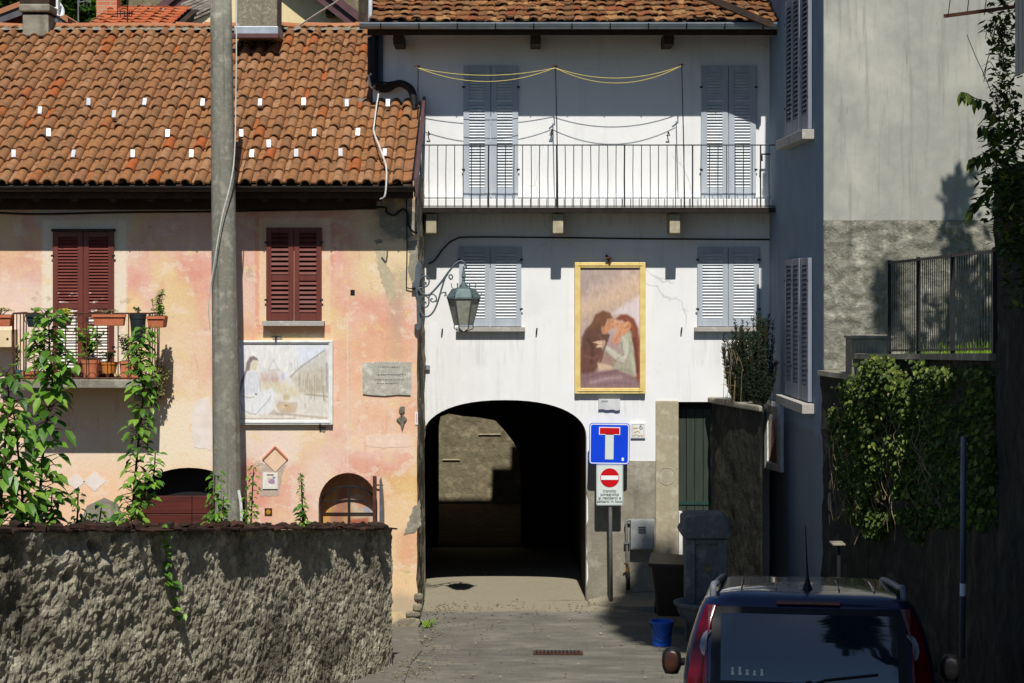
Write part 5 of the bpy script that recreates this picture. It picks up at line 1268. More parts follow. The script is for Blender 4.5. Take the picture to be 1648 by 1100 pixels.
# wide painting: seated woman before a town
d = PD-.07
pp = thing('wide_painting', P(455,685,d), 'wide pale painting of a seated woman in a white frame on the pink wall', 'framed painting')
picture_frame(None, 357, 535.5, 547.5, 685, d, 7.0/F*d, WHITEWOOD, pp, .068)
def crop3(pts): return [(380+x*160/1173, 540+y*150/1100) for x,y in pts]
def bgp(gx, gy, a, b_):
    t = np.clip((gy-555)/122,0,1)[...,None]; c = np.array([224,222,218])*(1-t)+np.array([222,210,190])*t
    return c+a[...,None]*9
LP_ = [
 (crop3([(720,140),(1050,130),(1050,200),(760,360),(720,300)]), (206,212,234), 6, .7),
 (crop3([(700,420),(860,320),(1040,190),(1080,190),(1080,440),(960,430),(760,470)]), (196,188,170), 5, .8),
 (crop3([(640,500),(760,450),(1000,380),(1080,420),(1080,700),(760,700),(700,600)]), (194,176,144), 5, .7),
 (crop3([(280,450),(480,420),(520,500),(500,590),(290,590)]), (204,176,160), 5, .7),
 (crop3([(280,560),(560,560),(740,640),(760,740),(500,700),(300,640)]), (218,198,150), 6, .75),
 (crop3([(820,700),(1080,720),(1080,940),(820,930)]), (208,202,180), 6, .7),
 (stroke(crop3([(640,500),(760,380),(1050,180)]),2.2), (150,146,136), 1.2, .8), (stroke(crop3([(820,700),(1080,730)]),2.4), (150,132,96), 1.4, .7),
 (stroke(crop3([(1070,330),(1072,680)]),2.8), (140,130,150), 1.6, .7), (stroke(crop3([(1010,420),(1020,680)]),1.8), (150,138,130), 1.4, .6),
 (stroke(crop3([(380,420),(440,290),(450,320),(500,410)]),1.2), (170,172,176), .9, .7), (stroke(crop3([(385,418),(520,415)]),1.2), (170,170,168), .9, .6),
 (stroke(crop3([(650,330),(655,430)]),1.6), (170,178,196), 1, .7), (stroke(crop3([(725,310),(722,400)]),1.6), (178,186,206), 1, .7), (stroke(crop3([(690,340),(690,400)]),1.4), (180,188,206), 1, .7),
 (ell(*crop3([(555,490)])[0], 3, 6), (170,176,220), 2, .8), (ell(*crop3([(450,525)])[0], 7, 4), (206,150,130), 2.5, .6), (ell(*crop3([(340,525)])[0], 5, 3), (210,160,140), 2.5, .6),
 (crop3([(40,740),(60,640),(80,520),(110,440),(160,420),(230,430),(280,560),(290,690),(420,620),(470,690),(440,780),(400,930),(160,940),(70,900)]), (220,220,220), 2.5, .95),
 (crop3([(70,600),(100,470),(180,430),(240,450),(280,600),(270,680),(220,700),(60,690)]), (206,208,214), 3, .9),
 (crop3([(110,430),(125,330),(160,262),(205,250),(250,275),(262,310),(230,300),(200,300),(170,340),(160,420),(130,430),(95,520),(60,640),(40,690),(60,560)]), (130,110,104), 1.5, .92),
 (crop3([(170,340),(200,300),(245,300),(255,350),(245,400),(215,415),(170,405)]), (222,204,164), 1.4, .95),
 (stroke(crop3([(45,690),(60,560),(110,430)]),1.8), (120,104,104), .9, .85), (stroke(crop3([(45,780),(80,880),(160,930),(240,940)]),1.3), (140,134,140), .9, .8),
 (stroke(crop3([(60,720),(150,745),(215,735)]),1.4), (160,146,120), .9, .8), (stroke(crop3([(250,925),(340,820),(420,720)]),1.4), (160,160,164), 1, .8), (stroke(crop3([(240,440),(280,560),(290,680)]),1.2), (170,172,180), 1, .8),
 (ell(*crop3([(235,700)])[0], 1.6, 1.3), (90,84,90), .8, .9),
 (crop3([(470,830),(500,780),(560,790),(640,800),(720,790),(725,860),(690,920),(600,935),(510,920)]), (206,172,128), 2, .8),
 (ell(*crop3([(590,740)])[0], 6, 6), (206,176,120), 2.5, .8), (ell(*crop3([(545,850)])[0], 4, 3.5), (222,186,128), 1.2, .8), (ell(*crop3([(620,870)])[0], 4.5, 4), (216,172,110), 1.2, .8), (ell(*crop3([(590,835)])[0], 2.4, 1.4), (150,100,90), .9, .8),
 (stroke(crop3([(470,930),(700,950),(1080,985)]),3), (176,150,124), 1.6, .7), (stroke(crop3([(30,990),(600,990),(700,985)]),1.6), (160,132,110), 1, .7),
 (crop3([(380,940),(450,880),(500,930),(700,935),(500,955)]), (186,160,140), 1.8, .7),
 (stroke(crop3([(810,810),(815,880),(830,815)]),1.3), (150,156,150), .8, .7),
]
rg = random.Random(12)
for k in range(46):
    x_ = rg.uniform(740,1060); y0_ = rg.uniform(430,640); LP_.append((stroke(crop3([(x_,y0_),(x_+rg.uniform(-8,8),y0_+rg.uniform(60,200))]), rg.uniform(.8,1.8)), rg.choice([(156,136,100),(190,168,120),(212,198,166),(150,142,128),(198,174,132)]), .8, .6))
painting('canvas', 364, 529, 554.5, 678, d+.02, 170, 128, LP_, bgp, pp, 5, grey=.38)
b = MB(); b.box(X(364,d),X(529,d),d+.024,d+.066,Z(678,d),Z(554.5,d)); b.build('backboard', WOODDARK, pp)
b = MB(); b.tube([P(444,551,d-.01),P(444,543,d-.01),P(444,541,PD)], .012, 6); b.tube([P(515,684,d-.01),P(515,690,PD-.01)], .012, 6); b.build('hanging_clip', IRON, pp)
# dim mural seen behind the window grid
def bgm(gx, gy, a, b_): return np.array([178,136,96])+a[...,None]*26+np.array([20,0,-20])*b_[...,None]
LM = [([(548,790),(557,786),(558,822),(540,852),(530,852)], (160,110,92), 4, .8), ([(563,800),(575,793),(600,812),(606,852),(570,852)], (196,180,156), 4, .8), ([(560,838),(592,834),(596,856),(562,856)], (160,84,60), 3, .85), ([(516,800),(534,796),(530,840),(516,846)], (206,160,84), 4, .7), (ell(590,822,7,4,16,.6), (140,146,170), 2, .8), ([(568,806),(590,800),(600,815),(580,818)], (196,120,90), 3, .6)]
painting('mural', 514, 606, 776, 872, PD+.297, 60, 60, LM, bgm, ph, 8)
# grey inscription panel, little cartoon tile, number plate, iron ornament
q = MB(); rg = random.Random(31)
o_ = [(583,585),(600,584),(612,583),(640,583.5),(662,584),(661.5,600),(662,620),(661,637),(640,636),(620,638),(600,637),(584,635),(583.5,610)]
q.prism([(X(a,PD),Z(c,PD)) for a,c in o_], PD-.022, PD+.0); ip = thing('inscription_slab', P(622,637,PD), 'worn grey stone slab with faint lettering near the corner of the pink wall', 'plaque'); sl_ = q.build('slab', M_rough('weathered_slab', C(196,192,178), C(164,160,147), C(212,208,194), 9, C(124,122,110), .35, .6, 30, .012, streak=(4,1,9)), ip)
q = MB()
for (py, a, c) in ((591.5,609,644),(604,606,652),(612,600,650),(618,607,641)):
    x_ = a
    while x_ < c:
        w_ = rg.uniform(1.2,3); q.box(X(x_,PD),X(x_+w_,PD),PD-.0245,PD-.0222,Z(py+rg.uniform(.4,1.2),PD),Z(py-rg.uniform(.2,1.0),PD)); x_ += w_+rg.uniform(.4,2)
q.build('worn_lettering', simple('slate_ink', C(104,100,94), None, 6,.8,.1), sl_)
ct = thing('picture_tile', P(435,788,PD), 'small white picture tile below the diamond niche on the pink wall', 'tile')
q = MB(); q.box(X(423,PD),X(447,PD),PD-.02,PD-.001,Z(788,PD),Z(762,PD)); tq = q.build('tile', PALEPLATE, ct, bevel=.003)
painting('tile_image', 425, 445.5, 764, 786, PD-.0215, 30, 30, [(ell(437,776,5.5,4.5), (150,120,150), 1.2, .9), (ell(433,772,3,3), (206,180,170), 1, .9), ([(429,764),(441,764),(440,767),(430,767)], (110,90,84), .8, .8), (ell(441,770,2.5,2), (120,110,140), .8, .8)], lambda gx,gy,a,b_: np.array([224,218,206])+a[...,None]*8, ct, 6)
npk = thing('number_strip', P(670,684,PD), 'narrow white upright strip with tiny print at the pink house corner', 'sign')
q = MB(); q.box(X(668,PD),X(672.5,PD),PD-.012,PD-.001,Z(684.5,PD),Z(664,PD)); ns_ = q.build('strip', PALEPLATE, npk)
q = MB()
for k in range(6): q.box(X(669.6,PD),X(671,PD),PD-.0135,PD-.0122,Z(668.5+2.4*k,PD),Z(667+2.4*k,PD))
q.build('tiny_print', simple('faded_red_ink', C(190,120,120), None, 6,.7,0), ns_)
orn = thing('iron_ornament', P(647,690,PD), 'small rusty heart and arrow shaped ornament below the inscription slab', 'ornament')
q = MB(); s_ = 110/931
oc = [(608,770),(630,722),(690,718),(690,790),(655,820),(720,890),(690,935),(655,1050),(630,950),(575,895),(610,870),(648,830),(620,800)]
q.prism([(X(570+x_*s_,PD),Z(570+y_*s_,PD)) for x_,y_ in oc], PD-.03, PD-.002); q.build('body', BRONZE, orn, bevel=.006)

# ================================================================== plants
def leaf_add(b, p, dirv, up, L, W, droop=.35, fold=.25):
    d_ = Vector(dirv).normalized(); s_ = d_.cross(Vector(up)); s_ = s_.normalized() if s_.length > 1e-4 else d_.orthogonal().normalized(); n_ = s_.cross(d_)
    def q(t, w): return p+d_*(L*t)-n_*(-fold*abs(w))+s_*w+Vector((0,0,-droop*L*t*t))
    vs = [q(0,0),q(.33,0),q(.68,0),q(1,0),q(.28,W*.42),q(.62,W*.5*.9),q(.28,-W*.42),q(.62,-W*.45)]
    b.add(vs, [(0,1,4),(1,2,5,4),(2,3,5),(0,6,1),(1,6,7,2),(2,7,3)])
def sapling(stems, name, loc, label, cat='plant', group=None, lmat=LEAF, seed=1):
    """stems: list of (points, leaf length, leaves per metre, spread)"""
    rg = random.Random(seed); t = thing(name, loc, label, cat, group); sb, lb = MB(), MB()
    for pts, L, dens, spread in stems:
        sp_ = spline(pts, 8); n = len(sp_); sb.tube(sp_, [.013-.009*i/n for i in range(n)], 6)
        tot = sum((a-c).length for a,c in zip(sp_[:-1],sp_[1:])); k = 0; m = int(tot*dens*3.9)
        for i in range(m):
            f = (i+rg.random()*.6)/m; q = sp_[min(int(f*n),n-1)]; az = i*2.4+rg.uniform(-.5,.5); el_ = rg.uniform(-.1,.7)
            dv = Vector((math.cos(az)*math.cos(el_), math.sin(az)*math.cos(el_), math.sin(el_)))
            r_ = spread*.8*rg.uniform(.15,1.0)*(1-.45*f); a = q+dv*r_+Vector((0,0,rg.uniform(-.03,.03)))
            if r_ > .05: sb.tube([q, a], [.004,.0025], 4, cap=False)
            sz = L*.7*rg.uniform(.6,1.25)*(1-.25*f); leaf_add(lb, a, dv+Vector((rg.uniform(-.5,.5),rg.uniform(-.7,.2),rg.uniform(-.8,-.1))), (0,-.3,1), sz, sz*rg.uniform(.55,.7), rg.uniform(.2,.6))
    sb.build('stem', STEM, t, smooth=True); lb.build('foliage', lmat, t, normals=False)
    return t
def wall_d(px):  # distance of the garden wall's coping at px
    return (U0.x-U0.y*UD.x/UD.y)/((px-CX)/F-UD.x/UD.y)
def S(pts, d): return [P(a,c,d) for a,c in pts]
d = wall_d(10)+.5; sapling([(S([(-6,858),(2,800),(8,720),(14,640),(8,600)],d), .17, 34, .20),(S([(30,858),(36,800),(28,720),(20,650)],d+.2), .16, 32, .20),(S([(-30,858),(-20,760),(-14,640)],d+.3), .17, 26, .2)],
   'sapling', P(5,860,d), 'bushy green sapling at the left edge growing up behind the garden wall', seed=3)
d = wall_d(70)+.7; sapling([(S([(58,858),(64,800),(72,700),(84,620),(80,560),(78,505)],d), .175, 42, .22),(S([(80,640),(100,600),(118,575)],d), .15, 26, .12),(S([(78,600),(60,560),(52,530)],d+.1), .14, 26, .12),(S([(66,858),(80,840),(84,790)],d-.1), .15, 26, .14)],
   'sapling', P(64,860,d), 'tallest large leaved sapling reaching the pink house balcony left of the pole', seed=8)
d = wall_d(225)+.7; sapling([(S([(205,858),(212,830),(222,720),(230,640),(226,580),(234,530)],d), .135, 46, .17),(S([(226,820),(246,770),(250,730)],d), .12, 34, .11),(S([(232,620),(214,590)],d), .12, 24, .1)],
   'sapling', P(210,850,d), 'slender large leaved sapling in front of the right end of the pink balcony', seed=12)
d = wall_d(230)+.3; sapling([(S([(118,858),(124,840),(126,785)],d), .11, 30, .07),(S([(150,858),(158,850),(164,812)],d), .12, 34, .09),(S([(188,858),(200,850),(226,812)],d), .12, 40, .10),(S([(140,858),(134,850),(140,826)],d+.1), .11, 30, .08)],
   'low_plant', P(160,860,d), 'row of low leafy shoots just above the garden wall coping', seed=21)
d = wall_d(345)+.4; sapling([(S([(342,858),(344,830),(346,765)],d), .11, 46, .12),(S([(352,858),(358,830),(360,800)],d), .10, 40, .09)], 'low_plant', P(345,860,d), 'small leafy plant growing in front of the foot of the concrete pole', seed=31)
d = wall_d(405)+.4; sapling([(S([(402,858),(404,840),(408,755)],d), .085, 60, .09),(S([(396,858),(394,850),(396,800)],d), .08, 40, .07)], 'low_plant', P(405,860,d), 'small feathery leaved plant just right of the concrete pole', seed=41)
d = wall_d(488)+.4; sapling([(S([(488,858),(489,860),(489,815)],d), .15, 44, .07),(S([(488,860),(486,800),(484,764)],d), .06, 46, .04)], 'low_plant', P(488,870,d), 'single drooping leafy plant left of the arched window', seed=51)
# creeper on the garden wall
cw = thing('creeper', (U0+UD*9).to_3d(), 'thin green creeper hanging down the shaded face of the garden wall', 'plant'); sb, lb = MB(), MB(); rg = random.Random(4)
pts = []
for px, py in ((262,850),(266,880),(269,905),(272,935),(281,945),(283,975),(290,990)):
    dd = wall_d(px)-.06; pts.append(P(px,py,dd))
sb.tube(spline(pts,6), .005, 4)
for q in spline(pts,2):
    for k in range(2): leaf_add(lb, q+Vector((rg.uniform(-.02,.03),-.02,rg.uniform(-.02,.02))), (rg.uniform(.1,1),-.6,rg.uniform(-.6,.3)), (0,-.3,1), rg.uniform(.05,.085), .05)
sb.build('stem', TWIG, cw); lb.build('foliage', LEAF, cw, normals=False)

def herb(parent, c, rx, ry, h, n, L, mat=LEAFDRY, seed=1, stems=9):
    n = int(n*1.9); L *= 1.25; rg = random.Random(seed); sb, lb = MB(), MB()
    for k in range(stems):
        a = rg.uniform(0,6.28); top = Vector(c)+Vector((math.cos(a)*rx*rg.uniform(.3,1), math.sin(a)*ry*rg.uniform(.3,1), h*rg.uniform(.6,1))); base = Vector(c)+Vector((rg.uniform(-.3,.3)*rx,0,0))
        sp_ = spline([base, base.lerp(top,.5)+Vector((rg.uniform(-.02,.02),0,.03)), top],4); sb.tube(sp_, .0035, 4)
        for i in range(max(1,n//stems)):
            q = sp_[rg.randrange(2,len(sp_))]; leaf_add(lb, q, (rg.uniform(-1,1),rg.uniform(-1,.4),rg.uniform(-.2,.9)), (0,-.4,1), L*rg.uniform(.6,1.2), L*rg.uniform(.3,.5))
    sb.build('stem', STEM, parent); lb.build('foliage', mat, parent, normals=False)
def boxpot(name, px0, px1, py0, py1, d, dep, mat, label, cat='planter', rim=True, parts=None):
    x0,x1,z0,z1 = X(px0,d),X(px1,d),Z(py1,d),Z(py0,d); t = thing(name, ((x0+x1)/2,d,z0), label, cat, 'plant pots on the pink house balcony'); b = MB(); tp = .018
    loft(b, [[(x0+tp,d+tp,z0),(x1-tp,d+tp,z0),(x1-tp,d+dep-tp,z0),(x0+tp,d+dep-tp,z0)],[(x0,d,z1),(x1,d,z1),(x1,d+dep,z1),(x0,d+dep,z1)]]); o = b.build('pot', mat, t, bevel=.006)
    b = MB(); b.box(x0-.012,x1+.012,d-.012,d-.001,z1-.03,z1+.003); b.build('rim', mat, o)
    b = MB(); b.box(x0+.012,x1-.012,d+.012,d+dep-.012,z1+.001,z1+.008); b.build('soil', SOIL, o)
    return t, ((x0+x1)/2, d+dep/2, z1), (x1-x0)/2
def roundpot(name, cx, w, py0, py1, d, mat, label, cat='flower pot', taper=.72):
    x = X(cx,d); r = w/2/F*d; z0, z1 = Z(py1,d), Z(py0,d); h = z1-z0; t = thing(name, (x,d,z0), label, cat, 'plant pots on the pink house balcony'); b = MB()
    b.lathe([(0,0),(r*taper,0),(r*.94,h*.82),(r*1.0,h*.83),(r*1.02,h),(r*.92,h),(r*.88,h*.9),(0,h*.9)], (x,d,z0), 20); b.build('pot', mat, t, smooth=False)
    return t, (x,d,z1), r
yr = BY+.03
t, c, r_ = boxpot('window_box', -22, 17, 507, 525, yr-.16, .15, TERRA, 'orange window box on the railing at the far left edge'); herb(t, c, .16, .05, .09, 30, .04, LEAFDRY, 2)
t, c, r_ = boxpot('window_box', 42, 68, 506, 526, yr-.17, .16, DARKPOT, 'dark green window box hanging on the left part of the pink house railing'); herb(t, c, .08, .04, .08, 20, .04, LEAFDARK, 3)
t, c, r_ = roundpot('flower_pot', 105, 24, 510, 522, yr-.10, BROWNPOT, 'small brown bowl of yellow green succulents on the balcony railing'); herb(t, c, .12, .06, .10, 90, .05, LEAFYEL, 5, 14)
t, c, r_ = boxpot('window_box', 149, 200, 506, 524, yr-.14, .13, TERRA, 'terracotta window box behind ringed ironwork in the middle of the railing'); herb(t, c, .18, .04, .05, 30, .03, LEAFDRY, 6)
t, c, r_ = roundpot('flower_pot', 222, 27, 505, 549, yr-.10, DARKPOT, 'dark hanging bucket pot on the right part of the railing'); herb(t, c, .07, .05, .08, 16, .04, LEAFDARK, 7)
t, c, r_ = boxpot('window_box', 236, 264, 509, 527, yr-.10, .30, TERRA, 'terracotta window box with tall shoots outside the right end of the railing'); herb(t, c, .09, .08, .34, 60, .055, LEAFDRY, 8, 7); herb(t, (c[0]+.06,c[1],c[2]), .05, .05, .15, 40, .05, LEAF, 9, 6)
ys = BY+.30
t, c, r_ = roundpot('flower_pot', 146, 30, 580, 612, ys, TERRA, 'tall terracotta pot with a bushy green plant on the balcony floor'); herb(t, c, .20, .10, .46, 110, .08, LEAF, 10, 12)
t, c, r_ = roundpot('flower_pot', 175, 30, 584, 602, ys+.1, simple('orange_bowl', C(206,130,60), None, 6,.6,.1), 'low orange bowl between two terracotta pots on the balcony floor'); herb(t, c, .12, .06, .14, 50, .05, LEAF, 11)
t, c, r_ = boxpot('trough', 192, 226, 583, 612, ys-.1, .2, TERRA, 'terracotta trough with wispy grasses on the right of the balcony floor'); herb(t, c, .2, .1, .36, 130, .06, LEAFDRY, 12, 16)
t, c, r_ = roundpot('flower_pot', 29, 15, 597, 612, ys-.15, TEALPOT, 'small teal pot at the left end of the balcony floor'); herb(t, c, .06, .05, .35, 36, .05, LEAFDRY, 13)
t, c, r_ = boxpot('trough', 36, 78, 600, 613, ys-.2, .16, TERRA, 'low brown trough beside the teal pot on the balcony floor'); herb(t, c, .14, .04, .22, 40, .05, LEAFDRY, 14)
# wispy trailing shrub beside the balcony
ws = thing('trailing_shrub', P(258,610,BY+.4), 'wispy grey shrub trailing down beside the right end of the pink balcony', 'plant'); herb(ws, P(250,650,PD-.25), .26, .12, .62, 420, .035, LEAFDRY, 15, 34)

def leafcloud(b, c, rad, n, L, rg, hollow=.35, aspect=.55):
    for k in range(n):
        while True:
            v = Vector((rg.uniform(-1,1),rg.uniform(-1,1),rg.uniform(-1,1)))
            if hollow < v.length < 1: break
        q = Vector(c)+Vector((v.x*rad[0],v.y*rad[1],v.z*rad[2])); dv = Vector((rg.uniform(-1,1),rg.uniform(-1,1),rg.uniform(-.8,.4)))
        s_ = L*rg.uniform(.6,1.3); d_ = dv.normalized(); u_ = d_.cross(Vector((rg.uniform(-.4,.4),rg.uniform(-.4,.4),1))).normalized()*s_*aspect*.5
        b.add([q,q+d_*s_*.5+u_,q+d_*s_,q+d_*s_*.5-u_], [(0,1,2,3)])
# ivy over the retaining wall
iv = thing('ivy', (4.1,20.5,1), 'thick ivy with pale twigs cascading over the retaining wall on the right', 'ivy'); rg = random.Random(77); lb, sb = MB(), MB()
def wall_t(px):
    lo, hi = 0., 1.
    for _ in range(30):
        m = (lo+hi)/2; c = poly_at(PW,m)
        if CX+F*c.x/c.y < px: lo = m
        else: hi = m
    return lo
n = 0
while n < 17000:
    px = rg.uniform(1342,1612); py = rg.uniform(560,915)
    if py > 845+60*noise.noise(Vector((px*.03,1,4))): continue
    left = 1344+max(0,(py-640))*.14+max(0,640-py)*1.3+8*noise.noise(Vector((py*.06,3,1)))
    if px < left: continue
    if px > 1500 and (py < 590 or rg.random() < .45): continue
    if 1440 < px < 1505 and py < 580: continue
    dens = .50+1.15*noise.noise(Vector((px*.026,py*.018,6)))+.5*noise.noise(Vector((px*.07,py*.05,9)))
    if px > 1490: dens *= .75
    if rg.random() > dens: continue
    t_ = wall_t(px); c = poly_at(PW,t_); bulge = .10+.22*max(0,1-abs(px-1420)/90)*max(0.15,1-max(0,(py-560))/330)
    q = Vector((c.x-rg.uniform(.01,1)*bulge, c.y-rg.uniform(0,1)*bulge*.9, Z(py, c.y)))
    L_ = rg.uniform(.03,.068); leaf_add(lb, q, (rg.uniform(-1,.3),rg.uniform(-1,.1),rg.uniform(-.9,.15)), (-.3,-.7,.7), L_, L_*.8, .2); n += 1
for k in range(80):
    px = rg.uniform(1352,1500); py = rg.uniform(620,740); pts = []
    for j in range(6):
        t_ = wall_t(px); c = poly_at(PW,t_); pts.append(Vector((c.x-.05-rg.uniform(0,.13), c.y-.10, Z(py,c.y)))); px += rg.uniform(-3,8); py += rg.uniform(12,34)
    sb.tube(spline(pts,4), rg.uniform(.002,.005), 4)
sb.build('twig', TWIG, iv); lb.build('foliage', LEAFDARK, iv, normals=False)
# vines on the tall wall
vn = thing('hanging_vine', (3.8,14,5), 'dark vine with a leafy arching branch hanging over the tall wall at right', 'vine'); lb, sb = MB(), MB()
for (px, py, dd, rx, ry, rz, n_, L_) in ((1612,30,14.3,.14,.3,.20,260,.09),(1614,110,14.2,.10,.3,.35,420,.08),(1618,200,14.1,.12,.3,.35,460,.08),(1610,250,14.2,.16,.3,.30,420,.09),(1604,300,14.3,.15,.3,.25,300,.09),(1612,360,14.4,.10,.3,.30,240,.08),(1640,330,13.6,.14,.5,.40,600,.09),(1640,420,13.6,.10,.5,.40,300,.08),(1640,240,13.6,.16,.4,.3,400,.08)):
    leafcloud(lb, P(px,py,dd), (rx*.85,ry,rz), int(n_*.6), L_*.85, rg, .1)
for (pts, n_) in ((((1604,190),(1590,165),(1570,158),(1556,150),(1546,148)),9),(((1610,215),(1596,205),(1578,202)),4),(((1598,300),(1582,315),(1566,330),(1556,340)),8),(((1600,240),(1580,248),(1562,258)),6)):
    sp_ = spline(S(pts,14.1),6); sb.tube(sp_, .004, 4)
    for i in range(n_*2):
        q = sp_[int((i+.5)/(n_*2)*len(sp_))]; leaf_add(lb, q, (rg.uniform(-.5,.1),rg.uniform(-.5,.1),-1 if i%2 else -.3), (0,-1,.2), rg.uniform(.07,.13), rg.uniform(.035,.05), .1)
for k in range(26):
    px = rg.uniform(1600,1640); py = rg.uniform(0,200); sb.tube(spline(S([(px,py),(px-rg.uniform(0,16),py-rg.uniform(-20,30)),(px-rg.uniform(8,32),py-rg.uniform(-50,40))],14.0+rg.uniform(-.2,.2)),4), .003, 4)
sb.tube(spline(S([(1556,55),(1570,90),(1584,120),(1596,150)],14.1),4), .003, 4)
sb.build('twig', STEM, vn); lb.build('foliage', LEAFDARK, vn, normals=False)
# pole and slatted screen above the tall wall
br = thing('rusty_bar', P(1600,15,13.9), 'rusty horizontal bar with dangling wires sticking out over the terrace at top right', 'bar')
q = MB(); q.beam(P(1520,25.5,14.2),P(1660,7,13.7),.028,.024); q.build('bar', RUST, br)
for px in (1526,1556,1584):
    q = MB(); q.tube(spline(S([(px,24),(px+2,8),(px+6,-20)],14.1),4), .0035, 4); q.build('wire', IRON, br)
ss = thing('slatted_screen', P(1648,110,13.0), 'pale slatted screen at the top right corner behind the vine', 'screen')
q = MB()
for k in range(26):
    dd = 13.35-k*.10; q.rbox((3.62+.0*k, dd, (Z(112,13)+Z(-30,13))/2), (.012,.082,Z(-30,13)-Z(112,13)))
q.build('slat_panel', BAMBOO, ss)
q = MB(); q.box(3.625,3.66,10.7,13.4,Z(100,13),Z(96,13)); q.box(3.625,3.66,10.7,13.4,Z(4,13),Z(0,13)); q.build('rail', WOODDARK, ss)
# rosemary in wire cages on the planter wall
def rosemary(label, cx, top, bot, w_, dd, seed, n_):
    rg_ = random.Random(seed); t = thing('rosemary_bush', P(cx,bot,dd), label, 'shrub', 'shrubs on the planter wall'); sb_, lb_ = MB(), MB(); base = P(cx,bot,dd)
    for k in range(n_):
        a = rg_.uniform(0,6.28); f = rg_.uniform(0,1); rx = w_/2/F*dd; hgt = (bot-top)/F*dd*rg_.uniform(.3,1.0)*(1-.5*f*f*rg_.random())
        tip = base+Vector((math.cos(a)*rx*f*1.0, math.sin(a)*rx*f, hgt)); mid = base+Vector((math.cos(a)*rx*f*.75, math.sin(a)*rx*f*.75, hgt*.5))
        sp_ = spline([base+Vector((math.cos(a)*.05,math.sin(a)*.05,0)), mid, tip], 7); sb_.tube(sp_, .004, 4)
        for q in sp_[2:]:
            for j in range(9):
                az = rg_.uniform(0,6.28); dv = Vector((math.cos(az)*.8,math.sin(az)*.8,rg_.uniform(.5,1.1))).normalized(); L_ = rg_.uniform(.03,.055); u_ = dv.orthogonal().normalized()*.008
                p_ = q+Vector((rg_.uniform(-.012,.012),rg_.uniform(-.012,.012),rg_.uniform(-.03,.03))); lb_.add([p_-u_,p_+u_,p_+dv*L_+u_*.3,p_+dv*L_-u_*.3], [(0,1,2,3)])
    sb_.build('stem', STEM, t); lb_.build('foliage', NEEDLE, t, normals=False); return t
rosemary('dark narrow evergreen shrub nearest the white wall on the planter', 1192, 512, 655, 66, 26.0, 5, 85)
rosemary('taller dark evergreen shrub touching the beige house corner', 1222, 500, 655, 60, 25.9, 6, 85)
cg = thing('wire_cage', P(1222,660,25.9), 'wire mesh guard standing around the shrub by the beige house corner', 'wire guard')
q = MB(); cc = P(1222,662,25.9); rr_ = .22; hh = .70
for k in range(20):
    a = 2*math.pi*k/20; q.tube([cc+Vector((rr_*math.cos(a),rr_*math.sin(a),0)), cc+Vector((rr_*1.03*math.cos(a),rr_*1.03*math.sin(a),hh))], .0016, 4)
for j in range(6): q.tube([cc+Vector((rr_*math.cos(2*math.pi*k/24),rr_*math.sin(2*math.pi*k/24),hh*j/5)) for k in range(25)], .0016, 4)
q.build('mesh', IRON, cg)
cg = thing('bent_wire_cage', P(1172,650,25.9), 'bent open wire hoops leaning at the left end of the planter wall', 'wire guard')
q = MB()
for (a, c, e_) in ((1166,560,1164),(1174,564,1170),(1184,575,1180)): q.tube(spline(S([(e_,650),(a,600),(a+4,c),(a+12,c+22),(a+10,600),(a+8,650)],25.8),5), .0035, 4)
for py in (600,620): q.tube(S([(1163,py),(1186,py+2)],25.8), .003, 4)
q.build('hoops', TWIG, cg)
# ================================================================== the car
car_d, tilt, yaw = 11.45, R(-5.45), -.135
cp0 = Vector((X(1300,car_d)+.01, car_d, road_z(car_d)))
car = thing('parked_car', cp0, 'dark blue hatchback parked facing downhill at the bottom right', 'car', rot=(tilt,0,yaw))
def M_paint():
    t = NT('dark_blue_car_paint'); t.set(t.b,'Coat Weight',1.0); t.set(t.b,'Coat Roughness',.06)
    n = t.noise(5,5,.6)
    return t.done(t.ramp(n,[(.3,(.004,.008,.042,1)),(.7,(.005,.010,.050,1))]), t.ramp(t.noise(9,6,.65),[(.35,.28),(.7,.42)]), None, .35, .5)
PAINT = M_paint()
def M_carglass():
    t = NT('dark_car_glass'); col = (.006,.014,.024,1)
    d = t.noise(7,6,.65)
    return t.done(col, t.ramp(d,[(.4,.02),(.75,.09)]), None, 0, .8, **{'Coat Weight':.7,'Coat Roughness':.03,'Coat IOR':1.5})
CGLASS = M_carglass()
BLACKPL = simple('black_car_trim', C(24,24,26), C(18,18,20), 20, .45, .05, 80)
REDLENS = simple('red_lamp_lens', (.11,.001,.006,1), (.07,.001,.004,1), 4, .18, .06, 90, spec=.6, stretch=(1,1,6))
CLEARLENS = simple('clear_lamp_lens', C(150,150,158), C(112,112,122), 12, .15, .1, 90, spec=.6)
WARMMIRROR = simple('warm_mirror_reflection', C(60,36,25), C(48,30,22), 12, .25, .05, 60)  # left mirror glass: a warm brown reflection put into its colour
RUBBER = simple('tyre_rubber', C(26,26,26), C(20,20,20), 20, .85, .3, 60)
ALLOY = simple('wheel_silver', C(170,172,176), C(150,152,156), 8, .35, .05, 60, metal=.7)
LV = [(.88,.788,.02,2.86),(.98,.782,.03,2.74),(1.10,.768,.055,2.55),(1.22,.742,.09,2.36),(1.33,.708,.13,2.2),(1.40,.683,.165,2.1),(1.45,.655,.20,2.02),(1.485,.60,.27,1.93),(1.507,.50,.38,1.8),(1.525,.32,.62,1.55),(1.535,.12,.85,1.3)]
def lv(z):
    for a, c in zip(LV[:-1],LV[1:]):
        if a[0] <= z <= c[0]: f = (z-a[0])/(c[0]-a[0]); return [a[i]+(c[i]-a[i])*f for i in range(4)]
    return LV[0] if z < LV[0][0] else LV[-1]
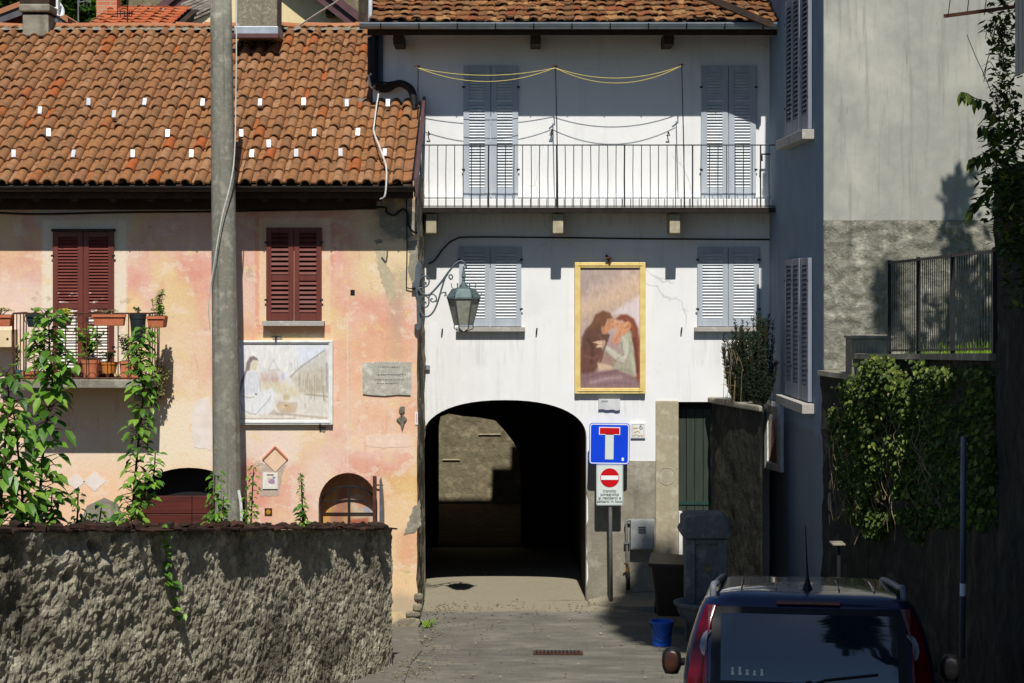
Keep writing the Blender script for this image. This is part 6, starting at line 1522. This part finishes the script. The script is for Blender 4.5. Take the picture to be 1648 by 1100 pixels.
def ring(z, r=.13):
    z, wx, yr_, yf = lv(z); r = min(r, wx*.8, (yf-yr_)*.4); pts = []
    for (cx_,cy_,a0) in ((wx-r,yf-r,0),(-wx+r,yf-r,90),(-wx+r,yr_+r,180),(wx-r,yr_+r,270)):
        for k in range(7): a = R(a0+15*k); pts.append((cx_+r*math.cos(a),cy_+r*math.sin(a),z))
    out = []
    for i in range(len(pts)):
        a, c = Vector(pts[i]), Vector(pts[(i+1)%len(pts)]); out.append(a)
        if i % 7 == 6:
            m = 8
            for k in range(1,m): 
                q = a.lerp(c,k/m)
                out.append(q)
    # bow the rear face a little
    o2 = []
    for q in out:
        f = max(0,1-abs(q.x)/wx); q = Vector(q)
        if q.y < yr_+.2: q.y -= .035*(1-(abs(q.x)/wx)**2)
        o2.append(tuple(q))
    return o2
b = MB(); loft(b, [ring(z[0]) for z in LV], True, True); b.build('cabin', PAINT, car, smooth=True, keep=False)
ST = [(-.02,.70,.42,.84),(.02,.765,.30,.89),(.12,.79,.24,.90),(.6,.797,.22,.91),(1.5,.80,.22,.92),(2.4,.797,.22,.93),(2.8,.79,.22,.93),(3.2,.765,.24,.86),(3.42,.70,.28,.76),(3.52,.60,.34,.64)]
b = MB(); rings_ = []
for y, wx, z0, z1 in ST:
    half = [(wx-.10,z0),(wx-.03,z0+.08),(wx,z0+(z1-z0)*.4),(wx,z0+(z1-z0)*.7),(wx-.02,z1-.06),(wx-.07,z1)]
    rings_.append([(x_,y,z_) for x_,z_ in half]+[(-x_,y,z_) for x_,z_ in half[::-1]])
loft(b, rings_); b.build('body', PAINT, car, smooth=True, keep=False)
def rear_y(x, z): 
    _, wx, yr_, _ = lv(z); return yr_-.035*(1-(abs(x)/wx)**2)
def patch(zs, xf, off, nx, name, mat, parent, smooth=True):
    b_ = MB(); nz = len(zs)
    b_.grid(nx, nz, lambda u,v: (lambda z: (lambda x_: (x_, rear_y(x_,z)-off, z))(xf(z)[0]+(xf(z)[1]-xf(z)[0])*u))(zs[min(int(round(v*(nz-1))),nz-1)])); return b_.build(name, mat, parent, smooth=smooth, keep=False)
zs = [.93+(1.415-.93)*k/12 for k in range(13)]
rw_ = patch(zs, lambda z: (-(.600+.02*(1.415-z)),.600+.02*(1.415-z)), .006, 21, 'rear_window', BLACKPL, car)
zs2 = [.97+(1.375-.97)*k/12 for k in range(13)]
patch(zs2, lambda z: (-.545+.0*(z),.545), .0095, 21, 'glass', CGLASS, rw_)
for k in range(5):
    b = MB(); x_ = -.47+.045*k; z_ = 1.005; hgt = (.045,.05,.035,.03,.04)[k]
    b.prism([(x_-.011,z_),(x_+.011,z_),(x_+.006,z_+hgt*.6),(x_+.009,z_+hgt),(x_-.009,z_+hgt),(x_-.006,z_+hgt*.6)], rear_y(x_,z_)-.0125, rear_y(x_,z_)-.0105); b.build('sticker', PALEPLATE, rw_, keep=False)
# wiper, brake light, handle strip
b = MB(); b.tube([(0,rear_y(0,.96)-.03,.955),(.10,rear_y(.1,1.0)-.028,.99),(.42,rear_y(.42,1.05)-.026,1.03)], .009, 6); b.lathe([(0,0),(.03,0),(.025,.03),(0,.035)], n=12, T=Matrix.Translation((0,rear_y(0,.955)-.005,.955)) @ Matrix.Rotation(R(90),4,'X')); b.build('wiper', BLACKPL, rw_, keep=False)
b = MB(); b.box(-.20,.20,rear_y(0,1.44)-.022,rear_y(0,1.44)+.03,1.432,1.458); b.build('brake_light', REDLENS, car, bevel=.006, keep=False)
b = MB(); b.grid(22, 3, lambda u,v: ((-.62+1.24*u), rear_y(-.62+1.24*u,1.47)-.012-.03*v*(1-v)*4+.02*v, 1.425+.005+.05*v)); 
# tail lamps climbing the rear pillars
for s_ in (-1,1):
    zs3 = [.86+(1.42-.86)*k/14 for k in range(15)]; b = MB(); vs = []
    cols = 7
    for z in zs3:
        _, wx, yr_, yf = lv(z); r_ = .13
        for k in range(cols):
            f = k/(cols-1)
            if f < .45: x_ = .628+(wx-r_-.628+.02)*f/.45; q = Vector((x_, yr_-.012-.02*(1-(x_/wx)**2)*1.4, z))
            else: a = R(270+ (f-.45)/.55*44); q = Vector((wx-r_+(r_+.010)*math.cos(a), yr_+r_+(r_+.012)*math.sin(a), z))
            vs.append((s_*q.x,q.y,q.z))
    b.add(vs, [(j*cols+i,j*cols+i+1,(j+1)*cols+i+1,(j+1)*cols+i) for j in range(14) for i in range(cols-1)]); tl = b.build('tail_light', REDLENS, car, smooth=True, keep=False)
    b = MB(); vs = []; prof = [(1.11,.50,.50),(1.13,.30,.62),(1.17,.22,.72),(1.21,.24,.74),(1.25,.34,.70),(1.27,.46,.60)]
    for z, f0, f1 in prof:
        _, wx, yr_, yf = lv(z); r_ = .13
        for k in range(4):
            f = f0+(f1-f0)*k/3
            if f < .45: x_ = .628+(wx-r_-.628+.02)*f/.45; q = Vector((x_, yr_-.018-.02*(1-(x_/wx)**2)*1.4, z))
            else: a = R(270+(f-.45)/.55*44); q = Vector((wx-r_+(r_+.016)*math.cos(a), yr_+r_+(r_+.018)*math.sin(a), z))
            vs.append((s_*q.x,q.y,q.z))
    b.add(vs, [(j*4+i,j*4+i+1,(j+1)*4+i+1,(j+1)*4+i) for j in range(5) for i in range(3)]); b.build('reversing_lens', CLEARLENS, tl, smooth=True, keep=False)
    # side windows
    b = MB(); 
    def sidew(u, v, y0=None, y1=None):
        z = 1.0+.38*v; _, wx, yr_, yf = lv(z); return (s_*(wx+.004), yr_+.35+(yf-.28-yr_-.35)*u, z)
    b.grid(12, 8, sidew); b.build('side_window', CGLASS, car, smooth=True, keep=False)
    b = MB(); b.tube(spline([(s_*.600,.30,1.455),(s_*.600,.30,1.515),(s_*.597,.34,1.538),(s_*.59,.50,1.528),(s_*.575,1.1,1.520),(s_*.56,1.75,1.50),(s_*.555,1.85,1.46)],6), .022, 8); b.build('roof_rail', simple('grey_roof_rail', C(112,116,122), C(96,100,106), 9,.5,.05), car, smooth=True, keep=False)
    b = MB(); b.lathe([(0,-.10),(.06,-.095),(.085,-.05),(.09,0),(.085,.05),(.05,.09),(0,.10)], (0,0,0), 18, .8, .75, Matrix.Translation((s_*1.0+.05,2.05,.865))); b.tube([(s_*.74,2.1,.87),(s_*.93+.03,2.06,.85)], .028, 8); mr = b.build('wing_mirror', BLACKPL, car, smooth=True, keep=False)
    b = MB(); b.lathe([(0,-.075),(.045,-.07),(.062,-.03),(.066,.02),(.05,.065),(0,.075)], (0,0,0), 16, .8, .12, Matrix.Translation((s_*1.0+.05,1.978,.865))); b.build('mirror_glass', WARMMIRROR if s_ < 0 else BLACKPL, mr, smooth=True, keep=False)
    for y_ in (.52,2.82):
        T = Matrix.Translation((s_*.70,y_,.29)) @ Matrix.Rotation(R(90),4,'Y'); b = MB(); b.lathe([(.19,-.085),(.27,-.085),(.29,-.06),(.29,.06),(.27,.085),(.19,.085)], n=28, T=T); wl = b.build('wheel', RUBBER, car, keep=False)
        b = MB(); b.lathe([(0,-.05),(.19,-.06),(.195,-.03),(.195,.03),(.19,.06),(0,.05)], n=28, T=T); b.build('rim', ALLOY, wl, keep=False)
b = MB(); b.grid(14, 8, lambda u,v: (lambda z: (lambda l_: (-l_[1]*.88+2*l_[1]*.88*u, l_[3]+.004, z))(lv(z)))(1.0+.38*v)); b.build('windscreen', CGLASS, car, smooth=True, keep=False)
b = MB(); b.box(-.76,.76,-.07,.10,.34,.60); b.build('rear_bumper', BLACKPL, car, bevel=.03, keep=False)
b = MB(); b.box(-.26,.26,-.045,-.021,.66,.77); b.build('number_plate', PALEPLATE, car, bevel=.003, keep=False)
b = MB(); b.lathe([(0,0),(.038,0),(.030,.03),(.016,.07),(.008,.11),(.006,.14)], (0,.42,1.495), 12); b.tube([(0,.42,1.62),(-.012,.40,1.92)], [.006,.0035], 6); b.build('aerial', BLACKPL, car, smooth=True, keep=False)
b = MB()
for x_ in (-.42,-.2,.2,.42): b.tube([(x_,.36,1.508+.012*(1-abs(x_)*1.6)),(x_,1.0,1.527+.006*(1-abs(x_)*1.6)),(x_,1.7,1.512)], .006, 5)
b.build('roof_ribs', PAINT, car, keep=False)

# ================================================================== behind the pink house
def leafy_tree(name, label, base, h, crowns, n, L, seed, trunk=.18, cat='tree', mat=LEAFTREE, group=None):
    rg_ = random.Random(seed); t = thing(name, base, label, cat, group); b_ = MB(); base = Vector(base)
    top = Vector(crowns[0][0]); b_.tube(spline([base-Vector((0,0,.4)), base.lerp(top,.4)+Vector((.15,.1,0)), top],6), [trunk*(1-.045*i) for i in range(13)], 9)
    for c, r_ in crowns[1:]: b_.tube(spline([base.lerp(top,.5), Vector(c)],4), [trunk*.5*(1-.15*i) for i in range(5)], 7)
    b_.build('trunk', BARK, t, smooth=True); l_ = MB()
    for c, r_ in crowns:
        leafcloud(l_, c, r_, n, L, rg_, .25)
        for k in range(5):
            v = Vector((rg_.uniform(-1,1),rg_.uniform(-1,1),rg_.uniform(-.6,1))).normalized(); leafcloud(l_, Vector(c)+Vector((v.x*r_[0],v.y*r_[1],v.z*r_[2]))*.9, Vector(r_)*.38, n//8, L, rg_, 0)
    l_.build('crown', mat, t, normals=False); return t
b = MB(); b.grid(60, 20, lambda u,v: (-70+140*u, 52+70*v, 7+34*v**1.1+2.0*noise.noise(Vector((u*9,v*5,1))))); tag(b.build('hill', HILL, smooth=True), kind='structure')
d = 46
leafy_tree('broadleaf_tree', 'green tree beyond the roofs in the top left corner', P(15,150,d), 6, [(P(20,-20,d),(1.7,1.4,1.6)),(P(-20,0,d),(1.3,1.2,1.2))], 700, .30, 3)
leafy_tree('broadleaf_tree', 'dark green tree between the satellite dish and the brick chimney', P(120,150,d-2), 6, [(P(122,5,d-2),(1.1,1.2,1.3)),(P(105,-30,d-2),(1.0,1.0,1.2))], 700, .24, 5)
leafy_tree('broadleaf_tree', 'green tree showing between the brick chimney and the wooden gable', P(205,150,d+1), 6, [(P(202,-5,d+1),(.9,1.0,1.4)),(P(225,-40,d+1),(1.0,1.0,1.3))], 600, .24, 6)
# yellow gabled house
d = 37.0
yh = thing('yellow_house', P(430,120,d), 'pale yellow gabled house with brown barge boards rising behind the pink roof', 'house')
apex = (X(412,d), Z(-95,d)); le = (X(232,d), Z(48,d)); re_ = (X(640,d), Z(84,d))
q = MB(); q.prism([(X(262,d),2.0),(X(616,d),2.0),(X(616,d),Z(64,d)),apex,(X(262,d),Z(24,d))], d, d+8); q.build('wall', YELLOWWALL, yh)
q = MB()
for a, c in ((le,apex),(apex,re_)):
    q.beam((a[0],d-.30,a[1]),(c[0],d-.30,c[1]),.08,.34,(0,-1,0)) if False else None
    dx, dz = c[0]-a[0], c[1]-a[1]; L_ = math.hypot(dx,dz); nx_, nz_ = -dz/L_, dx/L_
    for (o0, o1, y0, y1) in ((-.20,-.02,-.42,-.36),(-.02,.12,-.50,-.44)):
        q.add([(p_[0]+nx_*o,d+y,p_[1]+nz_*o) for p_ in (a,c) for y in (y0,y1) for o in (o0,o1)], MB.BF)
    q.add([(p_[0]+nx_*o,d+y,p_[1]+nz_*o) for p_ in (a,c) for y in (-.35,8.4) for o in (.02,.10)], MB.BF)
q.build('barge_board', BROWNBOARD, yh)
q = MB(); q.box(X(526,d),X(538,d),d-.32,d-.002,Z(28,d),Z(18,d)); q.build('beam_end', WOODDARK, yh)
# weathered shed roof in front of it
d = 34.0; sh = thing('old_shed', P(300,120,d), 'old shed with warped grey roof boards half hidden by the concrete pole', 'shed'); q = MB()
rg = random.Random(3)
for k in range(7): q.beam(P(292+rg.uniform(-3,3),40-k*5.5+rg.uniform(-2,2),d+k*.25), P(342,18-k*5.5+rg.uniform(-3,3),d+k*.25), .14, .04)
q.build('roof_boards', simple('silver_grey_boards', C(160,152,140), C(110,100,90), 6,.9,.4,40,stretch=(.3,1,3)), sh)
q = MB(); q.box(X(290,d),X(345,d),d+.3,d+3,4,Z(36,d)); q.build('wall', CEMENT, sh)
# orange roofed house with a brick chimney
oh = thing('orange_roof_house', P(210,150,33), 'low house with a bright orange tiled roof and a brick chimney at top left', 'house')
q = MB(); e_, r_ = (32.0, Z(46,32.0)), (34.4, Z(11,34.4))
tile_roof(q, X(137,32.5), X(268,32.5), .24, e_, r_, .30, .06, flat=.45, seed=17); ORANGET = island('new_orange_tile', [(0,C(172,92,54)),(1,C(190,112,72))], .8, .3, 40, C(150,84,56), .6, 10); rf_ = q.build('roof', ORANGET, oh)
q = MB(); q.add([(x_,d_,z_+o) for x_ in (X(135,32.5),X(290,32.5)) for d_,z_ in (e_,r_) for o in (-.12,-.04)], MB.BF); q.build('roof_deck', WOODDARK, rf_)
q = MB(); q.box(X(140,33),X(286,33),32.5,36,3,Z(46,32)-.1); q.build('wall', CEMENT, oh)
q = MB(); q.box(X(155,34),X(188,34),34,34.4,Z(40,34),Z(-20,34)); q.build('chimney', BRICK, rf_)
q = MB(); q.box(X(228,34),X(262,34),34.5,34.56,Z(12,34),Z(6,34)); q.build('ridge_flashing', ZINC, rf_)
# antenna
d = 33.0; an = thing('tv_antenna', P(124,50,d), 'thin television antenna on a mast between the trees and the orange roof', 'antenna')
q = MB(); q.tube([P(126,48,d),P(126,-20,d)], .014, 6); q.build('mast', PIPE, an); q = MB(); q.tube([P(124,4,d),P(146,0,d)], .008, 5)
for px in (128,134,140,146): q.tube([P(px,3,d-.2),P(px,3,d+.2)], .005, 4); q.tube([P(px,-2,d),P(px,10,d)], .005, 4)
q.build('elements', PIPE, an)
an2 = thing('roof_antenna', P(205,46,31.5), 'small dark antenna standing on the pink house ridge', 'antenna')
q = MB(); q.tube([P(205,44,31.0),P(205,-20,31.0)], .012, 5); q.build('mast', IRON, an2); q = MB(); q.tube([P(186,22,31.0),P(214,20,31.0)], .012, 5)
for px in (189,194,200,208,212): q.tube([P(px,16,31.0),P(px,27,31.0)], .007, 4)
q.build('elements', IRON, an2)
# low gabled house on the left
d = 35.0; lh = thing('red_gable_house', P(20,120,d), 'low red walled house with an orange roof and grey barge board at far left', 'house')
ap, l0, r0 = (X(62,d),Z(6,d)), (X(-60,d),Z(52,d)), (X(116,d),Z(40,d))
q = MB(); q.prism([(X(-50,d),3),(X(108,d),3),(X(108,d),Z(44,d)),(ap[0],ap[1]-.1),(X(-50,d),Z(54,d))], d, d+6); q.build('wall', simple('red_brown_wall', C(150,82,60), C(130,68,50), 3,.9,.2,30), lh)
q = MB()
for a, c in ((l0,ap),(ap,r0)): q.add([(p_[0],d+y,p_[1]+o) for p_ in (a,c) for y in (-.3,-.24) for o in (-.16,.0)], MB.BF)
q.build('barge_board', simple('grey_barge', C(96,92,96), C(80,78,82), 6,.7,.1), lh)
q = MB()
for a, c in ((l0,ap),(ap,r0)): q.add([(p_[0],d+y,p_[1]+o) for p_ in (a,c) for y in (-.34,6.2) for o in (.002,.10)], MB.BF)
q.build('roof', RIDGE, lh)
d = 32.6; dsh = thing('satellite_dish', P(95,40,d), 'white satellite dish on a thin mast beside the left chimney', 'satellite dish')
q = MB(); T = Matrix.Translation(P(88,11,d)) @ Euler((R(62),0,R(62))).to_matrix().to_4x4(); q.lathe([(0,-.05),(.08,-.045),(.16,-.02),(.20,.02),(.205,.022),(.2,.03),(.16,-.008),(.08,-.032),(0,-.038)], n=24, T=T); q.build('dish', WHITEWOOD, dsh, smooth=True)
q = MB(); q.tube([P(95,44,d),P(95,-10,d)], .016, 6); q.tube([P(95,18,d),P(90,14,d)], .014, 5); q.tube([P(84,24,d),P(80,22,d-.2)], .008, 5); q.build('mast', PIPE, dsh)
# roof cable towards the white house
ac = thing('overhead_cable', P(480,40,29.6), 'grey cable rising from the pink ridge towards the white house roof', 'cable')
q = MB(); q.tube(spline([P(480,42,29.7),P(510,22,29.2),P(545,0,28.6),P(575,-24,28)],5), .014, 5); q.build('cable', CABLEW, ac)

# the courtyard beyond the archway
ch_ = thing('courtyard_house', (-.5,43.8,0), 'old stone house facing the sunlit courtyard seen through the archway', 'house')
q = MB(); q.box(-9,9,43.75,50,-3,15); q.build('wall', COURT, ch_)
for (px0,px1,py0,py1) in ((712,740,741,743),(770,806,700,702)):
    q = MB(); q.box(X(px0,43.6),X(px1,43.6),43.71,43.748,Z(py1,43.6),Z(py0,43.6)); q.build('stone_ledge', STONE, ch_, bevel=.01)
cw1 = thing('courtyard_shade_wall', (-3.2,38,0), 'unseen side walls added to keep the courtyard behind the archway dark', 'wall')
q = MB(); q.box(-3.0,-2.6,36.42,43.7,-2,13.5); q.box(1.6,2.0,36.42,43.7,-2,13.5); q.build('wall_face', TUNNEL, cw1)  # built tall to cut the sky light in the courtyard

# ================================================================== out of the frame: what shades the street
nh = thing('neighbour_house', (7,0,0), 'plain plastered house beside the street, outside the picture', 'house')
q = MB(); q.box(3.76,12,-9,9.4,0,13.2); q.build('wall', RENDER, nh)
q = MB(); q.box(3.7,12.3,-9.4,9.5,13.205,13.4); q.build('roof', OLDTILE, nh)
leafy_tree('fountain_shade_caster', 'unseen tall tree added to shade the fountain and bin', (5.3,10.2,3.0), 16, [((2.95,11.2,17.6),(.75,1.8,1.9)),((2.6,11.0,19.0),(.5,1.5,1.2)),((3.5,11.0,16.4),(.6,1.2,1.2))], 1500, .34, 61, .28)  # crowns added and shaped for the shade on fountain and bin
leafy_tree('car_shade_caster', 'unseen leafy tree added to shade the parked car', (3.6,1.2,2.2), 12, [((2.35,2.2,12.2),(.95,2.4,2.4)),((2.6,3.0,14.6),(.8,1.8,1.5)),((2.2,1.6,10.6),(.7,1.4,1.4))], 1500, .34, 62, .25)  # added only for the shade that falls on the car
leafy_tree('terrace_tree', 'leafy tree on the terrace, outside the picture, shading the beige wall', (6.9,18.6,3.7), 10, [((5.9,18.8,9.4),(.42,.9,.7)),((5.62,18.8,10.5),(.16,.3,.55)),((5.75,18.9,8.7),(.4,.7,.6)),((6.5,18.8,8.6),(.9,1.0,1.1)),((5.5,19.6,8.1),(.5,.5,.35)),((6.2,19.2,7.9),(.6,.8,.5)),((4.42,16.0,11.1),(.26,.3,.22)),((4.90,16.0,13.2),(.16,.3,.2))], 70, .2, 63, .16)
bh = thing('house_across_street', (5.7,-19,0), 'plain house behind the viewer, outside the picture', 'house')
q = MB(); q.box(.9,10.5,-30,-19,-.5,9); q.build('wall', YELLOWWALL, bh); q = MB(); q.prism([(.4,8.9),(11,8.9),(5.7,12)], -30.5, -18.5); q.build('roof', OLDTILE, bh)

# ================================================================== sun, sky, camera
sdir = Vector((-.04,1.0,-1.28))
L = bpy.data.lights.new('sun','SUN'); L.energy = 4.9; L.angle = R(.53); L.color = (1.0,.97,.92)
so = bpy.data.objects.new('sun', L); COL.objects.link(so); so.rotation_euler = sdir.to_track_quat('-Z','Y').to_euler(); so.location = (2,-20,30)
wd_ = bpy.data.worlds.new('World'); SC.world = wd_; wd_.use_nodes = True; nt = wd_.node_tree
sk = nt.nodes.new('ShaderNodeTexSky'); sk.sky_type = 'NISHITA'; sk.sun_disc = False; sk.sun_elevation = math.atan2(1.28, math.hypot(.04,1)); sk.sun_rotation = math.atan2(.04,-1.0); sk.altitude = 300; sk.air_density = 1.0; sk.dust_density = .3; sk.ozone_density = 2.0
bg = nt.nodes['Background']; bg.inputs[1].default_value = .068; tn = nt.nodes.new('ShaderNodeMix'); tn.data_type = 'RGBA'; tn.blend_type = 'MULTIPLY'; tn.inputs[0].default_value = 1.0; nt.links.new(sk.outputs[0], tn.inputs[6]); tn.inputs[7].default_value = (.86,.98,1.10,1); nt.links.new(tn.outputs[2], bg.inputs[0])
cam = bpy.data.cameras.new('camera'); co = bpy.data.objects.new('camera', cam); COL.objects.link(co)
cam.sensor_width = 36; cam.lens = F/1648*36; cam.shift_y = -(550-YH)/1648; cam.clip_end = 2000; cam.clip_start = .1
co.location = (0,0,H); co.rotation_euler = (R(90),0,0); SC.camera = co
SC.view_settings.view_transform = 'Standard'; SC.view_settings.look = 'None'; SC.view_settings.exposure = 0.08; SC.view_settings.gamma = 1.0; SC.view_settings.use_curve_mapping = False
SC.cycles.max_bounces = 6
